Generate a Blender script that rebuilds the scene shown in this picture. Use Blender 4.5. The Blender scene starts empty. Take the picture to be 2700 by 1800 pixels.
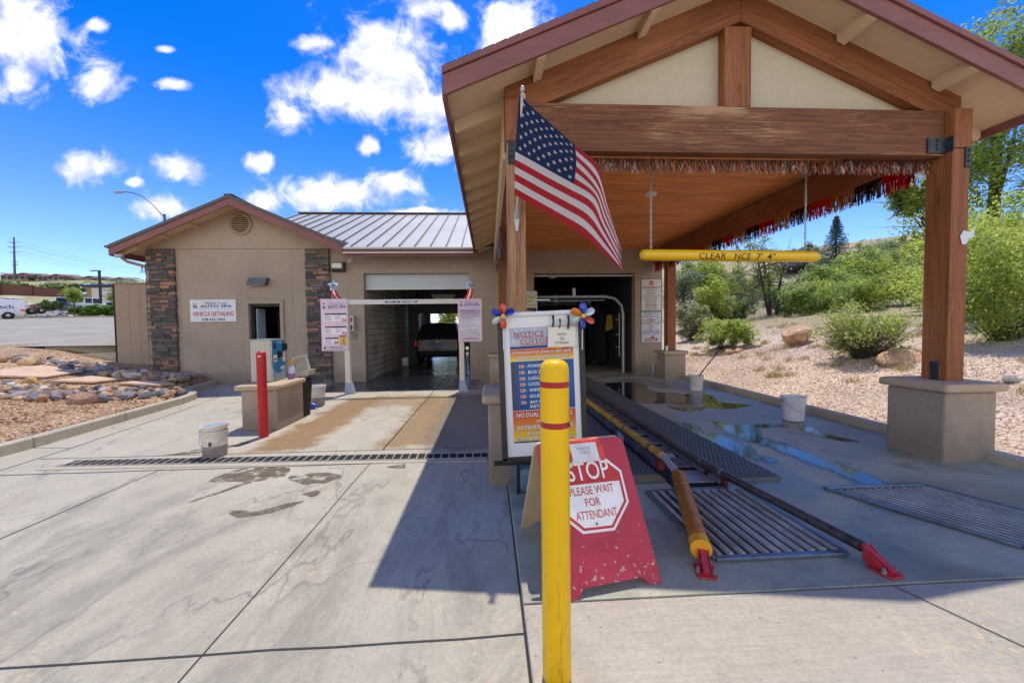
import bpy, bmesh, math, random
import numpy as np
from mathutils import Vector, Matrix
R = math.radians
random.seed(7)
rng = np.random.default_rng(11)
scene = bpy.context.scene
COL = scene.collection

# ------------------------------------------------------------------ camera
cd = bpy.data.cameras.new('camera'); cam = bpy.data.objects.new('camera', cd); COL.objects.link(cam)
cd.sensor_width = 36; cd.lens = 14.0; cd.clip_start = .05; cd.clip_end = 5000
cr = Vector((0.998243, -0.057951, -0.012353)); cu = Vector((0.014424, 0.03545, 0.999267)); cf = Vector((0.05747, 0.99769, -0.036224))
cam.matrix_world = Matrix(((cr.x, cu.x, -cf.x, 0), (cr.y, cu.y, -cf.y, 0), (cr.z, cu.z, -cf.z, 1.6), (0, 0, 0, 1)))
scene.camera = cam

# ------------------------------------------------------------------ exposure, sun, sky
scene.view_settings.view_transform = 'Standard'; scene.view_settings.look = 'None'
scene.view_settings.gamma = 1; scene.view_settings.exposure = 0.66
SUN_EL, SUN_AZ = R(70.3), R(14.5)
sd = bpy.data.lights.new('sun', 'SUN'); sd.energy = 2.6; sd.angle = R(.5); sd.color = (1, .93, .82)
so = bpy.data.objects.new('sun', sd); COL.objects.link(so)
sv = Vector((math.sin(SUN_AZ) * math.cos(SUN_EL), math.cos(SUN_AZ) * math.cos(SUN_EL), math.sin(SUN_EL)))
so.rotation_euler = sv.to_track_quat('Z', 'Y').to_euler(); so.location = (0, 0, 40)

def N(nt, t, ins=None, **kw):
    n = nt.nodes.new(t)
    for k, v in kw.items(): setattr(n, k, v)
    for k, v in (ins or {}).items():
        if isinstance(v, bpy.types.NodeSocket): nt.links.new(v, n.inputs[k])
        else:
            if n.inputs[k].type == 'VECTOR' and hasattr(v, '__len__'): v = v[:3]
            if n.inputs[k].type == 'RGBA' and len(v) == 3: v = (*v, 1)
            n.inputs[k].default_value = v
    return n
def MATH(nt, op, a, b=None, c=None, clamp=False):
    ins = {0: a}
    if b is not None: ins[1] = b
    if c is not None: ins[2] = c
    return N(nt, 'ShaderNodeMath', ins, operation=op, use_clamp=clamp).outputs[0]
def SMOOTH(nt, v, a, b, lo=0., hi=1.):
    return N(nt, 'ShaderNodeMapRange', {0: v, 1: a, 2: b, 3: lo, 4: hi}, interpolation_type='SMOOTHSTEP').outputs[0]
def MIX(nt, f, a, b, bt='MIX'):
    return N(nt, 'ShaderNodeMix', {0: f, 6: a, 7: b}, data_type='RGBA', blend_type=bt).outputs[2]

w = bpy.data.worlds.new('World'); scene.world = w; w.use_nodes = True
nt = w.node_tree; nt.nodes.clear()
sky = N(nt, 'ShaderNodeTexSky', sky_type='NISHITA'); sky.sun_disc = False
sky.sun_elevation = SUN_EL; sky.sun_rotation = SUN_AZ; sky.altitude = 1600; sky.air_density = 1.0; sky.dust_density = .6; sky.ozone_density = 2.5
tc = N(nt, 'ShaderNodeTexCoord')
sp = N(nt, 'ShaderNodeSeparateXYZ', {0: tc.outputs['Generated']})
skyc = N(nt, 'ShaderNodeHueSaturation', {'Hue': .516, 'Saturation': SMOOTH(nt, sp.outputs[2], .05, .5, 1.28, 1.45), 'Value': 1.12, 'Color': sky.outputs[0]}).outputs[0]
sp_y = sp.outputs[1]
ya = MATH(nt, 'MAXIMUM', MATH(nt, 'ABSOLUTE', sp.outputs[1]), .08)
px = MATH(nt, 'DIVIDE', sp.outputs[0], ya); pz = MATH(nt, 'DIVIDE', sp.outputs[2], ya)
pv = N(nt, 'ShaderNodeCombineXYZ', {0: px, 1: pz}).outputs[0]
BLOBS = [(-1.059, 0.679, 0.126, 0.092), (-1.069, 0.581, 0.057, 0.055), (-0.901, 0.58, 0.059, 0.05), (-0.895, 0.708, 0.024, 0.016), (-0.918, 0.386, 0.07, 0.039), (-0.718, 0.382, 0.052, 0.037), (-0.535, 0.401, 0.034, 0.023), (-0.236, 0.629, 0.151, 0.115), (-0.307, 0.559, 0.173, 0.069), (-0.473, 0.505, 0.051, 0.04), (-0.152, 0.533, 0.082, 0.058), (-0.124, 0.441, 0.077, 0.047), (-0.406, 0.678, 0.051, 0.023), (-0.141, 0.774, 0.076, 0.028), (-0.072, 0.748, 0.041, 0.04), (0.069, 0.735, 0.089, 0.087), (-0.359, 0.328, 0.162, 0.046), (-0.243, 0.352, 0.076, 0.035), (-0.53, 0.31, 0.056, 0.029), (-0.763, 0.292, 0.077, 0.034), (-0.284, 0.445, 0.029, 0.023), (-0.724, 0.578, 0.038, 0.014), (-0.748, 0.658, 0.022, 0.008), (-0.834, 0.35, 0.022, 0.012), (-0.186, 0.283, 0.1, 0.012), (-0.257, 0.708, 0.052, 0.034), (1.9, .8, .2, .12), (-2.1, .7, .3, .12)]
dens = None
for cx, cz, rx, rz in BLOBS:
    rx, rz = rx * 1.12, rz * 1.12
    d = N(nt, 'ShaderNodeVectorMath', {0: pv, 1: (1 / rx, 1 / rz, 0), 2: (-cx / rx, -cz / rz, 0)}, operation='MULTIPLY_ADD').outputs[0]
    l = N(nt, 'ShaderNodeVectorMath', {0: d}, operation='LENGTH').outputs[1]
    v = MATH(nt, 'MULTIPLY', MATH(nt, 'SUBTRACT', 1.0, l), 1.25)
    dens = v if dens is None else MATH(nt, 'SMOOTH_MAX', dens, v, .25)
nz = N(nt, 'ShaderNodeTexNoise', {'Vector': pv, 'Scale': 11.0, 'Detail': 12.0, 'Roughness': .6, 'Distortion': .7}).outputs[0]
nz2 = N(nt, 'ShaderNodeTexNoise', {'Vector': pv, 'Scale': 9.0, 'Detail': 6.0, 'Roughness': .6}).outputs[0]
# broken bright cloud added, unseen, behind the viewer as white fill for shade
dens = MATH(nt, 'MAXIMUM', dens, MATH(nt, 'SUBTRACT', SMOOTH(nt, sp_y, .05, -.3, -1.6, .62), SMOOTH(nt, sp.outputs[2], .45, .8, 0., 2.)))
dn = MATH(nt, 'ADD', dens, MATH(nt, 'ADD', MATH(nt, 'MULTIPLY', MATH(nt, 'SUBTRACT', nz, .5), 2.9), MATH(nt, 'MULTIPLY', MATH(nt, 'SUBTRACT', N(nt, 'ShaderNodeTexNoise', {'Vector': pv, 'Scale': 42.0, 'Detail': 8.0, 'Roughness': .6}).outputs[0], .5), .75)))
al = MATH(nt, 'MULTIPLY', SMOOTH(nt, dn, -.18, .85), .97)
shade = SMOOTH(nt, MATH(nt, 'ADD', nz2, MATH(nt, 'MULTIPLY', dn, .12)), .42, .66)
cc = MIX(nt, shade, (3.0, 3.35, 4.5, 1), (5.5, 5.55, 5.75, 1))
cc = MIX(nt, SMOOTH(nt, sp_y, 0., -.2), cc, (7.6, 7.5, 7.2, 1))  # brighter colour of the added rear cloud, so it fills the shaded fronts
bg = N(nt, 'ShaderNodeBackground', {'Color': MIX(nt, al, skyc, cc), 'Strength': .135})
nt.links.new(bg.outputs[0], N(nt, 'ShaderNodeOutputWorld').inputs[0])

# ------------------------------------------------------------------ helpers
def S(r, g, b, k=1.0):                       # display colour 0..255 -> linear
    f = lambda c: (c / 255 / 12.92 if c / 255 <= .04045 else ((c / 255 + .055) / 1.055) ** 2.4) * k
    return (f(r), f(g), f(b), 1)
MATS = {}
def mat(name, base=(.5, .5, .5), rough=.7, metal=0, var=.12, vs=8, bump=0, bs=60, big=0, bigs=.6, stretch=None, vcol=False, spec=.5, coat=0, trans=0, rand=None, emit=0, rvar=0):
    m = bpy.data.materials.new(name); m.use_nodes = True; nt = m.node_tree; nt.nodes.clear()
    out = N(nt, 'ShaderNodeOutputMaterial'); b = N(nt, 'ShaderNodeBsdfPrincipled')
    tc = N(nt, 'ShaderNodeTexCoord').outputs['Object']
    co = N(nt, 'ShaderNodeMapping', {0: tc, 3: stretch}).outputs[0] if stretch else tc
    if len(base) == 3: base = (*base, 1)
    col = base
    if vcol: col = N(nt, 'ShaderNodeAttribute', attribute_name='Col').outputs[0]
    if rand:
        oi = N(nt, 'ShaderNodeObjectInfo').outputs['Random']
        rp = N(nt, 'ShaderNodeValToRGB', {0: oi}); cr_ = rp.color_ramp; cr_.interpolation = 'CONSTANT'
        while len(cr_.elements) < len(rand): cr_.elements.new(.5)
        for i, c in enumerate(rand): cr_.elements[i].position = i / len(rand); cr_.elements[i].color = (*c[:3], 1)
        col = rp.outputs[0]
    n1 = N(nt, 'ShaderNodeTexNoise', {'Vector': co, 'Scale': vs, 'Detail': 6., 'Roughness': .6}).outputs[0]
    f = N(nt, 'ShaderNodeMapRange', {0: n1, 1: .28, 2: .72, 3: 1 - var, 4: 1 + var}).outputs[0]
    if big:
        n2 = N(nt, 'ShaderNodeTexNoise', {'Vector': co, 'Scale': bigs, 'Detail': 4., 'Roughness': .55}).outputs[0]
        f = MATH(nt, 'MULTIPLY', f, N(nt, 'ShaderNodeMapRange', {0: n2, 1: .3, 2: .7, 3: 1 - big, 4: 1 + big * .6}).outputs[0])
    cv = N(nt, 'ShaderNodeVectorMath', {0: col, 3: f}, operation='SCALE').outputs[0]
    nt.links.new(cv, b.inputs['Base Color'])
    b.inputs['Roughness'].default_value = rough; b.inputs['Metallic'].default_value = metal
    if rvar: nt.links.new(N(nt, 'ShaderNodeMapRange', {0: n1, 1: .3, 2: .7, 3: rough - rvar, 4: rough + rvar}).outputs[0], b.inputs['Roughness'])
    b.inputs['Specular IOR Level'].default_value = spec; b.inputs['Coat Weight'].default_value = coat
    if emit:
        nt.links.new(cv, b.inputs['Emission Color']); b.inputs['Emission Strength'].default_value = emit
    if bump:
        n3 = N(nt, 'ShaderNodeTexNoise', {'Vector': co, 'Scale': bs, 'Detail': 5., 'Roughness': .65}).outputs[0]
        nt.links.new(N(nt, 'ShaderNodeBump', {'Strength': bump, 'Distance': .02, 'Height': n3}).outputs[0], b.inputs['Normal'])
    sh = b.outputs[0]
    if trans:
        t = N(nt, 'ShaderNodeBsdfTranslucent', {'Color': cv}).outputs[0]
        sh = N(nt, 'ShaderNodeMixShader', {0: trans, 1: sh, 2: t}).outputs[0]
    nt.links.new(sh, out.inputs[0]); MATS[name] = m
    return m

def wm(o):
    return (wm(o.parent) @ o.matrix_parent_inverse if o.parent else Matrix()) @ o.matrix_basis
def adopt(o, parent):
    if parent is not None:
        o.parent = parent; o.matrix_parent_inverse = wm(parent).inverted()
def tag(o, label=None, cat=None, group=None, kind=None):
    if label: o['label'] = label
    if cat: o['category'] = cat
    if group: o['group'] = group
    if kind: o['kind'] = kind
    return o
def thing(name, label, cat, loc=(0, 0, 0), group=None, rz=0):
    o = bpy.data.objects.new(name, None); o.empty_display_size = .1; o.location = loc; o.rotation_euler.z = rz
    COL.objects.link(o); return tag(o, label, cat, group)
def dup(o, loc=None, rz=None, label=None, group=None, scale=None, parent=None):
    c = o.copy(); COL.objects.link(c)
    if parent is not None: c.parent = parent
    else:
        if loc is not None: c.location = loc
        if rz is not None: c.rotation_euler.z = rz
        if scale is not None: c.scale = scale if hasattr(scale, '__len__') else (scale,) * 3
        if label: c['label'] = label
        if group: c['group'] = group
    for ch in list(o.children): dup(ch, parent=c)
    return c

class MB:
    def __init__(s): s.v = []; s.f = []; s.c = []; s.col = (1, 1, 1, 1)
    def add(s, vs, fs):
        b = len(s.v); s.v += [tuple(v) for v in vs]; s.f += [tuple(i + b for i in f) for f in fs]; s.c += [s.col] * len(fs); return s
    def box(s, x0, x1, y0, y1, z0, z1):
        return s.add([(x, y, z) for x in (x0, x1) for y in (y0, y1) for z in (z0, z1)], [(0, 1, 3, 2), (4, 6, 7, 5), (0, 4, 5, 1), (2, 3, 7, 6), (0, 2, 6, 4), (1, 5, 7, 3)])
    def bar(s, p, q, wd, h, up=(0, 0, 1)):
        p, q = Vector(p), Vector(q); d = (q - p).normalized(); u = Vector(up); sdv = d.cross(u)
        if sdv.length < 1e-4: sdv = d.cross(Vector((0, 1, 0)))
        sdv.normalize(); u = sdv.cross(d); a = sdv * wd / 2; c = u * h / 2
        return s.add([p - a - c, p + a - c, p + a + c, p - a + c, q - a - c, q + a - c, q + a + c, q - a + c], [(0, 3, 2, 1), (4, 5, 6, 7), (0, 1, 5, 4), (1, 2, 6, 5), (2, 3, 7, 6), (3, 0, 4, 7)])
    def tube(s, pts, r, n=8, cap=True):
        pts = [Vector(p) for p in pts]; m = len(pts); rs = r if hasattr(r, '__len__') else [r] * m; vs = []; prev = None
        for i, p in enumerate(pts):
            d = (pts[min(i + 1, m - 1)] - pts[max(i - 1, 0)]).normalized()
            if prev is None: a = d.orthogonal().normalized()
            else: a = (prev - d * prev.dot(d)).normalized()
            prev = a; b = d.cross(a)
            vs += [p + (a * math.cos(2 * math.pi * k / n) + b * math.sin(2 * math.pi * k / n)) * rs[i] for k in range(n)]
        fs = [(i * n + k, i * n + (k + 1) % n, (i + 1) * n + (k + 1) % n, (i + 1) * n + k) for i in range(m - 1) for k in range(n)]
        if cap: fs += [tuple(range(n - 1, -1, -1)), tuple((m - 1) * n + k for k in range(n))]
        return s.add(vs, fs)
    def lathe(s, prof, c=(0, 0, 0), n=24, cols=None, axis='z'):
        vs = []
        for r_, z_ in prof:
            for k in range(n):
                a = 2 * math.pi * k / n; x, y = r_ * math.cos(a), r_ * math.sin(a)
                vs.append((c[0] + x, c[1] + y, c[2] + z_) if axis == 'z' else (c[0] + z_, c[1] + x, c[2] + y) if axis == 'x' else (c[0] + x, c[1] + z_, c[2] + y))
        m = len(prof); b = len(s.v); s.v += vs
        for i in range(m - 1):
            if cols: s.col = cols[i]
            s.f += [(b + i * n + k, b + i * n + (k + 1) % n, b + (i + 1) * n + (k + 1) % n, b + (i + 1) * n + k) for k in range(n)]; s.c += [s.col] * n
        for i, rev in ((0, True), (m - 1, False)):
            if prof[i][0] > 1e-5:
                f = [b + i * n + k for k in range(n)]; s.f.append(tuple(f[::-1] if rev else f)); s.c.append(s.col)
        return s
    def prism(s, poly, d):
        n = len(poly); d = Vector(d); a = [Vector(p) for p in poly]
        return s.add(a + [p + d for p in a], [tuple(range(n - 1, -1, -1)), tuple(range(n, 2 * n))] + [(i, (i + 1) % n, (i + 1) % n + n, i + n) for i in range(n)])
    def xz(s, pts, y0, y1): return s.prism([(x, y0, z) for x, z in pts], (0, y1 - y0, 0))
    def build(s, name, m, parent=None, smooth=False, bevel=0, at=None):
        me = bpy.data.meshes.new(name); vs = s.v
        if at is not None: vs = [(v[0] - at[0], v[1] - at[1], v[2] - at[2]) for v in vs]
        me.from_pydata(vs, [], s.f); me.materials.append(m if not isinstance(m, str) else MATS[m])
        ca = me.color_attributes.new('Col', 'FLOAT_COLOR', 'CORNER')
        ln = np.array([len(f) for f in s.f]); cl = np.repeat(np.array([(*c[:3], 1) for c in s.c], dtype=np.float32), ln, axis=0)
        ca.data.foreach_set('color', cl.ravel())
        if smooth:
            me.polygons.foreach_set('use_smooth', [True] * len(me.polygons)); me.set_sharp_from_angle(angle=R(smooth if smooth is not True else 40))
        o = bpy.data.objects.new(name, me); COL.objects.link(o)
        if at is not None: o.location = at
        if bevel:
            bm_ = o.modifiers.new('bevel', 'BEVEL'); bm_.width = bevel; bm_.segments = 2; bm_.limit_method = 'ANGLE'; bm_.angle_limit = R(40)
        adopt(o, parent); return o
def plank(name, p, q, wd, h, m, parent, up=(0, 0, 1), bevel=.006, jag=0):
    """a timber whose own X axis runs along its grain"""
    p, q = Vector(p), Vector(q); d = (q - p); L = d.length; d.normalize(); y = Vector(up).cross(d)
    if y.length < 1e-4: y = Vector((0, 1, 0)).cross(d)
    y.normalize(); z = d.cross(y)
    b = MB().box(-L / 2, L / 2, -wd / 2, wd / 2, -h / 2, h / 2)
    o = b.build(name, m, None, bevel=bevel)
    o.matrix_basis = Matrix.Translation((p + q) / 2) @ Matrix((d, y, z)).transposed().to_4x4()
    adopt(o, parent); return o

_tx = {}
def text_mesh(t, bold=0, space=1.0):
    k = (t, bold, space)
    if k not in _tx:
        cu = bpy.data.curves.new('txt', 'FONT'); cu.body = t; cu.size = 1; cu.offset = bold; cu.resolution_u = 3; cu.space_character = space; cu.align_x = 'CENTER'
        o = bpy.data.objects.new('txt', cu); COL.objects.link(o)
        bpy.context.view_layer.update(); dg = bpy.context.evaluated_depsgraph_get()
        me = bpy.data.meshes.new_from_object(o.evaluated_get(dg))
        V = np.array([v.co[:2] for v in me.vertices]); F = [tuple(p.vertices) for p in me.polygons]
        bpy.data.objects.remove(o); bpy.data.curves.remove(cu); bpy.data.meshes.remove(me)
        lo, hi = V.min(0), V.max(0); V = (V - lo) / (hi - lo); _tx[k] = (V, F)
    return _tx[k]
def slice_text(t, bold=0, n=9):
    V, F = text_mesh(t, bold); q = bmesh.new(); vs = [q.verts.new((v[0], v[1], 0)) for v in V]
    for f in F:
        try: q.faces.new([vs[i] for i in f])
        except ValueError: pass
    for i in range(1, n): bmesh.ops.bisect_plane(q, geom=q.verts[:] + q.edges[:] + q.faces[:], plane_co=(0, i / n, 0), plane_no=(0, 1, 0))
    q.verts.index_update(); r_ = ([(v.co.x, v.co.y) for v in q.verts], [tuple(v.index for v in f.verts) for f in q.faces]); q.free(); return r_
class Panel:
    """flat artwork laid out on a board: O top-left corner, U across, V down, W x H layout units"""
    def __init__(s, parent, O, U, V, W, H, Nn=(0, -1, 0)):
        s.p = parent; s.O = Vector(O); s.U = Vector(U) / W; s.V = Vector(V) / H; s.n = Vector(Nn).normalized(); s.mb = {}; s.k = 0
    def pt(s, x, y, z=0): return s.O + s.U * x + s.V * y + s.n * z
    def get(s, key):
        if key not in s.mb: s.mb[key] = MB()
        return s.mb[key]
    def poly(s, pts, z, part, col):
        b = s.get(part); b.col = col; b.add([s.pt(x, y, z) for x, y in pts], [tuple(range(len(pts)))]); return s
    def rect(s, x0, y0, x1, y1, z, part, col): return s.poly([(x0, y0), (x0, y1), (x1, y1), (x1, y0)], z, part, col)
    def disc(s, x, y, r, z, part, col, n=20, ry=None): return s.poly([(x + r * math.cos(-2 * math.pi * k / n), y + (ry or r) * math.sin(-2 * math.pi * k / n)) for k in range(n)], z, part, col)
    def text(s, t, x0, y0, x1, y1, col, z=.004, bold=.012, shear=0, space=1.0, part='lettering', slope=0):
        V, F = text_mesh(t, bold, space); b = s.get(part); b.col = col
        b.add([s.pt(x0 + (x1 - x0) * v[0] + shear * (v[1]) * (y1 - y0), y1 + (y0 - y1) * v[1] + slope * (x1 - x0) * v[0], z) for v in V], F); return s
    def done(s, m='paint'):
        for k, b in s.mb.items(): b.build(k, m, s.p)

def leaf_obj(name, C0, Rr, n, size, cols, m, parent=None, up=1.0, aspect=.55, at=None):
    """n leaves spread through clumps C0 (k,3) with radii Rr (k,)"""
    k = len(C0); idx = rng.integers(0, k, n)
    d = rng.normal(size=(n, 3)); d /= np.linalg.norm(d, axis=1)[:, None]
    c = C0[idx] + d * (Rr[idx] * rng.random(n) ** .45)[:, None]
    nn = rng.normal(size=(n, 3)); nn[:, 2] = np.abs(nn[:, 2]) + up; nn /= np.linalg.norm(nn, axis=1)[:, None]
    a = np.cross(nn, rng.normal(size=(n, 3))); a /= np.linalg.norm(a, axis=1)[:, None]; b = np.cross(nn, a)
    sz = size * (.6 + .8 * rng.random(n))[:, None]; a = a * sz; b = b * sz * aspect
    v = np.stack([c - a, c + b * .9 - a * .1, c + a, c - b * .9 - a * .1], 1).reshape(-1, 3)
    me = bpy.data.meshes.new(name)
    me.vertices.add(4 * n); me.loops.add(4 * n); me.polygons.add(n)
    if at is not None: v = v - np.array(at)
    me.vertices.foreach_set('co', v.ravel().astype(np.float32)); me.loops.foreach_set('vertex_index', np.arange(4 * n, dtype=np.int32))
    me.polygons.foreach_set('loop_start', np.arange(0, 4 * n, 4, dtype=np.int32))
    ca = me.color_attributes.new('Col', 'FLOAT_COLOR', 'CORNER')
    cols = np.array([c_[:3] for c_ in cols]); cl = cols[(rng.integers(0, len(cols), k))[idx]] * .5 + cols[rng.integers(0, len(cols), n)] * .5
    cl = cl * (.7 + .6 * rng.random(n))[:, None]
    ca.data.foreach_set('color', np.repeat(np.c_[cl, np.ones(n)], 4, axis=0).ravel().astype(np.float32))
    me.update(calc_edges=True); me.materials.append(MATS[m])
    o = bpy.data.objects.new(name, me); COL.objects.link(o)
    if at is not None: o.location = at
    adopt(o, parent); return o
def clumps(c, r, k, cr=.3, flat=1):
    d = rng.normal(size=(k, 3)); d /= np.linalg.norm(d, axis=1)[:, None]
    p = np.array(c) + d * np.array(r) * (rng.random(k) ** .5)[:, None] * .88
    return p, np.array([min(r)] * k) * cr * (.6 + .8 * rng.random(k))
sm = lambda t: (lambda t: t * t * (3 - 2 * t))(min(1, max(0, t)))
# ------------------------------------------------------------------ materials
mat('stucco', S(180, 162, 143, .92), .9, var=.1, vs=22, bump=.5, bs=90, big=.16, bigs=.55)
mat('stucco_cap', S(196, 172, 142, .92), .9, var=.08, vs=14, bump=.35, bs=120, big=.1, bigs=1.5)
mat('stucco_pale', S(208, 194, 170, .95), .9, var=.05, vs=14, bump=.35, bs=120, big=.06)
mat('soffit', S(218, 191, 158, .97), .8, var=.06, vs=5, stretch=(2, 2, 2))
def woodmat(name, base, dark, light, worn, knots=.5):
    m = bpy.data.materials.new(name); m.use_nodes = True; nt = m.node_tree; nt.nodes.clear()
    out = N(nt, 'ShaderNodeOutputMaterial'); bs = N(nt, 'ShaderNodeBsdfPrincipled'); P0 = N(nt, 'ShaderNodeTexCoord').outputs['Object']
    P = N(nt, 'ShaderNodeVectorMath', {0: P0, 1: N(nt, 'ShaderNodeCombineXYZ', {0: MATH(nt, 'MULTIPLY', N(nt, 'ShaderNodeObjectInfo').outputs['Random'], 7.)}).outputs[0]}, operation='ADD').outputs[0]
    st = lambda s: N(nt, 'ShaderNodeMapping', {0: P, 3: s}).outputs[0]
    kn = N(nt, 'ShaderNodeTexVoronoi', {'Vector': st((1.6, 7, 7)), 'Scale': 1.}).outputs['Distance']; kk = SMOOTH(nt, kn, .16, .05)
    warp = N(nt, 'ShaderNodeVectorMath', {0: st((1., 26, 26)), 1: N(nt, 'ShaderNodeCombineXYZ', {1: MATH(nt, 'MULTIPLY', SMOOTH(nt, kn, .45, .0), 2.2), 2: MATH(nt, 'MULTIPLY', SMOOTH(nt, kn, .45, .0), 2.2)}).outputs[0]}, operation='ADD').outputs[0]
    g1 = N(nt, 'ShaderNodeTexNoise', {'Vector': warp, 'Scale': 1.3, 'Detail': 5., 'Roughness': .6}).outputs[0]
    g2 = N(nt, 'ShaderNodeTexNoise', {'Vector': st((2.2, 75, 75)), 'Scale': 1.2, 'Detail': 4., 'Roughness': .7}).outputs[0]
    g3 = N(nt, 'ShaderNodeTexNoise', {'Vector': st((.6, 2.2, 2.2)), 'Scale': 1., 'Detail': 4.}).outputs[0]
    c = MIX(nt, SMOOTH(nt, g1, .36, .64), (*dark, 1), (*base, 1)); c = MIX(nt, MATH(nt, 'MULTIPLY', SMOOTH(nt, g2, .55, .75), .45), c, (*dark, 1))
    c = MIX(nt, MATH(nt, 'MULTIPLY', SMOOTH(nt, MATH(nt, 'ADD', g2, MATH(nt, 'MULTIPLY', MATH(nt, 'SUBTRACT', g3, .5), 1.1)), .58, .74), worn), c, (*light, 1)); c = MIX(nt, MATH(nt, 'MULTIPLY', kk, knots), c, (dark[0] * .5, dark[1] * .5, dark[2] * .5, 1))
    c = N(nt, 'ShaderNodeVectorMath', {0: c, 3: N(nt, 'ShaderNodeMapRange', {0: g3, 1: .3, 2: .7, 3: .82, 4: 1.15}).outputs[0]}, operation='SCALE').outputs[0]
    nt.links.new(c, bs.inputs['Base Color']); bs.inputs['Roughness'].default_value = .62; bs.inputs['Specular IOR Level'].default_value = .3
    nt.links.new(N(nt, 'ShaderNodeBump', {'Strength': .3, 'Distance': .006, 'Height': MATH(nt, 'ADD', g1, g2)}).outputs[0], bs.inputs['Normal']); nt.links.new(bs.outputs[0], out.inputs[0]); MATS[name] = m
woodmat('wood', (.33, .118, .046), (.22, .075, .029), (.42, .2, .09), .22)
woodmat('tie_wood', (.24, .092, .042), (.14, .05, .024), (.55, .36, .2), .55)
woodmat('wood_worn', (.46, .26, .13), (.24, .1, .045), (.6, .42, .26), .7)
mat('ceiling_board', (.78, .26, .06), .65, var=.28, vs=1.3, bump=.1, bs=6, stretch=(1.2, 7, 3), big=.12)
mat('trim_red', (.25, .09, .08), .55, var=.12, vs=3, stretch=(2, 10, 10), big=.15)
mat('tan_panel', S(170, 148, 126, .9), .7, var=.05, vs=4, big=.05)
mat('roof_metal', (.5, .49, .43), .38, .15, var=.06, vs=.8, big=.1, bigs=.3)
mat('roof_edge', (.1, .09, .09), .5, .2)
mat('shingle', (.07, .05, .04), .95, var=.4, vs=25)
mat('stone', vcol=True, rough=.9, var=.3, vs=22, bump=.5, bs=40)
mat('paint', vcol=True, rough=.45, var=.03, vs=3)
mat('paint_gloss', vcol=True, rough=.25, var=.03, vs=3, coat=.3)
mat('matte', vcol=True, rough=.85, var=.1, vs=10)
mat('steel_dark', (.33, .33, .33), .36, .35, var=.35, vs=9, rvar=.12, big=.3, bigs=2)
mat('steel', (.42, .42, .41), .35, .85, var=.25, vs=12, rvar=.12)
mat('galv', (.45, .46, .47), .45, .6, var=.12, vs=30)
mat('bracket_steel', (.045, .055, .07), .5, .5, var=.5, vs=20)
mat('black_metal', (.02, .02, .02), .5, .3)
mat('alu', (.62, .58, .5), .42, .35, var=.12, vs=4, stretch=(6, 6, 1))
mat('plastic_white', vcol=True, rough=.4, var=.06, vs=9, big=.08, bigs=4)
mat('cmu', (.3, .28, .24), .8, var=.15, vs=6, bump=.2, bs=50, big=.25)
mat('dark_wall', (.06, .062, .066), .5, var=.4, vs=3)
mat('glass_dark', (.015, .02, .025), .08, spec=.7, var=.02)
mat('rubber', (.018, .018, .018), .8)
mat('car_paint', vcol=True, rough=.22, coat=.6, var=.02, vs=2)
mat('tail_red', (.75, .02, .015), .3, emit=.1)
mat('led_red', (.9, .02, .01), .5, emit=2.5)
mat('foil', vcol=True, rough=.28, metal=.75, var=.1)
mat('rock', rough=.88, var=.3, vs=5, bump=.6, bs=14, rand=[S(178, 140, 104), S(150, 148, 146), S(104, 108, 112), S(206, 172, 132), S(172, 142, 128), S(128, 132, 134), S(182, 150, 108), S(150, 130, 128), S(206, 192, 172)])
for n_, c_ in (('rock_grey', S(150, 150, 150)), ('rock_brown', S(166, 132, 110)), ('rock_ochre', S(196, 156, 96)), ('rock_tan', S(206, 172, 130)), ('rock_dark', S(100, 104, 110)), ('rock_pale', S(204, 192, 176))): mat(n_, c_, .9, var=.3, vs=5, bump=.6, bs=14, big=.15, bigs=4)
mat('boulder', S(208, 168, 130, .95), .9, var=.3, vs=3, bump=.7, bs=9, big=.25, bigs=1.5)
mat('boulder_grey', S(150, 148, 146), .9, var=.3, vs=3, bump=.7, bs=9)
mat('flagstone', S(204, 174, 146), .85, var=.14, vs=4, bump=.25, bs=25, big=.1, bigs=1.2)
mat('bark', (.075, .058, .045), .95, var=.4, vs=8, bump=.5, bs=20, stretch=(4, 4, 1))
mat('bark_pale', (.2, .17, .14), .95, var=.3, vs=8)
mat('leaf', vcol=True, rough=.5, trans=.5, var=.1, vs=4)
mat('needle', vcol=True, rough=.6, trans=.15, var=.1, vs=4)
mat('brick_wall', (.14, .06, .042), .9, var=.2, vs=4, stretch=(1, 1, 6))
mat('tote', S(186, 178, 160), .5, var=.06)
mat('bag', (.012, .012, .014), .3, var=.3, bump=.6, bs=18)
mat('flag_cloth', vcol=True, rough=.7, trans=.55, var=.02)
mat('orange_roller', (.52, .17, .015), .45, var=.5, vs=5, big=.35, bigs=6, stretch=(1, 5, 5))
mat('yellow_pipe', (.62, .33, .035), .5, var=.4, vs=9, big=.3, bigs=4)
mat('bracket_red', (.5, .03, .035), .4, var=.3, vs=30)
mat('mat_rubber', (.12, .14, .125), .75, var=.2, vs=30)
mat('culvert', (.01, .01, .01), .9)

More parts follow.
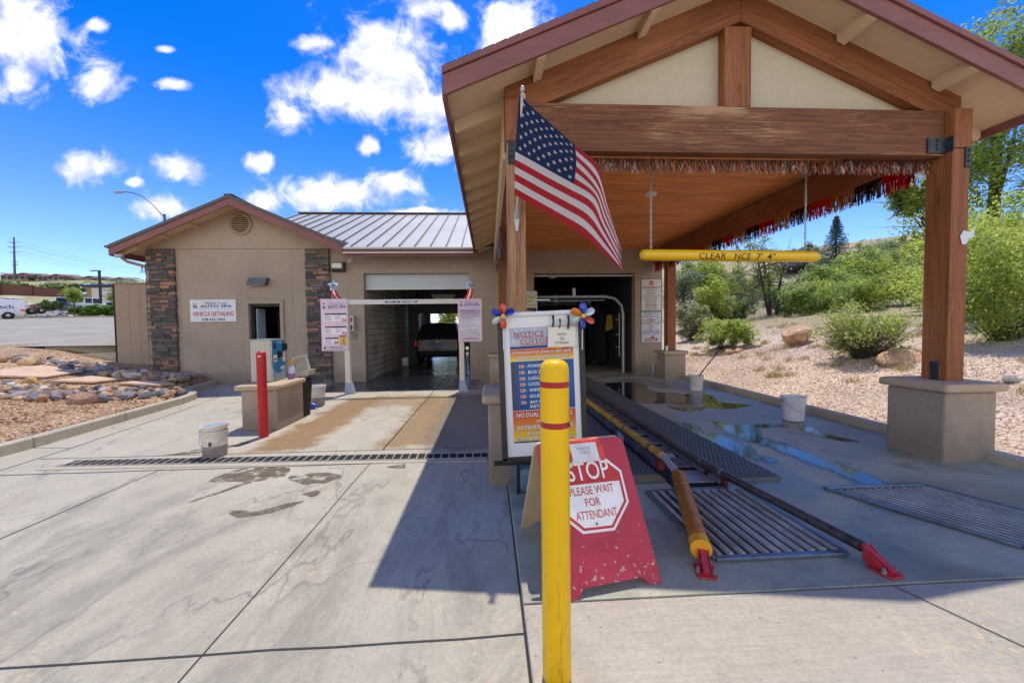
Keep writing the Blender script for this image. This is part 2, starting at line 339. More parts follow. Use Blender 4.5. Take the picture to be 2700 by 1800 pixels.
ms = MATS['stucco']; nt = ms.node_tree; P = N(nt, 'ShaderNodeTexCoord').outputs['Object']; bsn = [n for n in nt.nodes if n.type == 'BSDF_PRINCIPLED'][0]
zz = N(nt, 'ShaderNodeSeparateXYZ', {0: P}).outputs[2]; nn_ = N(nt, 'ShaderNodeTexNoise', {'Vector': N(nt, 'ShaderNodeMapping', {0: P, 3: (1, 1, .6)}).outputs[0], 'Scale': 3.2, 'Detail': 8., 'Roughness': .68}).outputs[0]
kd = MATH(nt, 'MULTIPLY', SMOOTH(nt, MATH(nt, 'SUBTRACT', zz, MATH(nt, 'MULTIPLY', nn_, .8)), .15, -.25), .5)
kv = MATH(nt, 'MULTIPLY', SMOOTH(nt, N(nt, 'ShaderNodeTexNoise', {'Vector': N(nt, 'ShaderNodeMapping', {0: P, 3: (5, 5, .35)}).outputs[0], 'Scale': 1., 'Detail': 6., 'Roughness': .6}).outputs[0], .56, .74), .28)
c0 = bsn.inputs['Base Color'].links[0].from_socket
nt.links.new(MIX(nt, kv, MIX(nt, kd, c0, S(120, 104, 90)), S(128, 114, 100)), bsn.inputs['Base Color'])
def concrete(name, base, stains=(), wet=False, broom=0, rough=.8, streak=.0, cool=False):
    m = bpy.data.materials.new(name); m.use_nodes = True; nt = m.node_tree; nt.nodes.clear()
    out = N(nt, 'ShaderNodeOutputMaterial'); b = N(nt, 'ShaderNodeBsdfPrincipled')
    P = N(nt, 'ShaderNodeTexCoord').outputs['Object']
    def noise(sc, det=6., ro=.6, st=None, di=0.):
        v = N(nt, 'ShaderNodeMapping', {0: P, 3: st}).outputs[0] if st else P
        return N(nt, 'ShaderNodeTexNoise', {'Vector': v, 'Scale': sc, 'Detail': det, 'Roughness': ro, 'Distortion': di}).outputs[0]
    f = N(nt, 'ShaderNodeMapRange', {0: noise(.55, 5.), 1: .3, 2: .7, 3: .86, 4: 1.08}).outputs[0]
    f = MATH(nt, 'MULTIPLY', f, N(nt, 'ShaderNodeMapRange', {0: noise(38, 6., .75), 1: .3, 2: .7, 3: .82, 4: 1.13}).outputs[0])
    f = MATH(nt, 'MULTIPLY', f, N(nt, 'ShaderNodeMapRange', {0: noise(4.5, 8., .7, None, .6), 1: .3, 2: .7, 3: .9, 4: 1.07}).outputs[0])
    if broom: f = MATH(nt, 'MULTIPLY', f, N(nt, 'ShaderNodeMapRange', {0: noise(6, 5., .7, (.35, 14, 1)), 1: .3, 2: .7, 3: 1 - broom, 4: 1 + broom}).outputs[0])
    col = N(nt, 'ShaderNodeVectorMath', {0: (*base, 1)[:3], 3: f}, operation='SCALE').outputs[0]
    ag = N(nt, 'ShaderNodeTexVoronoi', {'Vector': P, 'Scale': 55.}, feature='F1'); rnd = N(nt, 'ShaderNodeSeparateColor', {0: ag.outputs['Color']}).outputs[0]
    col = MIX(nt, MATH(nt, 'MULTIPLY', SMOOTH(nt, rnd, .86, .95), SMOOTH(nt, noise(.9), .5, .62)), col, (base[0] * 1.25, base[1] * 1.12, base[2] * .95, 1))
    pit = N(nt, 'ShaderNodeTexVoronoi', {'Vector': P, 'Scale': 26.}); pc_ = N(nt, 'ShaderNodeSeparateColor', {0: pit.outputs['Color']}).outputs[1]
    col = MIX(nt, MATH(nt, 'MULTIPLY', MATH(nt, 'MULTIPLY', SMOOTH(nt, pc_, .9, .93), SMOOTH(nt, pit.outputs['Distance'], .22, .1)), .7), col, (base[0] * .3, base[1] * .3, base[2] * .3, 1))
    rr = rough
    if streak:
        sp_ = N(nt, 'ShaderNodeSeparateXYZ', {0: P})
        t1 = MATH(nt, 'MULTIPLY', MATH(nt, 'MULTIPLY', SMOOTH(nt, noise(1.3, 12., .7, (1, .35, 1), 1.4), .42, .62), SMOOTH(nt, noise(11, 8., .72, (1, .5, 1), .5), .3, .6, .35, 1.)), streak)
        lane = MATH(nt, 'MULTIPLY', SMOOTH(nt, sp_.outputs[0], -5.6, -3.9), SMOOTH(nt, sp_.outputs[1], 5.0, 3.6))
        col = MIX(nt, MATH(nt, 'MULTIPLY', t1, lane), col, (.2, .18, .14, 1))
        # thin meandering cracks and drip lines
        vv = N(nt, 'ShaderNodeMapping', {0: P, 3: (1.0, .42, 1)}).outputs[0]
        wv = N(nt, 'ShaderNodeVectorMath', {0: vv, 1: N(nt, 'ShaderNodeVectorMath', {0: N(nt, 'ShaderNodeTexNoise', {'Vector': vv, 'Scale': 2.2, 'Detail': 5.}).outputs[1], 3: .9}, operation='SCALE').outputs[0]}, operation='ADD').outputs[0]
        cr_ = N(nt, 'ShaderNodeTexVoronoi', {'Vector': wv, 'Scale': 1.15}, feature='DISTANCE_TO_EDGE').outputs[0]
        cm = MATH(nt, 'MULTIPLY', SMOOTH(nt, cr_, .022, .002), MATH(nt, 'MULTIPLY', SMOOTH(nt, noise(.8), .38, .56), .62))
        col = MIX(nt, cm, col, (.17, .15, .125, 1))
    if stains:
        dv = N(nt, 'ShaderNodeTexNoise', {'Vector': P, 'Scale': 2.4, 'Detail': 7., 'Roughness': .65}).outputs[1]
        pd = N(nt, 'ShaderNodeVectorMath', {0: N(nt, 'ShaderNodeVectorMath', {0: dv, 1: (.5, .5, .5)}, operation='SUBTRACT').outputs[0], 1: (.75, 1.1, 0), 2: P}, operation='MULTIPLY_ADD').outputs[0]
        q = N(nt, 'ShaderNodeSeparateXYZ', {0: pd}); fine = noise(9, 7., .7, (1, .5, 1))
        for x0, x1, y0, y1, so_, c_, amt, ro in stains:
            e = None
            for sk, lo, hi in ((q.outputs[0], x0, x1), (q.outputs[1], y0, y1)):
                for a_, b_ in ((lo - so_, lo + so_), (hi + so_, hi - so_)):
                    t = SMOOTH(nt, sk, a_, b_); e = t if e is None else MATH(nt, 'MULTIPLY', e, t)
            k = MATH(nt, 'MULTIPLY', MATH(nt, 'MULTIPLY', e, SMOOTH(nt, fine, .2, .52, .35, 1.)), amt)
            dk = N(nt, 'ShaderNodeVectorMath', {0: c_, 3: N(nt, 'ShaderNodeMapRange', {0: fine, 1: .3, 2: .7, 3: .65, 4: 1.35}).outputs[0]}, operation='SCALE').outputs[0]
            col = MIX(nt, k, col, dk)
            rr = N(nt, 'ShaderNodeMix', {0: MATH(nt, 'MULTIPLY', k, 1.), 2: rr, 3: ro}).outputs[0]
    if wet:
        wn = noise(.75, 5., .6, None, .8); k = SMOOTH(nt, wn, .38, .62)
        col = MIX(nt, MATH(nt, 'MULTIPLY', k, .8), col, (base[0] * .4, base[1] * .42, base[2] * .44, 1)); dk_ = SMOOTH(nt, noise(2.6, 7., .66, None, .6), .54, .7); col = MIX(nt, MATH(nt, 'MULTIPLY', dk_, .5), col, (.1, .1, .09, 1)); sp2 = SMOOTH(nt, noise(14, 6., .7, None, .4), .58, .74); col = MIX(nt, MATH(nt, 'MULTIPLY', sp2, .4), col, (.12, .115, .1, 1)); lt_ = SMOOTH(nt, noise(3.7, 6., .65, (1, .5, 1), 1.), .6, .72); col = MIX(nt, MATH(nt, 'MULTIPLY', lt_, .35), col, (.5, .49, .42, 1))
        rr = N(nt, 'ShaderNodeMapRange', {0: k, 3: rough, 4: .32}).outputs[0]
    nt.links.new(col, b.inputs['Base Color'])
    if isinstance(rr, float): b.inputs['Roughness'].default_value = rr
    else: nt.links.new(rr, b.inputs['Roughness'])
    h = MATH(nt, 'ADD', noise(70, 4., .7), MATH(nt, 'MULTIPLY', noise(9, 5.), .6))
    if broom: h = MATH(nt, 'ADD', h, MATH(nt, 'MULTIPLY', noise(6, 5., .7, (.35, 16, 1)), 1.2))
    nt.links.new(N(nt, 'ShaderNodeBump', {'Strength': .16, 'Distance': .012, 'Height': h}).outputs[0], b.inputs['Normal'])
    nt.links.new(b.outputs[0], out.inputs[0]); MATS[name] = m
concrete('lane_concrete', (.455, .41, .31), streak=.6, stains=[
    (-3.2, -2.45, 5.35, 9.4, .12, (.27, .155, .055), .95, .5), (-1.5, -.8, 5.35, 9.3, .14, (.28, .17, .065), .9, .5), (-2.6, -1.2, 8.3, 9.6, .2, (.28, .175, .075), .75, .5),
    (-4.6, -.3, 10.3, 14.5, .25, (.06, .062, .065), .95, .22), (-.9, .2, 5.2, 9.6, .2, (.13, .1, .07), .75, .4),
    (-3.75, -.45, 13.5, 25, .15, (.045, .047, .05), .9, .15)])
concrete('slab_concrete', (.44, .43, .30), wet=True, rough=.6)
concrete('apron_concrete', (.44, .39, .3), broom=.1)
concrete('curb_concrete', (.46, .405, .3), rough=.85)
def gravel(name, cols, scale, dry=None, asphalt=False):
    m = bpy.data.materials.new(name); m.use_nodes = True; nt = m.node_tree; nt.nodes.clear()
    out = N(nt, 'ShaderNodeOutputMaterial'); b = N(nt, 'ShaderNodeBsdfPrincipled'); P = N(nt, 'ShaderNodeTexCoord').outputs['Object']
    vo = N(nt, 'ShaderNodeTexVoronoi', {'Vector': P, 'Scale': scale}); r_ = N(nt, 'ShaderNodeSeparateColor', {0: vo.outputs['Color']}).outputs[0]
    rp = N(nt, 'ShaderNodeValToRGB', {0: r_}); e = rp.color_ramp
    while len(e.elements) < len(cols): e.elements.new(.5)
    for i, c in enumerate(cols): e.elements[i].position = i / (len(cols) - 1); e.elements[i].color = (*c[:3], 1)
    n1 = N(nt, 'ShaderNodeTexNoise', {'Vector': P, 'Scale': .7, 'Detail': 6.}).outputs[0]
    col = N(nt, 'ShaderNodeVectorMath', {0: rp.outputs[0], 3: N(nt, 'ShaderNodeMapRange', {0: n1, 1: .3, 2: .7, 3: .8, 4: 1.15}).outputs[0]}, operation='SCALE').outputs[0]
    if dry:
        n2 = N(nt, 'ShaderNodeTexNoise', {'Vector': P, 'Scale': 1.1, 'Detail': 8., 'Roughness': .7}).outputs[0]
        sx = N(nt, 'ShaderNodeSeparateXYZ', {0: P}); k = SMOOTH(nt, MATH(nt, 'ADD', n2, MATH(nt, 'MULTIPLY', MATH(nt, 'SUBTRACT', sx.outputs[2], 1.25), .55)), .42, .66)
        col = MIX(nt, k, col, dry)
    nt.links.new(col, b.inputs['Base Color']); b.inputs['Roughness'].default_value = .95
    h = MATH(nt, 'ADD', MATH(nt, 'SUBTRACT', 1., vo.outputs['Distance']), MATH(nt, 'MULTIPLY', r_, .8))
    nt.links.new(N(nt, 'ShaderNodeBump', {'Strength': .25 if asphalt else .9, 'Distance': .03, 'Height': h}).outputs[0], b.inputs['Normal'])
    nt.links.new(b.outputs[0], out.inputs[0]); MATS[name] = m
gravel('pink_gravel', [S(188, 160, 134), S(234, 212, 188), S(218, 190, 162), S(246, 230, 210), S(226, 200, 174), S(160, 132, 108), S(240, 220, 196)], 36., dry=(.52, .42, .26, 1))
gravel('tan_gravel', [S(130, 100, 74), S(204, 168, 128), S(180, 142, 104), S(226, 196, 158), S(160, 124, 90), S(104, 82, 64), S(194, 158, 120)], 30.)
gravel('asphalt', [S(140, 133, 120), S(164, 156, 141), S(150, 143, 130), S(178, 169, 154)], 45., asphalt=True)
gravel('scrub', [S(132, 128, 84), S(186, 170, 132), S(200, 184, 150), S(116, 124, 78), S(170, 160, 124)], .35)
mat('water', (.02, .022, .022), .05, spec=.6, var=.1)
mw = mat('wet', (.17, .135, .085), .35, var=.3, vs=9); nt = mw.node_tree; P = N(nt, 'ShaderNodeTexCoord').outputs['Object']
wa = SMOOTH(nt, N(nt, 'ShaderNodeTexNoise', {'Vector': P, 'Scale': 7., 'Detail': 8., 'Roughness': .68}).outputs[0], .4, .54)
bsn = [n for n in nt.nodes if n.type == 'BSDF_PRINCIPLED'][0]; nt.links.new(MATH(nt, 'MULTIPLY', wa, .85), bsn.inputs['Alpha'])
md = mat('damp', (.12, .118, .1), .18, var=.3, vs=9); nt = md.node_tree; P = N(nt, 'ShaderNodeTexCoord').outputs['Object']
wa = SMOOTH(nt, N(nt, 'ShaderNodeTexNoise', {'Vector': P, 'Scale': 5., 'Detail': 8., 'Roughness': .68}).outputs[0], .36, .52); bsn = [n for n in nt.nodes if n.type == 'BSDF_PRINCIPLED'][0]; nt.links.new(MATH(nt, 'MULTIPLY', wa, .8), bsn.inputs['Alpha'])
mat('joint', (.05, .045, .04), .9)

# ------------------------------------------------------------------ ground, lane, slab, curbs, terrain
def tr(X, Y):
    d = X - 5.7; z = .1 + .22 * d if d < 7 else 1.64 + .12 * (d - 7)
    return z + .42 * max(0, Y - 38) * sm((X - 12) / 8) + .035 * math.sin(X * 1.7 + Y * .9) * math.sin(Y * 1.3) * min(1, max(0, d))
def tl(X, Y):
    d = max(0, -6.7 - X); z = .13 + .11 * d; t = sm((-X - 12) / 3) * sm((Y - 9) / 4); return z * (1 - t) + (1.15 + .065 * (Y - 13)) * t
def tfar(X, Y):
    for (y0, z0), (y1, z1) in (((13, 1.15), (45, 3.2)), ((45, 3.2), (60, 4.7)), ((60, 4.7), (85, 9.6)), ((85, 9.6), (290, 36.5)), ((290, 36.5), (420, 44)), ((420, 44), (2000, 60))):
        if Y <= y1: return z0 + (z1 - z0) * (Y - y0) / (y1 - y0)
    return 60
def sheet(name, xs, ys, fn, m, kind='structure'):
    b = MB(); vs = [(x, y, fn(x, y)) for y in ys for x in xs]; n = len(xs)
    b.add(vs, [(j * n + i, j * n + i + 1, (j + 1) * n + i + 1, (j + 1) * n + i) for j in range(len(ys) - 1) for i in range(n - 1)])
    return tag(b.build(name, m, smooth=180), kind=kind)
lin = lambda a, b, n: [a + (b - a) * i / (n - 1) for i in range(n)]
sheet('ground', (-1500, 1500), (-1200, 2500), lambda x, y: -.06, 'scrub')
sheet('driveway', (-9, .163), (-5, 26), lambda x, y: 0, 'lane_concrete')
b = MB().box(.17, 5.46, 2.166, 26, -.05, .06); tag(b.build('wash_slab', 'slab_concrete', bevel=.008), kind='structure')
b = MB().box(.17, 9, -5, 2.154, -.05, .058); tag(b.build('apron_slab', 'apron_concrete', bevel=.008), kind='structure')
b = MB()
def strip(b, pts, wd, z):
    for (x0, y0), (x1, y1) in zip(pts, pts[1:]):
        d = Vector((x1 - x0, y1 - y0, 0)).normalized(); n = Vector((-d.y, d.x, 0)) * wd / 2
        b.add([(x0 - n.x, y0 - n.y, z), (x1 - n.x, y1 - n.y, z), (x1 + n.x, y1 + n.y, z), (x0 + n.x, y0 + n.y, z)], [(0, 1, 2, 3)])
def wob(p, q, n=14, a=.006): return [(p[0] + (q[0] - p[0]) * t + random.uniform(-a, a), p[1] + (q[1] - p[1]) * t + random.uniform(-a, a)) for t in lin(0, 1, n)]
strip(b, wob((-1.45, -4), (-1.43, 4.78)), .008, .004); strip(b, wob((-1.42, 5.3), (-1.42, 12.3)), .02, .004)
strip(b, wob((-3.8, -4), (-3.82, 4.8)), .009, .004); strip(b, wob((-9, 1.93), (.16, 2.01), 30), .009, .005)
strip(b, wob((-6.4, 4.76), (.16, 4.76), 20), .014, .004); strip(b, wob((-5.71, 5.33), (.16, 5.28), 20), .012, .004); strip(b, wob((-5.8, 9.1), (.16, 9.1), 20), .014, .004)
strip(b, [(-5.72, 4.93), (-5.79, 5.75), (-6.1, 7.8), (-6.5, 9.87), (-6.9, 10.5), (-7.6, 10.7)], .014, .004); strip(b, [(-6.34, 5.86), (-5.8, 5.8)], .01, .005)
tag(b.build('lane_joints', 'joint'), kind='structure')
b = MB(); strip(b, [(.166, -5), (.166, 12.2)], .016, .003); strip(b, [(2.34, 2.15), (3.0, .3)], .008, .0625)
tag(b.build('slab_joints', 'joint'), kind='structure')
# gravel bank with its curb (right of the slab)
xs = lin(5.6, 9, 18) + lin(9.4, 16, 18) + lin(17, 60, 22) + [90, 150]; ys = lin(-6, 22, 58) + lin(23, 50, 24) + [54]
sheet('gravel_bank', xs, ys, tr, 'pink_gravel')
def curb(name, line, wd, z0, z1, m='curb_concrete', gap=1.8):
    b = MB()
    for (x0, y0), (x1, y1) in zip(line, line[1:]):
        L = math.hypot(x1 - x0, y1 - y0); k = max(1, round(L / gap)); d = Vector((x1 - x0, y1 - y0, 0)) / L
        for i in range(k):
            g = .005 if L > 1 else -.004
            p = Vector((x0, y0, 0)) + d * (L * i / k + g); q = Vector((x0, y0, 0)) + d * (L * (i + 1) / k - g)
            b.bar((p.x, p.y, (z0 + z1) / 2), (q.x, q.y, (z0 + z1) / 2), wd, z1 - z0)
    return tag(b.build(name, m, bevel=.018), kind='structure')
curb('slab_curb', [(5.54, 12.0), (5.54, -4)], .16, -.05, .17)
curb('bed_curb', [(-6.25, -2), (-6.42, 5.86), (-6.8, 9.1), (-6.92, 9.6), (-7.12, 9.95), (-7.4, 10.2), (-7.75, 10.5), (-8.1, 12.15)], .16, -.02, .15)
# planted bed
def bed_z(x, y):
    lim = -6.33 - max(0, y + 2) * .0215 if y < 5.9 else -6.5 - (y - 5.9) * .117 if y < 9.1 else -6.87 - (y - 9.1) * .85 if y < 10.5 else -8.0 - (y - 10.5) * .2
    return tl(x, y) - (.0 if x < lim - .02 else .4)
sheet('gravel_bed', lin(-24, -12, 9)[:-1] + lin(-12, -6.2, 45), lin(-2, 5, 8)[:-1] + lin(5, 14.4, 60), lambda x, y: bed_z(x, y) + .015 * math.sin(5 * x + 3 * y) * math.sin(4 * y - 2 * x), 'tan_gravel')
b = MB(); b.add([(-16, 13.4, 1.176), (-11.4, 13.4, 1.176), (-11.4, 14.4, 1.24), (-10.6, 46, 3.26), (-110, 46, 3.26), (-60, 13.4, 1.176)], [(0, 1, 2, 3, 4, 5)])
tag(b.build('parking_lot', 'asphalt'), kind='structure')
b = MB(); b.bar((-14.1, 13.55, .98), (-11.5, 14.15, 1.1), .18, .32); b.bar((-13.4, 13.3, .72), (-11.3, 13.5, .8), .18, .36)
tag(b.build('low_retaining_wall', 'curb_concrete', bevel=.02), 'low stepped concrete retaining wall between rock bed and parking lot', 'wall')
b = MB(); strip(b, [(-90, 44.2), (-38, 44.2)], .25, 3.22); b2 = MB().box(-90, -37, 44.2, 44.45, 3.0, 3.3); tag(b2.build('lot_curb', 'curb_concrete'), kind='structure')
xs = [-700, -500, -420] + lin(-380, -60, 40) + [-50, -40, -30, -20]; ys = lin(46, 90, 16) + lin(97, 300, 34) + [330, 380, 420, 520, 700]
def hillz(x, y):
    k = 1 - .5 * sm((x + 110) / 90)
    return (tfar(x, y) - .05) * (k if y > 90 else 1 - (1 - k) * sm((y - 60) / 30)) + (.8 * math.sin(x * .11) * math.sin(y * .07) if y > 100 else 0)
sheet('hillside', xs, ys, hillz, 'scrub')
# puddles and wet patches
def puddle(name, pts, z, m):
    c = []
    n = len(pts); sg_ = 1 if sum(pts[i - 1][0] * pts[i][1] - pts[i][0] * pts[i - 1][1] for i in range(n)) > 0 else -1
    for i in range(n):           # Catmull-Rom smoothing of the outline
        p0, p1, p2, p3 = (pts[(i + k - 1) % n] for k in range(4))
        for t in (0, .25, .5, .75):
            q = [.5 * (2 * p1[k] + (p2[k] - p0[k]) * t + (2 * p0[k] - 5 * p1[k] + 4 * p2[k] - p3[k]) * t * t + (3 * p1[k] - p0[k] - 3 * p2[k] + p3[k]) * t ** 3) for k in (0, 1)]
            c.append((q[0] + random.uniform(-.012, .012), q[1] + random.uniform(-.02, .02), z))
    if m == 'water':
        mx, my = sum(q[0] for q in c) / len(c), sum(q[1] for q in c) / len(c); e = []
        for i in range(len(c)):
            p, q = c[i - 1], c[(i + 1) % len(c)]; nx, ny = q[1] - p[1], p[0] - q[0]; l = math.hypot(nx, ny) + 1e-6; k = sg_ * random.uniform(.03, .09); e.append((c[i][0] + nx / l * k, c[i][1] + ny / l * k, .0622))
        bm = MB(); bm.add(e, [tuple(range(len(e)))]); tag(bm.build('damp_margin', 'damp'), kind='structure')
    bm = MB(); bm.add(c, [tuple(range(len(c)))]); return tag(bm.build(name, m), kind='structure')
for i, p in enumerate(([(3.53, 6.09), (3.68, 5.84), (4.07, 5.8), (4.41, 5.76), (4.36, 5.66), (3.99, 5.65), (3.78, 5.42), (3.67, 5.11), (3.76, 4.82), (3.74, 4.53), (3.76, 4.15), (3.82, 3.9), (3.77, 3.64), (3.75, 3.51), (3.62, 3.5), (3.55, 3.61), (3.56, 3.87), (3.54, 4.11), (3.52, 4.45), (3.5, 4.69), (3.46, 4.89), (3.39, 5.14), (3.39, 5.46)],
    [(2.92, 6.1), (3.07, 5.91), (2.99, 5.41), (3.16, 5.34), (3.22, 4.99), (3.21, 4.76), (3.11, 4.49), (3.2, 4.26), (3.08, 4.24), (2.97, 4.41), (2.93, 4.64), (2.86, 4.87), (2.87, 5.28)],
    [(4.75, 5.73), (4.72, 5.47), (4.66, 5.1), (4.75, 4.9), (4.58, 4.92), (4.49, 5.16), (4.52, 5.44)],
    [(4.29, 8.52), (4.72, 8.65), (4.72, 8.22), (4.52, 7.6), (4.92, 7.24), (4.3, 7.01), (4.02, 7.16), (3.75, 6.95), (3.44, 6.93), (3.39, 7.3), (3.75, 7.39), (4.0, 7.42), (4.32, 7.8), (4.31, 8.11)],
    [(3.67, 10.53), (4.04, 10.34), (3.8, 9.46), (3.86, 8.85), (4.2, 8.75), (4.2, 8.2), (4.1, 7.75), (3.82, 7.5), (3.46, 7.62), (2.95, 7.83), (2.98, 8.95), (3.1, 10.4)])):
    puddle('puddle', p, .064, 'water')
for p in ([(-2.9, 4.72), (-2.4, 4.74), (-2.25, 4.45), (-2.5, 4.3), (-2.75, 3.9), (-2.82, 3.86), (-2.62, 4.3), (-3.0, 4.35)], [(-2.2, 4.42), (-1.9, 4.5), (-1.62, 4.38), (-1.72, 4.2), (-2.0, 4.22)], [(-2.3, 3.6), (-2.05, 3.62), (-1.75, 3.8), (-1.85, 3.6), (-2.15, 3.48)], [(-1.85, 3.95), (-1.7, 4.0), (-1.68, 3.86)], [(-1.2, 4.62), (-1.02, 4.72), (-1.0, 4.56)], [(-4.3, 5.32), (-3.75, 5.42), (-3.4, 5.9), (-3.75, 5.75), (-4.05, 5.45)]):
    puddle('wet_patch', p, .0035, 'wet')
# ------------------------------------------------------------------ car wash building
def brickmat(name, c1, c2, mo, bw, bh, ms, rough=.8):
    m = bpy.data.materials.new(name); m.use_nodes = True; nt = m.node_tree; nt.nodes.clear()
    out = N(nt, 'ShaderNodeOutputMaterial'); b = N(nt, 'ShaderNodeBsdfPrincipled'); q = N(nt, 'ShaderNodeSeparateXYZ', {0: N(nt, 'ShaderNodeTexCoord').outputs['Object']})
    v = N(nt, 'ShaderNodeCombineXYZ', {0: MATH(nt, 'ADD', q.outputs[0], q.outputs[1]), 1: q.outputs[2]}).outputs[0]
    br = N(nt, 'ShaderNodeTexBrick', {'Vector': v, 'Color1': c1, 'Color2': c2, 'Mortar': mo, 'Scale': 1., 'Mortar Size': ms, 'Brick Width': bw, 'Row Height': bh})
    n1 = N(nt, 'ShaderNodeTexNoise', {'Vector': v, 'Scale': 1.2, 'Detail': 8.}).outputs[0]
    nt.links.new(N(nt, 'ShaderNodeVectorMath', {0: br.outputs[0], 3: N(nt, 'ShaderNodeMapRange', {0: n1, 1: .3, 2: .7, 3: .6, 4: 1.25}).outputs[0]}, operation='SCALE').outputs[0], b.inputs['Base Color'])
    b.inputs['Roughness'].default_value = rough
    nt.links.new(N(nt, 'ShaderNodeBump', {'Strength': .5, 'Distance': .01, 'Height': MATH(nt, 'SUBTRACT', 1., br.outputs[1])}).outputs[0], b.inputs['Normal'])
    nt.links.new(b.outputs[0], out.inputs[0]); MATS[name] = m
brickmat('block_wall', (.62, .57, .48, 1), (.5, .46, .39, 1), (.22, .2, .18, 1), .4, .2, .014, .6)
B = thing('car_wash_building', 'tan stucco car wash building with a gabled wing, stone columns and grey metal roof', 'building', (-3, 12.3, 0))
b = MB()
for x0, x1, z0, z1 in ((-9.9, -7.1, 0, 4), (-7.1, -6.2, 2.38, 4), (-6.2, -3.75, 0, 4), (-3.75, -.59, 3.27, 4), (-.59, 1.41, 0, 4), (1.41, 4.6, 3.24, 4), (4.6, 5.46, 0, 4)):
    b.box(x0, x1, 12.3, 12.6, z0, z1)
b.box(-9.9, -9.6, 12.61, 24, 0, 4); b.box(5.2, 5.46, 12.61, 30, 0, 4)
zw = lambda x: 5.25 - .43 * abs(x + 7.2)
b.xz([(-9.9, 4.006), (-4.25, 4.006), (-7.2, zw(-7.2) - .01), (-9.9, zw(-9.9) - .01)], 12.285, 12.6)
b.build('wall', 'stucco', B)
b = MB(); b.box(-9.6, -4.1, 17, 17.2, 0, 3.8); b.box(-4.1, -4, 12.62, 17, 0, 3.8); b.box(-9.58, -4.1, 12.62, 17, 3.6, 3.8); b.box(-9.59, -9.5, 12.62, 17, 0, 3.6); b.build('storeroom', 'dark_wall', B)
b = MB(); b.box(-3.95, -3.75, 12.61, 24, 0, 3.8); b.box(-.58, -.4, 12.61, 24, 0, 3.8); b.box(-3.74, -3.45, 23.8, 24.0, 0, 3.6); b.box(-.75, -.585, 23.8, 24, 0, 3.6); b.box(-3.449, -.751, 23.8, 24, 2.55, 3.6)
b.build('bay_wall', 'block_wall', B)
MB().box(-3.74, -.585, 12.62, 23.79, 3.62, 3.7).build('bay_ceiling', 'block_wall', B)
for k_, (x_, y_, h_) in enumerate(((1.75, 14.6, 2.0), (4.2, 15.2, 2.2), (1.8, 18, 2.1), (4.2, 19, 2.1))):
    b = MB(); b.col = (S(30, 50, 96), S(40, 44, 52), S(30, 50, 96), S(110, 30, 30))[k_]
    for j in range(26):
        a_ = j * .2417; b.bar((x_ + .1 * math.cos(a_), y_ + .1 * math.sin(a_), .3), (x_ + (.34 + .05 * math.sin(j * 3)) * math.cos(a_), y_ + .36 * math.sin(a_), .28 + .02 * (j % 3)), .05, .02); b.bar((x_ + .34 * math.cos(a_), y_ + .34 * math.sin(a_), .25), (x_ + .3 * math.cos(a_ + .1), y_ + .3 * math.sin(a_ + .1), h_), .06, .02)
    b.tube([(x_, y_, .1), (x_, y_, h_ + .5)], .06, 8); b.build('wash_brush', 'matte', B)
b = MB(); b.col = S(70, 74, 80)
for j in range(30):
    x_ = 1.7 + j * .09; b.bar((x_, 21 + .1 * math.sin(j), 2.9), (x_ + .03 * math.sin(2 * j), 21 + .15 * math.sin(j * 2), .9 + .1 * math.sin(j * 5)), .07, .012, (0, 1, 0))
b.bar((1.5, 21, 2.95), (4.5, 21, 2.95), .1, .1); b.build('cloth_curtain', 'matte', B)
b = MB(); b.col = S(190, 160, 50); b.prism([(4.3, 14.5, 1.4), (4.58, 14.5, 1.5), (4.55, 14.5, 2.0), (4.36, 14.5, 2.0)], (0, .05, 0)); b.build('yellow_flap', 'matte', B)
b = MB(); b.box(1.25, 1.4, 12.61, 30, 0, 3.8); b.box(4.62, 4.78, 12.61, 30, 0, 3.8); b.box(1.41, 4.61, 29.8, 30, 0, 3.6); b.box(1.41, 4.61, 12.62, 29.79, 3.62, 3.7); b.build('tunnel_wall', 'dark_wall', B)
# roofs
b = MB(); zm = lambda y: 3.88 + .43 * (y - 11.65) if y <= 17.75 else 3.88 + .43 * (23.85 - y)
b.prism([(-4.1, 11.62, zm(11.62)), (.15, 11.62, zm(11.62)), (.15, 17.75, zm(17.75)), (-8, 17.75, zm(17.75)), (-8, 15.9, zm(15.9)), (-7.2, 15.22, zm(15.22)), (-4.1, 12.18, zm(12.18))], (0, 0, .05)); b.prism([(-8, 17.755, zm(17.75)), (.15, 17.755, zm(17.75)), (.15, 24.4, zm(24.4)), (-8, 24.4, zm(24.4))], (0, 0, .05))
b.build('roof', 'roof_metal', B)
b = MB()
for i in range(19):
    x = -7.9 + .447 * i; y0 = max(11.66, 12.1 + (x + 4.1) * -1.0) if x < -4.1 else 11.66
    if y0 < 17.7: b.bar((x, y0, zm(y0) + .068), (x, 17.7, zm(17.7) + .068), .028, .04)
b.bar((-8.05, 17.75, zm(17.75) + .07), (.15, 17.75, zm(17.75) + .07), .3, .05); b.build('standing_seam', 'roof_edge', B)
b = MB(); zt = lambda x: 5.3 - .43 * abs(x + 7.2)
for (xa, xb) in ((-10.46, -7.2), (-4.12, -7.2)):
    b.prism([(xa, 11.66, zt(xa)), (xb, 11.66, zt(xb)), (xb, 18, zt(xb)), (xa, 18, zt(xa))] if xa < -8 else [(xa, 11.66, zt(xa)), (xb, 11.66, zt(xb)), (xb, 15.25, zt(xb)), (xa, 12.16, zt(xa))], (0, 0, .09))
b.bar((-7.2, 11.65, 5.385), (-7.2, 15.4, 5.385), .22, .04); b.build('wing_roof', 'roof_edge', B)
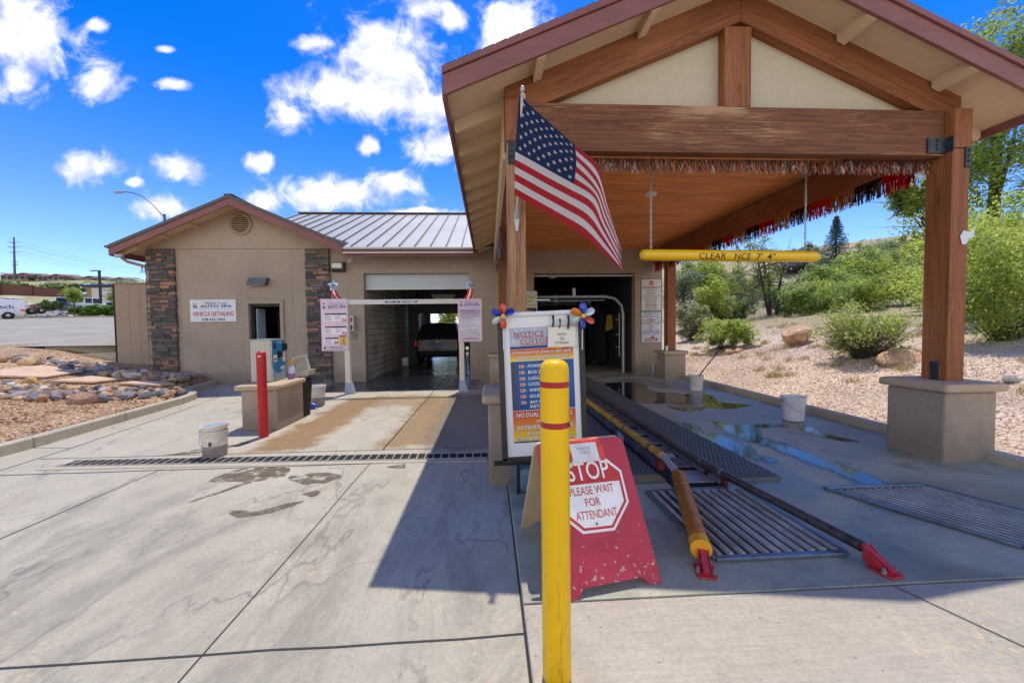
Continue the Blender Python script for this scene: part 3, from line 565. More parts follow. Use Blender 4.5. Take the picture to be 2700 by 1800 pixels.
for xa in (-10.44, -4.14):
    b = MB().xz([(xa, zt(xa) - .2), (-7.2 + (.002 if xa > -7 else -.002), zt(-7.2) - .2), (-7.2 + (.002 if xa > -7 else -.002), zt(-7.2) - .003), (xa, zt(xa) - .003)], 11.685, 11.73); b.build('barge_board', 'trim_red', B)
b = MB()
for xa in (-10.4, -4.2): b.prism([(xa, 11.735, zt(xa) - .06), (-7.2, 11.735, zt(-7.2) - .06), (-7.2, 12.28, zt(-7.2) - .06), (xa, 12.28, zt(xa) - .06)], (0, 0, .05))
b.prism([(-10.4, 12.29, zt(-10.4) - .06), (-9.91, 12.29, zt(-9.91) - .06), (-9.91, 18, zt(-9.91) - .06), (-10.4, 18, zt(-10.4) - .06)], (0, 0, .05)); b.build('soffit', 'soffit', B)
MB().bar((-10.3, 11.95, zt(-10.3) - .14), (-9.9, 11.95, zt(-9.9) - .14), .05, .13).build('rafter_tail', 'soffit', B)
for x in (-9.3, -8.5, -5.7, -5.0): MB().bar((x, 11.735, zt(x) - .1), (x, 12.28, zt(x) - .1), .09, .07).build('lookout', 'soffit', B)
MB().box(-10.46, -10.41, 11.74, 18, zt(-10.44) - .2, zt(-10.44) - .02).build('eave_board', 'trim_red', B)
MB().box(-4.06, -.3, 11.67, 11.71, 3.67, 3.865).build('fascia', 'trim_red', B, bevel=.004)
MB().box(-4.1, -.42, 11.57, 11.655, 3.735, 3.775).build('gutter', 'alu', B, bevel=.01)
b = MB(); b.box(-10.56, -10.46, 11.7, 18, 3.93, 3.99); b.build('eave_gutter', 'roof_edge', B)
b = MB(); b.tube([(-10.36, 12.0, 3.8), (-10.36, 12.02, 3.68), (-10.28, 12.06, 3.6), (-9.98, 12.2, 3.5), (-9.9, 12.24, 3.44), (-9.87, 12.25, 3.3), (-9.87, 12.25, .4)], .045, 8)
b.build('downspout', 'tan_panel', B, smooth=50)
# round gable vent
V = MB(); V.lathe([(.31, 0), (.33, -.03), (.29, -.05), (.25, -.045), (.24, 0)], (-7.25, 12.28, 4.72), 32, axis='y'); vo = V.build('gable_vent', 'tan_panel', B, smooth=40)
b = MB()
for i in range(8):
    z = -.2 + i * .057; hw = math.sqrt(max(.001, .235 ** 2 - z * z)); b.bar((-7.25 - hw, 12.255, 4.72 + z), (-7.25 + hw, 12.255, 4.72 + z), .03, .026, (0, -.6, 1))
b.build('louver', 'tan_panel', vo)
MB().lathe([(.24, .0), (.0, .001)], (-7.25, 12.282, 4.72), 32, axis='y').build('vent_backing', 'black_metal', vo)
# stone columns
def stone_column(x0, x1, z0, z1, yf):
    b = MB(); z = z0
    cols = [S(98, 92, 86), S(82, 79, 77), S(110, 103, 96), S(88, 85, 84), S(74, 71, 70), S(116, 106, 98), S(90, 86, 84), S(92, 88, 86), S(104, 98, 94), S(164, 124, 100), S(146, 110, 90), S(126, 102, 88)]
    while z < z1 - .02:
        h = min(random.choice((.04, .05, .06, .075, .09, .1)), z1 - z); x = x0 + random.uniform(-.01, .01)
        while x < x1 - .02:
            wd = min(random.uniform(.12, .42), x1 - x)
            if x1 - x - wd < .08: wd = x1 - x + random.uniform(-.015, .015)
            b.col = tuple(random.choice(cols)) if random.random() < .9 else (.1, .09, .08, 1); d = random.uniform(0, .04)
            jz = random.uniform(-.006, .006)
            b.add([(x + .004, yf - d, z + .003), (x + wd - .004, yf - d + random.uniform(-.012, .012), z + .003 + jz), (x + wd - .004, yf - d + random.uniform(-.012, .012), z + h - .003), (x + .004, yf - d, z + h - .003 + jz * .5), (x + .004, yf + .1, z + .003), (x + wd - .004, yf + .1, z + .003), (x + wd - .004, yf + .1, z + h - .003), (x + .004, yf + .1, z + h - .003)], [(0, 1, 2, 3), (5, 4, 7, 6), (3, 2, 6, 7), (4, 5, 1, 0), (4, 0, 3, 7), (1, 5, 6, 2)])
            x += wd
        z += h
    b.col = (.03, .027, .025, 1); b.box(x0 + .02, x1 - .02, yf + .02, yf + .12, z0, z1)
    b.build('stone_column', 'stone', B, bevel=.004)
stone_column(-9.93, -9.13, .3, 3.985, 12.23); stone_column(-5.42, -4.72, 0, 3.985, 12.23)
# man door
b = MB(); b.box(-7.26, -7.1, 12.24, 12.298, .1, 2.52); b.box(-6.2, -6.1, 12.24, 12.298, 0, 2.52); b.box(-7.098, -6.202, 12.24, 12.298, 2.38, 2.52); b.build('door_surround', 'stucco', B, bevel=.006)
b = MB(); b.box(-7.09, -7.02, 12.35, 12.45, .02, 2.37); b.box(-7.018, -6.21, 12.35, 12.45, 2.3, 2.37); dfo = b.build('door_frame', 'black_metal', B)
b = MB(); b.col = (.4, .5, .6, 1); b.box(-7.0, -6.97, 12.46, 12.9, .05, 2.25); b.build('door_edge', 'matte', dfo)
b = MB(); b.col = (.025, .01, .01, 1)
for i in range(5): b.tube([(-6.9 + i * .13, 13.6, .0), (-6.75 + i * .12, 13.3, 2.2)], .07, 8)
b.build('stored_roll', 'matte', B)
b = MB(); b.col = S(196, 204, 206, .9); b.box(-3.745, -.595, 12.47, 12.5, 2.83, 3.265)
for i in range(10): b.box(-3.745, -.595, 12.463, 12.4695, 2.86 + i * .04, 2.885 + i * .04)
b.col = S(210, 214, 216); b.box(-3.745, -.595, 12.44, 12.49, 2.79, 2.828); b.build('roller_door', 'paint', B)
b = MB(); b.col = S(190, 192, 186); b.box(1.415, 4.59, 12.36, 12.44, 3.15, 3.2); b.col = S(150, 150, 146); b.box(1.9, 2.1, 12.34, 12.42, 3.1, 3.16); b.build('door_track', 'paint', B)
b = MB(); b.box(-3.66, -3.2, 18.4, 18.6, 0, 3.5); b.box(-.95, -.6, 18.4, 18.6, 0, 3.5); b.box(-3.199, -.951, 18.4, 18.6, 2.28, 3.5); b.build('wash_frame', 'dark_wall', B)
b = MB(); b.tube([(-3.2, 19.6, 0), (-3.2, 19.6, 2.2), (-3.05, 19.6, 2.35), (-.9, 19.6, 2.35)], .07, 8); b.build('wash_arch', 'alu', B, smooth=50)
b = MB(); b.box(-2.9, -2.6, 14.6, 15.0, 2.75, 3.05); b.box(-1.0, -.75, 14.6, 15.0, 2.6, 3.05); b.bar((-3.7, 14.8, 3.1), (-.6, 14.8, 3.1), .12, .12); b.build('dryer', 'black_metal', B)
b = MB(); b.col = S(170, 160, 146); b.prism([(-2.1, 14.7, 2.82), (-1.2, 14.7, 2.82), (-1.35, 14.7, 2.55), (-1.9, 14.7, 2.55)], (0, .3, 0)); b.build('dryer_nozzle', 'matte', B)
for k, pts in enumerate(([(-3.5, 14.2, .09), (-3.45, 14.5, .09), (-3.12, 20.5, .09), (-3.1, 23.5, .09)], [(-.75, 13.4, .09), (-.95, 16, .09), (-1.1, 20, .09), (-1.1, 23.5, .09)])):
    MB().tube(pts, .035, 8).build('wheel_guide', 'steel', B, smooth=50)
for z, yy_, nm in ((2.42, 12.9, 'spray_arch'), (2.5, 16.5, 'spray_arch')):
    b = MB(); b.tube([(1.5, yy_, z + .14), (3.85, yy_, z + .14), (4.15, yy_, z + .06), (4.36, yy_, z - .15), (4.42, yy_, z - .45), (4.42, yy_, .07)], .055, 10); b.tube([(1.5, yy_ - .02, z + .02), (3.8, yy_ - .02, z + .02)], .015, 6); b.tube([(4.28, yy_ - .03, 2), (4.28, yy_ - .03, .6)], .015, 6)
    for x in (2.2, 2.75, 3.3): b.tube([(x, yy_ - .03, z + .02), (x, yy_ - .03, z - .07)], .013, 5)
    for zz in (1.8, 1.3, .9): b.tube([(4.28, yy_ - .03, zz), (4.15, yy_ - .05, zz + .01)], .016, 5)
    b.box(2.73, 2.83, yy_ - .07, yy_ + .07, z + .16, z + .42); b.build(nm, 'galv', B, smooth=50)

# ------------------------------------------------------------------ entrance canopy
K = thing('entrance_canopy', 'open gabled timber canopy on stucco pedestals before the wash tunnel', 'canopy', (2.8, 8, 0))
zr = lambda x: 5.25 - .426 * abs(x - 2.8)
XL, XR = -.38, 5.98
for xe in (XL, XR):
    s_ = 1 if xe > 2.8 else -1; xi = 2.8 + s_ * .001
    MB().prism([(xe, 3.93, zr(xe) + .03), (xi, 3.93, zr(xi) + .03), (xi, 30, zr(xi) + .03), (xe, 30, zr(xe) + .03)], (0, 0, .1)).build('roof', 'shingle', K)
    MB().prism([(xe, 3.94, zr(xe)), (xi, 3.94, zr(xi)), (xi, 12.25, zr(xi)), (xe, 12.25, zr(xe))], (0, 0, .027)).build('soffit', 'soffit', K)
    xo = xe + s_ * .02
    MB().xz([(xo, zr(xo) - .08), (xi, zr(xi) - .08), (xi, zr(xi) + .11), (xo, zr(xo) + .11)], 3.89, 3.928).build('barge_board', 'trim_red', K, bevel=.004)
    MB().xz([(xo + s_ * .01, zr(xo) + .112), (xi, zr(xi) + .116), (xi, zr(xi) + .18), (xo + s_ * .01, zr(xo) + .176)], 3.868, 3.928).build('barge_trim', 'trim_red', K, bevel=.004)
    b = MB()
    for i in range(26):
        x = xe + (xi - xe) * i / 26; x2 = xe + (xi - xe) * (i + .85) / 26
        b.bar((x, 3.91, zr(x) + .182), (x2, 3.91, zr(x2) + .184 + random.uniform(0, .004)), .06, .012 + random.uniform(0, .006), (0, 0, 1))
    b.build('shingle_edge', 'shingle', K)
    MB().box(min(xe, xe + s_ * .035), max(xe, xe + s_ * .035), 3.93, 12.02 if s_ < 0 else 30, zr(xe) - .1, zr(xe) + .1).build('fascia', 'trim_red', K, bevel=.004)
    for i in range(13):
        y = 4.55 + .61 * i; xa, xb = (2.8 + s_ * 2.56, xe - s_ * .03)
        b = MB(); b.prism([(xa, y, zr(xa) - .003), (xb, y, zr(xb) - .003), (xb, y, zr(xb) - .1), (xb - s_ * .03, y, zr(xb) - .13), (xa, y, zr(xa) - .15)], (0, .045, 0)); b.build('rafter_tail', 'soffit', K)
    xf = 2.8 + s_ * 2.62
    b = MB().box(min(xf, xf - s_ * .056), max(xf, xf - s_ * .056), 4.5, 12.25, 3.47, zr(xf) - .005); fb = b.build('frieze_board', 'soffit', K)
    b = MB(); xo2 = xf + s_ * .003
    for i in range(12):
        for dy in (.15, .3, .45):
            b.add([(xo2, 4.6 + .61 * i + dy + .022 * math.cos(t * math.pi / 4), 3.93 + .03 * math.sin(t * math.pi / 4)) for t in range(8)], [tuple(range(8))])
    b.build('vent_hole', 'black_metal', fb)
for x in (.55, 1.68, 2.8, 3.92, 5.05):
    z = zr(x) - (.002 if abs(x - 2.8) > .1 else .03); s_ = .426 * (1 if x < 2.7 else -1 if x > 2.9 else 0)
    MB().xz([(x - .045, z - .09 - .045 * s_), (x + .045, z - .09 + .045 * s_), (x + .045, z + .045 * s_), (x - .045, z - .045 * s_)], 3.93, 4.293).build('lookout', 'soffit', K)
# timber frame
th = math.atan(.426); h2 = .165
for s_ in (-1, 1):
    P0 = Vector((2.8 + s_ * 2.6, 4.38, 4.905 + .18 - .426 * 2.6)); P1 = Vector((2.8 + s_ * .0015, 4.38, 4.905 + .18)); d = (P1 - P0); L = d.length; d.normalize()
    y = Vector((0, 0, 1)).cross(d).normalized(); z = d.cross(y); t = math.tan(th)
    b = MB().prism([(-h2 * t, -.065, -h2), (L - h2 * t, -.065, -h2), (L + h2 * t, -.065, h2), (h2 * t, -.065, h2)], (0, .13, 0)); o = b.build('rafter_chord', 'wood', None, bevel=.005)
    o.matrix_basis = Matrix.Translation(P0) @ Matrix((d, y, z)).transposed().to_4x4(); adopt(o, K)
plank('tie_beam', (.405, 4.365, 3.73), (5.185, 4.365, 3.73), .13, .5, 'tie_wood', K)
plank('king_post', (2.76, 4.372, 3.985), (2.76, 4.372, 4.84), .3, .134, 'wood', K, up=(0, 1, 0))
MB().xz([(.3, 3.985), (5.3, 3.985), (5.3, 4.02), (2.8, 5.05), (.3, 4.02)], 4.435, 4.5).build('gable_infill', 'stucco_pale', K)
for nm, x0, x1, y0, y1, z0, z1, mt in (('post', .215, .405, 4.22, 4.49, .925, 3.53, 'wood_worn'), ('post', 5.19, 5.4, 4.22, 4.49, .925, 3.53, 'wood'), ('post', .29, .49, 11.15, 11.4, .865, 3.5, 'wood'), ('post', 5.12, 5.36, 11.15, 11.4, .865, 3.5, 'wood'),
                                       ('post_cap', .2, .4, 4.21, 4.5, 3.535, 3.965, 'wood'), ('post_cap', 5.2, 5.41, 4.21, 4.5, 3.535, 3.965, 'wood')):
    plank(nm, ((x0 + x1) / 2, (y0 + y1) / 2, z0), ((x0 + x1) / 2, (y0 + y1) / 2, z1), x1 - x0, y1 - y0, mt, K, up=(0, 1, 0), bevel=.008)
for x in (.32, 5.29): plank('side_beam', (x, 4.505, 3.72), (x, 12.28, 3.72), .16, .46, 'wood', K)
for y0, y1 in ((4.44, 6.95), (6.96, 9.6), (9.61, 12.285)): MB().box(.405, 5.205, y0, y1, 3.965, 3.995).build('ceiling_panel', 'ceiling_board', K, bevel=.004)
MB().box(.41, 5.2, 4.45, 12.28, 3.998, 4.02).build('ceiling_backing', 'wood', K)
b = MB(); b.col = S(225, 220, 210); b.lathe([(.0, -.03), (.09, -.028), (.11, 0)], (2.95, 7.1, 3.965), 20); b.build('ceiling_light', 'paint', K, smooth=40)
for x0, x1, y0, y1, z0, z1, zb in ((-.02, .6, 4.0, 4.62, -.03, .83, 0), (4.94, 5.55, 4.02, 4.66, .0, .83, 0), (.0, .62, 10.95, 11.55, 0, .77, 0), (4.96, 5.56, 10.95, 11.55, 0, .77, 0)):
    p_ = MB().box(x0, x1, y0, y1, z0, z1 - .002).build('pedestal', 'stucco', K, bevel=.025)
    MB().box(x0 - .06, x1 + .06, y0 - .06, y1 + .06, z1, z1 + .095).build('pedestal_cap', 'stucco_cap', p_, bevel=.03)
for bx in ((5.33, 5.402, 4.203, 4.219, 3.32, 3.545), (4.97, 5.186, 4.28, 4.298, 3.5, 3.67), (5.187, 5.1985, 4.212, 4.46, 3.5, 3.67), (5.177, 5.189, 4.3, 4.385, .926, 1.14), (.225, .3, 4.203, 4.219, 3.3, 3.535)):
    b = MB().box(*bx)
    if bx[1] - bx[0] > .02:
        for zz in (.3, .55, .8): b.lathe([(.014, 0), (.014, -.012), (0, -.013)], ((bx[0] + bx[1]) / 2, bx[2], bx[4] + (bx[5] - bx[4]) * zz), 6, axis='y')
    b.build('bracket', 'bracket_steel', K, bevel=.003)
# ------------------------------------------------------------------ things at the front
WHITE, BLACK, RED, NAVY = S(236, 236, 232), (.012, .012, .012, 1), (.55, .012, .015, 1), (.012, .03, .16, 1)
YEL = (.9, .53, .003, 1)
def lerp(a, b, t): return tuple(a[i] + (b[i] - a[i]) * t for i in range(3)) + (1,)
# yellow bollard
T = thing('bollard', 'tall yellow plastic-sleeved bollard with two red bands in front of the signs', 'bollard', (.278, 1.69, .058))
b = MB(); b.col = YEL; b.lathe([(.0605, 0), (.0625, .02), (.0625, 1.345), (.061, 1.365), (.054, 1.385), (.04, 1.396), (.02, 1.401), (0, 1.402)], (.278, 1.69, .058), 40); 
my = mat('bollard_yellow', YEL[:3], .38, spec=.3, var=.03, vs=3, big=.04, bigs=1.5, coat=.08, bump=.02, bs=8); nt = my.node_tree; bs_ = [n for n in nt.nodes if n.type == 'BSDF_PRINCIPLED'][0]; P_ = N(nt, 'ShaderNodeTexCoord').outputs['Object']
zz_ = N(nt, 'ShaderNodeSeparateXYZ', {0: P_}).outputs[2]; gr_ = N(nt, 'ShaderNodeTexNoise', {'Vector': N(nt, 'ShaderNodeMapping', {0: P_, 3: (30, 30, 5)}).outputs[0], 'Scale': 1., 'Detail': 6., 'Roughness': .65}).outputs[0]
k_ = MATH(nt, 'MULTIPLY', SMOOTH(nt, gr_, .5, .68), SMOOTH(nt, zz_, .75, .08, .04, .6)); sc_ = MATH(nt, 'MULTIPLY', SMOOTH(nt, N(nt, 'ShaderNodeTexNoise', {'Vector': N(nt, 'ShaderNodeMapping', {0: P_, 3: (14, 14, 60)}).outputs[0], 'Scale': 1., 'Detail': 3.}).outputs[0], .68, .74), .35)
cs_ = MIX(nt, k_, bs_.inputs['Base Color'].links[0].from_socket, (.3, .17, .02, 1)); nt.links.new(MIX(nt, sc_, cs_, (.55, .3, .02, 1)), bs_.inputs['Base Color'])
b.build('sleeve', 'bollard_yellow', T, smooth=40)
for z in (1.285, 1.113):
    b = MB(); b.col = (.4, .008, .012, 1); b.lathe([(.0628, z), (.0637, z + .001), (.0637, z + .024), (.0628, z + .025)], (.278, 1.69, .058), 40); b.build('reflective_band', 'paint_gloss', T, smooth=40)
# red bollard
T = thing('bollard', 'weathered red bollard in front of the payment pedestal', 'bollard', (-3.4, 6.14, 0))
b = MB(); b.col = (.5, .012, .012, 1); b.lathe([(.065, 0), (.065, .95), (.066, .955), (.066, 1.245), (.062, 1.265), (.04, 1.285), (0, 1.29)], (-3.4, 6.14, 0), 28); b.build('post', 'paint', T, smooth=40)
b = MB(); b.col = (.36, .01, .01, 1)
for z in (1.1, 1.19): b.lathe([(.0665, z), (.0672, z + .002), (.0672, z + .008), (.0665, z + .01)], (-3.4, 6.14, 0), 28)
b.build('seam', 'paint', T)
b = MB(); b.col = WHITE; b.lathe([(.067, 1.205), (.0675, 1.222)], (-3.4, 6.14, 0), 28); b.f = b.f[:0] + [f for i, f in enumerate(b.f) if i in (20, 21, 22)]; b.c = b.c[:len(b.f)]; b.build('worn_patch', 'matte', T)

# A-frame stop board
BL, E_, V_ = Vector((.422, 2.154, .062)), Vector((.590, .118, 0)), Vector((-.140, .305, .806))
nn = E_.cross(V_).normalized()
if nn.y > 0: nn = -nn
T = thing('sandwich_board', 'chipped red plywood sandwich board with an octagonal stop sign screwed on', 'sandwich board', tuple(BL + E_ * .5))
pu = lambda u, v, k=0: BL + E_ * u + V_ * v + nn * k
def rcorn(pts, r=.07, n=5):
    out = []
    for i, (x, y) in enumerate(pts):
        if y > .9:
            s_ = -1 if x > .5 else 1; out += [(x + s_ * (r - r * math.cos(a)), y - r * .7 + r * .7 * math.sin(a)) for a in (lin(0, math.pi / 2, n) if x > .5 else lin(math.pi / 2, 0, n))]
        else: out.append((x, y))
    return out
outl = rcorn([(0, 0), (.1, 0), (.19, .055), (.80, .055), (.87, 0), (1, 0), (1, 1), (0, 1)])
def chipmat(name, c, paint2):
    m = mat(name, c, .5, var=.08, vs=5, big=.1, bigs=3); nt = m.node_tree; bs = [n for n in nt.nodes if n.type == 'BSDF_PRINCIPLED'][0]
    P = N(nt, 'ShaderNodeTexCoord').outputs['Object']
    n1 = N(nt, 'ShaderNodeTexNoise', {'Vector': P, 'Scale': 34., 'Detail': 3., 'Roughness': .5}).outputs[0]; z = N(nt, 'ShaderNodeSeparateXYZ', {0: P}).outputs[2]
    lo = N(nt, 'ShaderNodeMapRange', {0: z, 1: .05, 2: .42, 3: .575, 4: .735}).outputs[0]
    k = MATH(nt, 'GREATER_THAN', n1, lo); src = bs.inputs['Base Color'].links[0].from_socket
    n2 = N(nt, 'ShaderNodeTexNoise', {'Vector': P, 'Scale': 7., 'Detail': 5.}).outputs[0]
    src = MIX(nt, MATH(nt, 'MULTIPLY', SMOOTH(nt, n2, .5, .75), .5), src, paint2)
    nt.links.new(MIX(nt, k, src, S(190, 165, 150)), bs.inputs['Base Color'])
    nt.links.new(N(nt, 'ShaderNodeBump', {'Strength': .5, 'Distance': .003, 'Height': MATH(nt, 'SUBTRACT', 1., k)}).outputs[0], bs.inputs['Normal'])
chipmat('chipped_red', (.48, .022, .055), (.56, .05, .10, 1)); chipmat('cream_board', S(206, 186, 150), S(190, 165, 125))
o = MB().prism([pu(u, v) for u, v in outl], -nn * .017).build('front_panel', 'chipped_red', T, bevel=.003)
# paint the bare plywood edge and the back leaf
BKL = Vector((.225, 2.95, .062)); VB = Vector(pu(0, 1)) - BKL; nb = E_.cross(VB).normalized()
if nb.y > 0: nb = -nb
MB().prism([BKL + E_ * u + VB * v * .985 + Vector((0, .03, 0)) for u, v in outl], -nb * .017).build('back_panel', 'cream_board', T, bevel=.003)
b = MB(); b.col = (.3, .3, .3, 1)
for u in (.15, .85): b.box(pu(u, 1)[0] - .03, pu(u, 1)[0] + .03, pu(u, 1)[1] + .005, pu(u, 1)[1] + .05, pu(u, 1)[2] - .03, pu(u, 1)[2] - .015)
b.build('hinge', 'steel', T)
SG = Panel(T, pu(0, 1), E_, -V_, 1, 1, nn)
fl = lambda pts: [(u, 1 - v) for u, v in pts]
octg = [(.715, .865), (.876, .755), (.868, .537), (.632, .368), (.289, .375), (.128, .485), (.13, .70), (.37, .872)]
cx_, cy_ = sum(p[0] for p in octg) / 8, sum(p[1] for p in octg) / 8
sc_ = lambda k: [(cx_ + (u - cx_) * k, cy_ + (v - cy_) * k) for u, v in octg]
so_ = MB(); so_.col = WHITE; so_.prism([pu(u, v, .004) for u, v in octg], nn * .004); sgo = so_.build('stop_sign', 'paint', T)
SG.p = sgo
ring = sc_(.93); ring2 = sc_(.86)
for i in range(8):
    j = (i + 1) % 8; SG.poly(fl([ring[i], ring2[i], ring2[j], ring[j]]), .0095, 'red_border', RED)
SG.poly(fl([(.155, .693), (.845, .688), (.848, .745), (.70, .842), (.38, .85), (.157, .69)]), .0105, 'red_field', (.5, .012, .02, 1))
SG.text('STOP', .262, 1 - .842, .733, 1 - .716, WHITE, z=.0125, bold=.008, space=1.02)
SG.text('PLEASE WAIT', .243, 1 - .674, .735, 1 - .619, RED, z=.0105, bold=.0)
SG.text('FOR', .39, 1 - .594, .552, 1 - .541, RED, z=.0105, bold=.0); SG.text('ATTENDANT', .256, 1 - .514, .71, 1 - .461, RED, z=.0105, bold=.0)
SG.disc(.455, 1 - .425, .011, .011, 'bolt', (.12, .11, .1, 1), 10)
SG.done()
NP = thing('taped_note', 'sun bleached paper note taped with red plastic to the top of the sandwich board', 'note', tuple(pu(.5, .9, .02)))
b = MB(); b.col = (.6, .045, .02, 1)
g_ = [[pu(.30 + .42 * i / 8 + .01 * math.sin(j), .85 + .145 * j / 5 + (.012 * math.sin(i * 1.3) if j == 0 else 0), .016 + .006 * math.sin(i * 1.1 + j * .8)) for i in range(9)] for j in range(6)]
g_.append([pu(.30 + .40 * i / 8, 1.01, -.01 + .01 * math.sin(i)) for i in range(9)])
b.add([p for r_ in g_ for p in r_], [(j * 9 + i, j * 9 + i + 1, (j + 1) * 9 + i + 1, (j + 1) * 9 + i) for j in range(6) for i in range(8)]); b.build('red_plastic', 'paint', NP, smooth=180)
b = MB(); b.col = S(206, 206, 204)
g_ = [[pu(.345 + .305 * i / 6, .838 + .135 * j / 4, .027 + .003 * math.sin(i * 1.4 + j)) for i in range(7)] for j in range(5)]
b.add([p for r_ in g_ for p in r_], [(j * 7 + i, j * 7 + i + 1, (j + 1) * 7 + i + 1, (j + 1) * 7 + i) for j in range(4) for i in range(6)]); po = b.build('paper', 'paint', NP, smooth=180)
Q = Panel(po, pu(0, 1), E_, -V_, 1, 1, nn); Q.text('PLEASE', .43, .055, .575, .075, S(160, 160, 160), z=.032, bold=0); Q.text('HONK', .45, .085, .56, .105, S(165, 165, 165), z=.032, bold=0); Q.done()

# notice board on a spring base
T = thing('sign_stand', 'tall weathered notice board in a brown frame on a grey weighted base', 'sign stand', (.47, 3.7, .06))
yf = 3.56
q0, q1, q2, q3 = Vector((.118, yf, 1.695)), Vector((.8, yf, 1.722)), Vector((.838, yf, .445)), Vector((.158, yf, .425))
b = MB(); b.col = S(232, 232, 230); b.prism([q0, q3, q2, q1], (0, .03, 0)); bo = b.build('board', 'paint', T)
b = MB()
b.bar(q0 + Vector((-.02, 0, .0)), q3 + Vector((-.03, 0, -.03)), .05, .05, (0, 1, 0)); b.bar(q1 + Vector((.027, .01, -.05)), q2 + Vector((.027, .01, -.03)), .05, .05, (0, 1, 0)); b.bar(q3 + Vector((-.05, 0, -.025)), q2 + Vector((.05, 0, -.025)), .05, .045, (0, 0, 1))
b.build('frame', mat('frame_brown', (.035, .027, .022), .5, var=.5, vs=20), T, bevel=.004)
b = MB(); b.col = S(220, 222, 224); b.bar(q0 + Vector((-.03, .0, .012)), q1 + Vector((.03, .0, .012)), .06, .035); b.build('top_rail', 'matte', T, bevel=.004)
b = MB(); b.bar((.03, 3.58, .365), (.42, 3.58, .365), .07, .022); b.bar((.25, 3.62, .06), (.25, 3.62, .36), .03, .03); b.bar((.7, 3.62, .06), (.7, 3.62, .36), .03, .03); b.bar((.42, 3.58, .365), (.86, 3.58, .365), .07, .022); b.build('foot_rail', 'black_metal', T)
b = MB(); b.col = S(92, 116, 134); b.box(.23, .86, 3.6, 3.95, .065, .3); b.build('weighted_base', 'paint', T, bevel=.06)
b = MB(); b.col = S(120, 124, 128); b.box(.2, .36, 3.97, 4.0, .06, .42); b.box(.5, .64, 3.97, 4.0, .06, .4); b.build('base_plate', 'matte', T)
# poster, laid out in the photo-like units of the board (0..710 x 0..1310)
O_ = q0; PN = Panel(bo, O_, q1 - q0, q3 - q0, 710, 1310)
z1 = .003; gx0, gx1 = 62, 655
PN.rect(gx0, 112, gx1, 285, z1, 'poster', S(178, 184, 198))
for (sx, sy, r_) in ((95, 240, 26), (180, 140, 22), (300, 128, 20), (120, 128, 18), (160, 250, 16)):
    PN.poly([(sx + (r_ if k % 2 == 0 else r_ * .42) * math.sin(k * math.pi / 5), sy - (r_ if k % 2 == 0 else r_ * .42) * math.cos(k * math.pi / 5)) for k in range(10)], z1 + .001, 'poster', S(205, 209, 218))
PN.rect(gx0, 285, gx1, 310, z1, 'poster', S(24, 64, 120))
def grad(y0, y1, c0, c1, n=14, x0=gx0, x1=gx1):
    for i in range(n): PN.rect(x0, y0 + (y1 - y0) * i / n, x1, y0 + (y1 - y0) * (i + 1) / n, z1, 'poster', lerp(c0, c1, (i + .5) / n))
c_r, c_o, c_y = S(214, 74, 40), S(232, 140, 40), S(246, 214, 40)
grad(314, 368, c_r, c_o, 8); grad(368, 418, c_o, c_y, 8)
grad(424, 620, S(36, 84, 140), S(30, 96, 160), 8); grad(620, 880, S(30, 96, 160), S(26, 70, 136), 8)
for i in range(8): PN.rect(gx0, 424, gx0 + 70 - i * 8, 880, z1 + .0006 + i * .0001, 'poster', lerp(S(38, 82, 134), S(70, 66, 78), i / 7))
grad(886, 1010, S(206, 64, 40), S(226, 130, 44), 10); grad(1010, 1170, S(226, 130, 44), c_y, 10); PN.rect(gx0, 1170, gx1, 1184, z1, 'poster', S(24, 58, 116))
rd = S(186, 36, 40)
def serif(t, x0, y0, x1, y1, col):
    PN.text(t, x0, y0, x1, y1, col, z=.006, bold=.0, space=1.12)
    n = len(t); 
    for i, ch in enumerate(t):
        if ch in 'NTIEMU':
            xc = x0 + (x1 - x0) * (i + .5) / n
            PN.rect(xc - 15, y1 - 4, xc + 15, y1 + 1, .0062, 'lettering', col)
serif('NOTICE TO', 106, 150, 520, 200, rd); PN.rect(110, 208, 520, 212, .006, 'lettering', rd)
serif('CUSTOMERS', 160, 222, 560, 268, rd); PN.rect(165, 276, 560, 280, .006, 'lettering', rd)
def outlined(t, x0, y0, x1, y1, sh=0, col=WHITE, ol=S(20, 34, 70)):
    PN.text(t, x0 - 2, y0 - 1, x1 + 4, y1 + 4, ol, z=.0052, bold=.02, shear=sh); PN.text(t, x0, y0, x1, y1, col, z=.0064, bold=.014, shear=sh)
outlined('ALTHOUGH OUR WASH IS VERY SAFE,', 72, 332, 640, 360); outlined('WE ARE NOT RESPONSIBLE FOR:', 112, 378, 612, 404)
for i, (t, wd) in enumerate((('POWER ANTENNAS', 330), ('BUG SHIELDS', 250), ('LUGGAGE RACKS', 300), ('LOOSE CHROME', 290), ('WIPER BLADES', 280), ('GLUED ON ITEMS', 320), ('ANY NON FACTORY', 340), ('INSTALLED ITEMS', 320))):
    y = 455 + i * 56 if i < 7 else 455 + 6 * 56 + 42
    PN.text(t, 218 + i, y, 218 + i + wd, y + 30, WHITE, z=.006, bold=.014, shear=.18)
    if i < 7:
        x = 138 + i; PN.poly([(x, y + 2), (x, y + 32), (x + 28, y + 27), (x + 28, y + 36), (x + 58, y + 17), (x + 28, y - 2), (x + 28, y + 7)], .005, 'lettering', S(225, 225, 215)); PN.poly([(x + 3, y + 6), (x + 3, y + 28), (x + 31, y + 23), (x + 31, y + 31), (x + 54, y + 17), (x + 31, y + 3), (x + 31, y + 11)], .006, 'lettering', S(232, 130, 36)); PN.poly([(x + 3, y + 6), (x + 3, y + 28), (x + 22, y + 24), (x + 22, y + 10)], .0065, 'lettering', S(214, 60, 40))
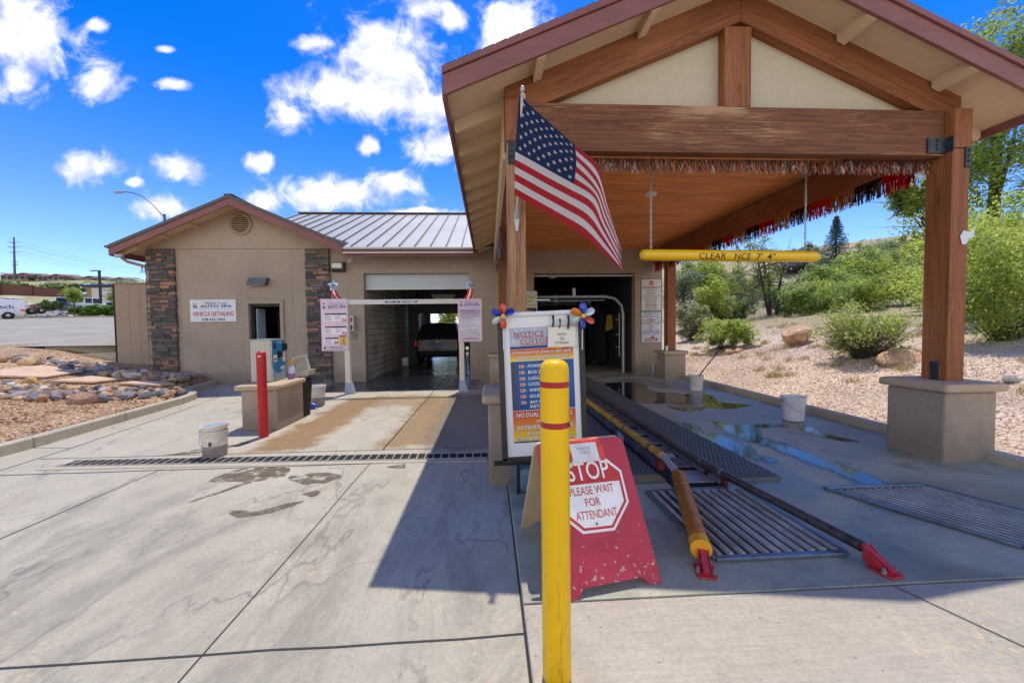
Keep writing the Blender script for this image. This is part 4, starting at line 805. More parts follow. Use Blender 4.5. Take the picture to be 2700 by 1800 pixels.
outlined('NO DUAL REAR WHEELS', 95, 903, 625, 945); outlined('FOR', 285, 975, 372, 1005); outlined('EXTENDED LUG NUTS', 100, 1022, 630, 1062); outlined('ALL PICKUP BEDS', 188, 1084, 560, 1114); outlined('MUST BE FREE OF ITEMS', 98, 1130, 620, 1160)
PN.done('paint')
# pinned note with clips
ny = yf - .024; NT = thing('pinned_note', 'dog-eared paper note asking to honk, clipped on the notice board', 'note', (.66, ny, 1.5))
b = MB(); b.col = S(232, 226, 208)
ed = [(.526, 1.607), (.528, 1.5), (.522, 1.412), (.6, 1.408), (.7, 1.413), (.776, 1.406), (.774, 1.52), (.777, 1.612), (.65, 1.606)]
b.prism([(x, ny, z) for x, z in ed], (0, .004, 0)); no = b.build('paper', 'paint', NT)
b = MB(); b.col = S(240, 200, 70); b.prism([(.53, ny - .003, 1.412), (.65, ny - .003, 1.405), (.64, ny - .003, 1.418), (.55, ny - .003, 1.424)], (0, .002, 0)); b.build('yellow_strip', 'paint', NT)
b = MB(); b.col = S(176, 140, 96)
for i in range(16):
    t = i / 15; b.add([(.526 + .25 * t, ny - .0015, 1.607), (.526 + .25 * t + .017, ny - .0015, 1.607), (.526 + .25 * t + .008, ny - .0015, 1.6 - random.uniform(0, .012))], [(0, 1, 2)]); b.add([(.526 + .25 * t, ny - .0015, 1.412), (.526 + .25 * t + .015, ny - .0015, 1.411), (.526 + .25 * t + .008, ny - .0015, 1.42 + random.uniform(0, .012))], [(0, 2, 1)])
b.build('stain', 'matte', no)
Q = Panel(no, (.526, ny, 1.607), (.25, 0, 0), (0, 0, -.2), 260, 205)
for t, x0, y0, x1, y1 in (('HONK', 92, 66, 172, 88), ('FOR', 112, 106, 152, 126), ('ATTENDANT', 66, 146, 200, 168)): Q.text(t, x0, y0, x1, y1, (.02, .02, .02, 1), z=.003, bold=.005, space=1.25)
Q.rect(112, 130, 152, 132, .003, 'lettering', (.05, .05, .05, 1)); Q.done()
for x, h, wd, z, lab in ((.571, .105, .016, 1.595, 'black clip with wide jaws at the left corner of the honk note'), (.632, .08, .011, 1.588, 'small slim black clip at the middle of the honk note'), (.708, .11, .017, 1.59, 'black clip with a red tip at the right corner of the honk note')):
    C_ = thing('clip', lab, 'clip', (x, ny - .01, z), 'clips holding the honk note')
    b = MB(); b.col = BLACK; b.bar((x - .002, ny - .012, z), (x + .004, ny - .012, z + h * .5), wd, .016, (0, 1, 0)); b.build('jaw', 'paint', C_, bevel=.003)
    b = MB(); b.col = BLACK; b.bar((x + .004, ny - .012, z + h * .52), (x - .006, ny - .02, z + h), wd * .8, .009, (0, 1, 0)); b.bar((x + .006, ny - .01, z + h * .5), (x + .008, ny + .0, z + h), wd * .75, .009, (0, 1, 0)); b.build('handle', 'paint', C_, bevel=.002)
    if x > .7: b = MB(); b.col = RED; b.box(x - .011, x + .009, ny - .021, ny - .004, z - .014, z - .001); b.build('tip', 'paint', C_)
# pinwheels
def pinwheel(c, r, cols, a0, lab):
    T = thing('pinwheel', lab, 'pinwheel', c, 'pinwheels on the notice board')
    n = len(cols)
    for i, col in enumerate(cols):
        a = a0 + (2 * math.pi * i / 6); b = MB(); b.col = col; m_ = 12
        ux, uz = math.cos(a), math.sin(a); rim = []; inn = []
        for k in range(m_ + 1):
            t = math.pi * 2 * k / m_; l = r * (.56 + .44 * math.cos(t)) ; wv = r * .30 * math.sin(t) * (.55 + .45 * (l / r))
            rim.append((c[0] + ux * l - uz * wv, c[1] - .012 + .02 * math.sin(t), c[2] + uz * l + ux * wv))
        cen = (c[0] + ux * r * .6, c[1] - .03, c[2] + uz * r * .6)
        b.add(rim[:-1] + [cen], [(k, (k + 1) % m_, m_) for k in range(m_)])
        b.col = lerp(col, (0, 0, 0, 1), .35); b.tube(rim, r * .022, 5, False); b.build('blade', 'foil_soft', T, smooth=60)
    b = MB(); b.col = S(240, 200, 30); b.lathe([(.018, -.03), (.018, -.045), (.006, -.048)], c, 14, axis='y'); b.col = BLACK; b.lathe([(.0, -.052), (.005, -.0505)], c, 8, axis='y'); b.build('hub', 'paint', T)
    b = MB(); b.col = WHITE; b.tube([(c[0], c[1] + .01, c[2]), (c[0] + .003, c[1] + .03, c[2] - .3)], .004, 6); b.build('stick', 'paint', T)
mat('foil_soft', vcol=True, rough=.25, metal=.15, var=.12, vs=20, coat=.4)
cR, cB, cW = (.62, .06, .012, 1), (.012, .045, .4, 1), (.62, .7, .66, 1); cO = (.75, .22, .015, 1)
pinwheel((.125, 3.5, 1.695), .112, [cB, cR, cB, cW, cR], R(32), 'foil pinwheel missing one petal on the left top corner of the notice board')
pinwheel((.832, 3.5, 1.69), .118, [cB, cO, cW, cB, cR, cW][:6], R(90), 'full six petal foil pinwheel on the right top corner of the notice board')

# flag on its pole
T = thing('flag', 'american flag with a torn fly end hanging from a short pole on the timber post', 'flag', (.309, 4.2, 2.78))
G = np.array([[(0.317, 3.6, 3.643), (0.558, 3.634, 3.45), (0.803, 3.639, 3.238), (1.031, 3.769, 3.132), (1.156, 3.848, 2.861), (1.237, 3.861, 2.532)], [(0.306, 3.713, 3.456), (0.542, 3.721, 3.313), (0.827, 3.698, 3.101), (1.057, 3.799, 2.932), (1.161, 3.846, 2.669), (1.284, 3.795, 2.326)], [(0.295, 3.827, 3.249), (0.53, 3.805, 3.11), (0.819, 3.765, 2.94), (1.034, 3.831, 2.829), (1.125, 3.827, 2.587), (1.271, 3.735, 2.245)], [(0.294, 3.923, 3.084), (0.525, 3.877, 2.936), (0.767, 3.828, 2.789), (0.987, 3.855, 2.658), (1.12, 3.8, 2.454), (1.254, 3.698, 2.164)], [(0.296, 4.02, 2.911), (0.533, 3.951, 2.747), (0.747, 3.896, 2.604), (0.95, 3.87, 2.469), (1.13, 3.769, 2.277), (1.243, 3.676, 2.099)]])
G[:, 0, 0] -= .022; G[:, 0, 1] -= .02
VR = [0, .27, .54, .77, 1]
def crm(P, xs, x):
    i = min(len(xs) - 2, max(0, next((k for k in range(len(xs) - 1) if x <= xs[k + 1]), len(xs) - 2))); t = (x - xs[i]) / (xs[i + 1] - xs[i])
    p1, p2 = P[i], P[i + 1]; m1 = (P[i + 1] - P[max(0, i - 1)]) / 2 if i > 0 else p2 - p1; m2 = (P[min(len(P) - 1, i + 2)] - P[i]) / 2 if i + 2 < len(P) else p2 - p1
    return (2 * t ** 3 - 3 * t * t + 1) * p1 + (t ** 3 - 2 * t * t + t) * m1 + (3 * t * t - 2 * t ** 3) * p2 + (t ** 3 - t * t) * m2
US = lin(0, 1, 6)
def FS(u, v, k=0):
    rows = [crm(G[j], US, u) for j in range(5)]; p = crm(np.array(rows), VR, v)
    rip = .02 * u * math.sin(7 * v + 10 * u) + .012 * math.sin(16 * u - 5 * v) * u
    return (p[0], p[1] + rip - k, p[2])
b = MB(); nu, nv = 50, 39
for j in range(nv):
    for i in range(nu):
        u0, u1, v0, v1 = i / nu, (i + 1) / nu, j / nv, (j + 1) / nv
        if u1 > .94 and .30 < v0 < .42 and (i + j) % 3: continue
        if u1 > .975 and (j * 7 % 5) < 2: continue
        s_ = int(j // 3); canton = i < 20 and j < 21
        b.col = (.012, .035, .13, 1) if canton else ((.6, .02, .035, 1) if s_ % 2 == 0 else (.86, .86, .86, 1))
        b.add([FS(u0, v0), FS(u1, v0), FS(u1, v1), FS(u0, v1)], [(3, 2, 1, 0)])
fo = b.build('cloth', 'flag_cloth', T); bx = bmesh.new(); bx.from_mesh(fo.data); bmesh.ops.remove_doubles(bx, verts=bx.verts, dist=1e-4); bx.to_mesh(fo.data); bx.free(); fo.data.polygons.foreach_set('use_smooth', [True] * len(fo.data.polygons))
b = MB(); b.col = (.88, .88, .88, 1)
for r_ in range(9):
    for c_ in range(11):
        if (r_ + c_) % 2: continue
        cu_, cv_ = .4 * (c_ + 1) / 12, 7 / 13 * (r_ + 1) / 10
        for off in (.004, -.004):
            b.add([FS(cu_, cv_, off)] + [FS(cu_ + (.0145 if k % 2 == 0 else .006) * math.sin(k * math.pi / 5), cv_ - 1.6 * (.0145 if k % 2 == 0 else .006) * math.cos(k * math.pi / 5), off) for k in range(10)], [(0, 1 + k, 1 + (k + 1) % 10) for k in range(10)])
b.build('stars', 'flag_cloth', fo)
MB().tube([(.309, 4.2, 2.77), (.322, 3.56, 3.66)], .0125, 10).build('pole', 'alu', T, smooth=40)
b = MB(); b.lathe([(.012, -.02), (.02, -.01), (.021, .012), (.012, .026), (0, .03)], (.323, 3.55, 3.675), 12); b.tube([(.323, 3.57, 3.645), (.343, 3.57, 3.64), (.343, 3.58, 3.61)], .008, 6); b.build('finial', 'galv', T, smooth=40)
b = MB(); b.prism([(.28, 4.218, 2.81), (.338, 4.218, 2.81), (.335, 4.218, 2.7), (.322, 4.218, 2.6), (.296, 4.218, 2.6), (.283, 4.218, 2.7)], (0, -.02, 0)); b.tube([(.309, 4.2, 2.74), (.31, 4.13, 2.84)], .022, 12, True); b.build('bracket', 'galv', T, bevel=.003)

# clearance bar on chains
T = thing('clearance_bar', 'yellow plastic clearance bar hanging on two chains under the canopy', 'clearance bar', (3.02, 4.82, 2.45))
pA, pB = Vector((1.86, 4.82, 2.463)), Vector((4.15, 4.82, 2.437)); d = (pB - pA).normalized()
prof = [(0, .0), (.03, .004), (.055, .02), (.068, .045), (.07, .08)]
b = MB(); b.col = YEL; b.tube([pA + d * z for _, z in prof] + [pB - d * z for _, z in prof[::-1]], [max(.001, r_) for r_, _ in prof] + [max(.001, r_) for r_, _ in prof[::-1]], 28); bo = b.build('tube', 'paint_gloss', T, smooth=60)
Q = Panel(bo, (1.86, 4.82, 2.52), (2.29, 0, -.026), (0, 0, -.14), 1354, 84, (0, -1, 0))
V_t = [('CLEAR', 423, 627), ('NCE', 690, 812), ("7'", 850, 900), ('4"', 932, 998)]
for t, x0, x1 in V_t:
    V, F = slice_text(t, .004); y0, y1 = 22, 66; bq = Q.get('lettering'); bq.col = (.02, .02, .02, 1); vs = []
    for v in V:
        p = Q.pt(x0 + (x1 - x0) * v[0], y1 + (y0 - y1) * v[1]); t_ = (p.x - pA.x) / (pB.x - pA.x); cz = pA.z + (pB.z - pA.z) * t_; dz = p.z - cz; vs.append((p.x, 4.82 - math.sqrt(max(0, .0715 ** 2 - dz * dz)), p.z))
    bq.add(vs, F)
Q.done()
for x in (2.0, 3.98):
    b = MB(); z = 3.96; k = 0
    while z > 2.535:
        rr_ = [(x + (.011 * math.cos(a) if k % 2 else 0), 4.82 + (0 if k % 2 else .011 * math.cos(a)), z - .026 + .022 * math.sin(a) * 1.15) for a in lin(0, 2 * math.pi, 9)]
        b.tube(rr_, .0042, 5, False); z -= .037; k += 1
    b.tube([(x, 4.82, z + .02), (x, 4.82, 2.5)], .005, 5); b.build('chain', 'galv', T)
# ------------------------------------------------------------------ height gantry with its boards
GY = 10.05
T = thing('height_gantry', 'white metal height bar on two posts across the left wash bay', 'height bar', (-2.1, GY, 0))
b = MB(); b.col = S(214, 210, 200); b.box(-3.62, -.64, GY - .04, GY + .04, 2.2, 2.315); bar_ = b.build('crossbar', 'paint', T, bevel=.006)
Q = Panel(bar_, (-2.57, GY - .041, 2.31), (.86, 0, -.0), (0, 0, -.105), 470, 50); Q.rect(0, 1, 470, 49, .002, 'plate', S(226, 226, 222)); Q.text('MAXIMUM HEIGHT 84"', 12, 8, 456, 43, S(16, 24, 46), z=.004, bold=.018); Q.done()
for x0, x1 in ((-3.55, -3.43), (-.75, -.63)):
    b = MB(); b.col = S(218, 208, 192)
    b.box(x0, x1, GY - .055, GY + .055, .12, 2.199); 
    for i in range(3): b.box(x0 + .02 + .035 * i, x0 + .028 + .035 * i, GY - .058, GY - .0555, .14, 1.0)
    p_ = b.build('post', 'paint', T, bevel=.006)
    b = MB(); b.col = S(150, 160, 176); b.prism([(x0 - .02, GY - .08, .0), (x1 + .1, GY - .08, .0), (x1 + .01, GY - .06, .28), (x0 - .005, GY - .06, .28)], (0, .15, 0)); b.build('foot', 'paint', p_, bevel=.004)
def board(name, label, x0, x1, z0, z1, W, H, col):
    t = thing(name, label, 'sign', ((x0 + x1) / 2, GY - .08, z0), 'pink boards on the height bar'); b = MB(); b.col = col; b.box(x0, x1, GY - .085, GY - .061, z0, z1); o = b.build('board', 'paint', t, bevel=.002)
    b = MB(); b.col = S(150, 120, 130)
    for xx in (x0 + .03, x1 - .03):
        for zz in (z0 + .03, z1 - .03): b.lathe([(.008, 0), (.006, -.004), (0, -.005)], (xx, GY - .085, zz), 8, axis='y')
    b.build('screw', 'paint', t)
    return Panel(o, (x0, GY - .085, z1), (x1 - x0, 0, 0), (0, 0, z0 - z1), W, H)
PINK = S(228, 200, 214)
def logo(Q, x, y, s_, c1, c2):
    Q.text('Willow Creek', x + 70 * s_, y, x + 230 * s_, y + 26 * s_, c1, bold=-.005, shear=.4); Q.text('AUTO SPA', x + 62 * s_, y + 30 * s_, x + 262 * s_, y + 66 * s_, c2, bold=.02, space=1.05)
    Q.poly([(x + 8 * s_, y + 38 * s_), (x + 20 * s_, y + 38 * s_), (x + 20 * s_, y + 68 * s_), (x + 8 * s_, y + 68 * s_)], .003, 'lettering', S(40, 56, 44)); Q.poly([(x + 20 * s_, y + 34 * s_), (x + 34 * s_, y + 40 * s_), (x + 36 * s_, y + 68 * s_), (x + 26 * s_, y + 68 * s_), (x + 26 * s_, y + 46 * s_)], .003, 'lettering', S(40, 56, 44))
    Q.disc(x + 20 * s_, y + 16 * s_, 13 * s_, .003, 'lettering', S(96, 60, 66), 10, 7 * s_)
Q = board('menu_board', 'pink wash menu board with three price panels, left end of the height bar', -4.08, -3.44, 1.07, 2.335, 430, 840, PINK)
for (sx, sy, rx, ry, c) in ((120, 40, 90, 22, S(206, 196, 222)), (330, 60, 80, 26, S(200, 200, 226)), (200, 170, 110, 18, S(208, 200, 224)), (370, 150, 50, 16, S(206, 210, 232)), (60, 120, 40, 20, S(220, 204, 222))): Q.disc(sx, sy, rx, .0015, 'tint', c, 18, ry)
logo(Q, 20, 55, 1.48, S(168, 120, 170), S(56, 40, 110))
for (y, n_, wd, top) in ((230, '3', 370, 1), (440, '2', 370, 0), (622, '1', 235, 0)):
    hgt = 130 if n_ != '1' else 100
    Q.rect(34, y + 14, 34 + wd, y + hgt, .002, 'panel', S(236, 232, 236)); Q.rect(48, y, 38 + wd, y + 25, .003, 'panel', S(62, 52, 66)); Q.poly([(24, y + 26), (52, y - 14), (70, y - 6), (44, y + 30)], .0035, 'panel', S(236, 234, 236))
    Q.text({'3': 'Ultimate Wash', '2': 'Deluxe Wash', '1': 'Basic Wash'}[n_], 60, y + 4, 180 if n_ != '1' else 190, y + 21, S(206, 70, 120), z=.005)
    for k in range(5 if n_ != '1' else 4):
        Q.rect(52, y + 40 + 17 * k, 52 + (100, 120, 80, 130, 110)[k], y + 45 + 17 * k, .004, 'panel', S(120, 104, 130))
        if n_ != '1' and k < 4: Q.rect(226, y + 40 + 17 * k, 226 + (110, 70, 130, 90)[k], y + 45 + 17 * k, .004, 'panel', S(206, 120, 140) if k == 0 else S(150, 136, 160))
    xx = 34 + wd - 45; Q.poly([(xx - 20, y + hgt), (xx - 18, y + hgt - 34), (xx + 6, y + hgt - 46), (xx + 44, y + hgt - 30), (xx + 48, y + hgt), (xx + 14, y + hgt + 4)], .005, 'panel', S(196, 50, 64)); Q.rect(xx + 2, y + hgt - 36, xx + 26, y + hgt - 2, .006, 'panel', WHITE); Q.text(n_, xx + 8, y + hgt - 32, xx + 20, y + hgt - 8, S(70, 50, 60), z=.0075)
Q.rect(286, 588, 412, 752, .004, 'caution', S(226, 184, 84)); Q.rect(292, 592, 406, 618, .005, 'caution', S(40, 34, 26)); Q.text('CAUTION', 298, 596, 400, 614, S(226, 184, 84), z=.0065)
Q.poly([(340, 690), (352, 650), (366, 642), (372, 660), (360, 672), (372, 688), (362, 690), (352, 676)], .006, 'caution', S(40, 34, 26)); Q.text('SLIPPERY', 306, 698, 392, 714, S(60, 44, 30), z=.006); Q.text('WHEN', 332, 718, 366, 726, S(60, 44, 30), z=.006); Q.text('WET OR ICY', 300, 730, 400, 746, S(50, 38, 26), z=.006)
Q.text('No Aftermarket Parts', 90, 762, 370, 782, S(70, 40, 80)); Q.text('No Loose Hitch', 136, 786, 336, 805, S(70, 40, 80)); Q.text('Extremely Powerful', 30, 812, 278, 832, S(70, 40, 80)); Q.text('blowers', 286, 806, 410, 832, S(70, 150, 214), shear=.2); Q.disc(52, 786, 18, .003, 'lettering', BLACK, 14)
Q.done()
Q = board('instruction_board', 'pink numbered instruction board, right end of the height bar', -.76, -.17, 1.25, 2.315, 560, 1010, PINK)
for (sx, sy, rx, ry, c) in ((160, 60, 120, 34, S(212, 200, 224)), (430, 120, 110, 50, S(206, 206, 230)), (300, 210, 200, 24, S(210, 204, 228))): Q.disc(sx, sy, rx, .0015, 'tint', c, 18, ry)
logo(Q, 40, 55, 1.75, S(168, 120, 170), S(56, 40, 110))
for i in range(10): Q.rect(36, 248 + 64 * i, 530, 248 + 64 * (i + 1), .002, 'panel', lerp(S(196, 160, 196), S(232, 228, 236), min(1, i / 4)))
dk = S(66, 40, 84)
for t, x0, x1, y in (('1. Select desired wash', 44, 390, 276), ('2. Insert MasterCard, Visa,', 44, 455, 322), ('money or enter code', 84, 408, 352), ('3. Proceed slowly into wash', 44, 480, 396), ('when "Enter Now"', 80, 384, 428), ('sign is lighted.', 80, 300, 460), ('4. Stop when "(Stop)"', 44, 380, 502), ('sign is lighted', 88, 330, 534), ('5. Place vehicle in "Park"', 44, 424, 584), ('6. Exit bay slowly when "Exit"', 44, 512, 632), ('sign is lighted', 88, 306, 662), ('NO DUAL WHEEL TRUCKS', 110, 455, 726), ('OVERALL VEHICLE HEIGHT IS 7\'0"', 46, 512, 770), ('PLEASE FOLD IN MIRRORS', 46, 516, 812), ('REMAIN IN VEHICLE AT ALL TIMES', 46, 512, 856), ('NOT RESPONSIBLE', 150, 410, 914), ('FOR ANY VEHICLE DAMAGE', 76, 480, 944)):
    Q.text(t, x0, y, x1, y + 21, dk if 'Stop' not in t and 'Enter' not in t else S(120, 44, 80), z=.0045, bold=.012)
Q.rect(50, 700, 512, 703, .004, 'lettering', S(150, 170, 190)); Q.done()
def tinsel_star(x, lab):
    T = thing('tinsel_star', lab, 'decoration', (x, GY, 2.32), 'tinsel shooting stars on the height bar'); b = MB(); b.col = S(190, 214, 226)
    c = (x + .0, 2.66); P = [(c[0] + (.125 if k % 2 == 0 else .055) * math.sin(k * math.pi / 5), c[1] + (.125 if k % 2 == 0 else .055) * math.cos(k * math.pi / 5)) for k in range(10)]
    rim = []
    for k in range(10):
        for t in (0, .33, .66): rim.append((P[k][0] + (P[(k + 1) % 10][0] - P[k][0]) * t + random.uniform(-.008, .008), GY + random.uniform(-.02, .02), P[k][1] + (P[(k + 1) % 10][1] - P[k][1]) * t + random.uniform(-.008, .008)))
    b.tube(rim + rim[:1], [.02 + .008 * random.random() for _ in rim] + [.02], 6); b.build('star', 'foil', T)
    for k, col in enumerate((S(210, 40, 34), S(214, 216, 218), S(210, 40, 34))):
        b = MB(); b.col = col; o_ = (k - 1) * .045; b.tube([(x + o_ * .7 + (.02 if x > -2 else -.01), GY + .01, 2.57), (x + o_ + (-.0 if x > -2 else .03), GY, 2.45), (x + o_ * 1.3 + (-.06 if x > -2 else .11), GY, 2.32)], [.02, .025, .022], 6); b.build('tail', 'foil', T)
tinsel_star(-3.79, 'red and silver tinsel shooting star above the pink menu board'); tinsel_star(-.46, 'red and silver tinsel shooting star above the instruction board')

# ------------------------------------------------------------------ payment pedestal
T = thing('payment_pedestal', 'low stucco pedestal with thick cap carrying the payment machine', 'pedestal', (-3.65, 6.95, 0))
MB().box(-3.93, -3.38, 6.5, 7.4, 0, .648).build('base', 'stucco', T, bevel=.02); MB().box(-4.0, -3.33, 6.43, 7.42, .65, .73).build('cap', 'stucco_cap', T, bevel=.025)
T = thing('payment_machine', 'cream steel payment machine with a teal control panel', 'payment machine', (-3.77, 7.1, .735))
b = MB(); b.col = S(190, 184, 168); b.box(-3.97, -3.64, 6.85, 7.32, .735, 1.43); bx_ = b.build('cabinet', 'paint', T, bevel=.008)
b = MB(); b.col = S(168, 164, 150); b.box(-3.98, -3.635, 6.84, 7.33, 1.431, 1.445); b.build('lid', 'paint', T)
MB().box(-3.638, -3.622, 6.86, 6.885, .75, 1.42).build('edge_trim', 'steel', bx_)
Q = Panel(bx_, (-3.638, 6.89, 1.425), (0, .425, 0), (0, 0, -.68), 150, 420, (1, 0, 0))
Q.rect(0, 0, 150, 420, .003, 'control_panel', S(150, 168, 178)); Q.poly([(4, 4), (4, 260), (20, 320), (60, 352), (100, 340), (146, 270), (146, 4)], .005, 'control_panel', S(24, 132, 168))
Q.rect(10, 30, 50, 84, .007, 'control_panel', S(20, 70, 100)); Q.rect(64, 14, 72, 34, .008, 'control_panel', WHITE); Q.rect(88, 14, 98, 34, .008, 'control_panel', WHITE)
Q.rect(8, 152, 50, 226, .009, 'control_panel', S(214, 216, 214)); Q.rect(14, 190, 44, 204, .011, 'control_panel', BLACK); Q.rect(112, 130, 146, 236, .009, 'control_panel', S(206, 208, 206)); Q.poly([(82, 284), (136, 280), (126, 314), (88, 316)], .008, 'control_panel', S(214, 204, 186)); Q.done()
b = MB(); b.col = BLACK
b.box(-3.635, -3.585, 7.05, 7.13, 1.13, 1.24); b.box(-3.635, -3.575, 7.22, 7.28, 1.24, 1.36)
b.col = S(200, 200, 196)
for i in range(4):
    for j in range(2): b.box(-3.635, -3.61, 7.15 + .03 * j, 7.172 + .03 * j, 1.1 + .035 * i, 1.122 + .035 * i)
b.build('keypad', 'paint', bx_, bevel=.003)
T = thing('spray_bottle', 'clear spray bottle of purple cleaner with a yellow trigger', 'spray bottle', (-3.52, 7.28, .735))
b = MB(); b.lathe([(.0, 0), (.052, .002), (.055, .01), (.055, .085), (.055, .09), (.055, .16), (.045, .2), (.018, .235), (.016, .25)], (-3.52, 7.28, .735), 18, cols=[S(150, 110, 176)] * 3 + [S(150, 110, 176), S(206, 214, 226), S(206, 214, 226), S(206, 214, 226), S(40, 60, 120)]); b.build('bottle', 'paint', T, smooth=40)
b = MB(); b.col = S(232, 170, 30); b.bar((-3.545, 7.28, 1.035), (-3.475, 7.28, 1.045), .03, .035); b.lathe([(.02, .245), (.02, .29), (.012, .3)], (-3.52, 7.28, .735), 10); b.bar((-3.545, 7.28, 1.03), (-3.56, 7.28, .985), .012, .02, (0, 1, 0)); b.build('trigger', 'paint', T, bevel=.003)
T = thing('tote', 'grey plastic cleaning caddy with handle tipped on the bin', 'caddy', (-3.5, 7.62, .7))
o = MB(); o.prism([(-3.7, 7.5, .7), (-3.33, 7.5, .76), (-3.31, 7.5, .86), (-3.69, 7.5, .8)], (0, .3, 0)); o.build('tray', 'tote', T, bevel=.01)
o = MB(); o.bar((-3.68, 7.6, .78), (-3.63, 7.62, 1.07), .03, .06, (0, 1, 0)); o.bar((-3.34, 7.6, .84), (-3.42, 7.62, 1.12), .03, .06, (0, 1, 0)); o.bar((-3.66, 7.62, 1.06), (-3.4, 7.62, 1.115), .06, .045); o.prism([(-3.66, 7.68, .8), (-3.36, 7.68, .85), (-3.44, 7.68, 1.0), (-3.6, 7.68, .97)], (0, .02, 0)); o.build('handle', 'tote', T, bevel=.008)
T = thing('trash_bin', 'bin lined with a black plastic bag behind the payment pedestal', 'bin', (-3.52, 7.66, 0))
b = MB(); b.lathe([(.0, .0), (.13, .01), (.15, .2), (.175, .62), (.185, .66), (.16, .7), (.1, .69), (0, .66)], (-3.52, 7.66, 0), 20); b.v = [(x + random.uniform(-.012, .012), y + random.uniform(-.012, .012), z + random.uniform(-.012, .012) * (z > .05)) for x, y, z in b.v]; b.build('bag', 'bag', T, smooth=50)
b = MB(); b.tube([(-3.52 + .19 * math.cos(a), 7.66 + .19 * math.sin(a), .665 + .012 * math.sin(5 * a)) for a in lin(0, 2 * math.pi, 22)], .018, 6); b.build('bag_rim', 'bag', T, smooth=60)
# buckets
def bucket(name, label, c, h=.37, r0=.128, r1=.15, body=S(214, 204, 190), water=None, tilt=(0, 0), stack=0, hang=1):
    T = thing(name, label, 'bucket', c, 'white plastic pails'); b = MB(); x, y, z = 0, 0, 0
    zl = h * .42 if water else h * .5
    pr = [(0, .004), (r0 - .01, 0), (r0, .012), (r0 + (r1 - r0) * .42, zl), (r0 + (r1 - r0) * .43, zl + .002), (r1 - .006, h * .78), (r1 + .008, h * .785), (r1 + .008, h * .81), (r1 - .002, h * .815), (r1, h * .87), (r1 + .01, h * .875), (r1 + .01, h * .895), (r1, h * .9), (r1 + .002, h - .012), (r1 + .012, h - .01), (r1 + .012, h), (r1 - .008, h), (r1 - .014, h * .55), (0, h * .54)]
    low = S(150, 132, 128) if water else body
    cols = [low] * 4 + [body] * 12 + [S(222, 226, 226)] * 2
    b.lathe(pr, c, 28, cols=cols); b.build('pail', 'plastic_white', T, smooth=35)
    if stack:
        b = MB(); b.lathe([(r1 - .012, h - .0), (r1 + .004, h + .05), (r1 + .014, h + .055), (r1 + .014, h + .065), (r1 - .004, h + .065), (r1 - .02, h - .04), (0, h - .05)], (c[0], c[1], c[2]), 28, cols=[body] * 4 + [S(206, 214, 216)] * 2)
        b.v = [(vx + (vz - c[2] - h) * .1, vy, vz + (vx - c[0]) * .08) for vx, vy, vz in b.v]; b.build('inner_pail', 'plastic_white', T, smooth=35)
    a0 = hang; b = MB(); b.tube([(c[0] + (r1 + .012) * math.cos(a), c[1] - (r1 + .014) * math.sin(a) * .98, c[2] + h * .82 - .15 * math.sin(a) * abs(math.sin(a)) ** .5) for a in lin(R(8), R(172), 13)], .0035, 5)
    b.build('handle', 'galv', T, smooth=60)
    for s_ in (-1, 1): MB().lathe([(.02, s_ * .0), (.02, s_ * .012), (0, s_ * .014)], (c[0] + s_ * (r1 + .003), c[1], c[2] + h * .82), 10, axis='x').build('ear', 'galv', T)
    return T
tb = bucket('bucket', 'stained white pail with a second pail nested in it at the drain edge', (-3.53, 5.27, .004), .33, .132, .148, S(224, 212, 194), True, stack=1)
b = MB(); b.col = S(60, 60, 60); b.add([(-3.53 + .02 + .03 * i, 5.27 - .1455 + .004 * j * 0, .004 + z_) for z_ in (.15, .205) for i in range(2) for j in (0,)], [(0, 1, 3, 2)]); b.build('sticker', 'paint', tb)
bucket('bucket', 'white pail half full of murky water beside the trash bin', (-3.62, 8.55, .004), .42, .14, .16, S(222, 214, 202), True)
bucket('bucket', 'white pail standing inside the left wash bay against the block wall', (-3.42, 16.4, .004), .4)
tb = bucket('bucket', 'white pail with a long black handle standing in it, on the wet slab', (4.82, 9.0, .066), .36, .138, .155, S(206, 200, 192))
bucket('bucket', 'white pail with lid rim standing alone on the wet slab near the right curb', (4.82, 6.03, .066), .385, .148, .168, S(206, 204, 206))
T = thing('brush', 'long black handled brush leaning in the white pail', 'brush', (4.82, 9.0, .2)); b = MB(); b.tube([(4.78, 9.0, .28), (5.33, 8.95, 1.0)], .013, 8); b.build('handle', 'black_metal', T, smooth=50); MB().box(4.7, 4.84, 8.95, 9.05, .27, .3).build('head', 'black_metal', T, bevel=.005)
b = MB(); b.col = (.01, .08, .45, 1); b.lathe([(.0, -.13), (.05, -.128), (.058, -.11), (.058, .08), (.03, .115), (.022, .13), (.022, .155), (0, .157)], (-3.62, 8.2, .062), 16, axis='x'); tag(b.build('blue_jug', 'paint_gloss', smooth=50, at=(-3.62, 8.2, .004)), 'blue plastic bottle lying on its side on the concrete', 'bottle')

# ------------------------------------------------------------------ signs and fittings on the walls
T = thing('wall_sign', 'white vehicle detailing sign with red and blue lettering on the gabled wing', 'sign', (-8.1, 12.28, 2.2))
b = MB(); b.col = S(220, 224, 230); b.box(-8.77, -7.47, 12.27, 12.298, 1.865, 2.515); o = b.build('board', 'paint', T, bevel=.003)
Q = Panel(o, (-8.77, 12.269, 2.515), (1.3, 0, 0), (0, 0, -.65), 348, 168)
for k in range(9): Q.disc(100 + 26 * k, 14 + 5 * (k % 2), 9, .002, 'scroll', S(176, 182, 206), 10, 3); Q.disc(60 + 30 * k, 70 + 4 * (k % 2), 10, .002, 'scroll', S(176, 190, 214), 10, 3)
Q.text('Willow Creek', 112, 18, 280, 36, S(60, 64, 96), bold=-.005, shear=.5); Q.text('AUTO SPA', 76, 40, 320, 60, S(24, 70, 140), bold=.03, space=1.05)
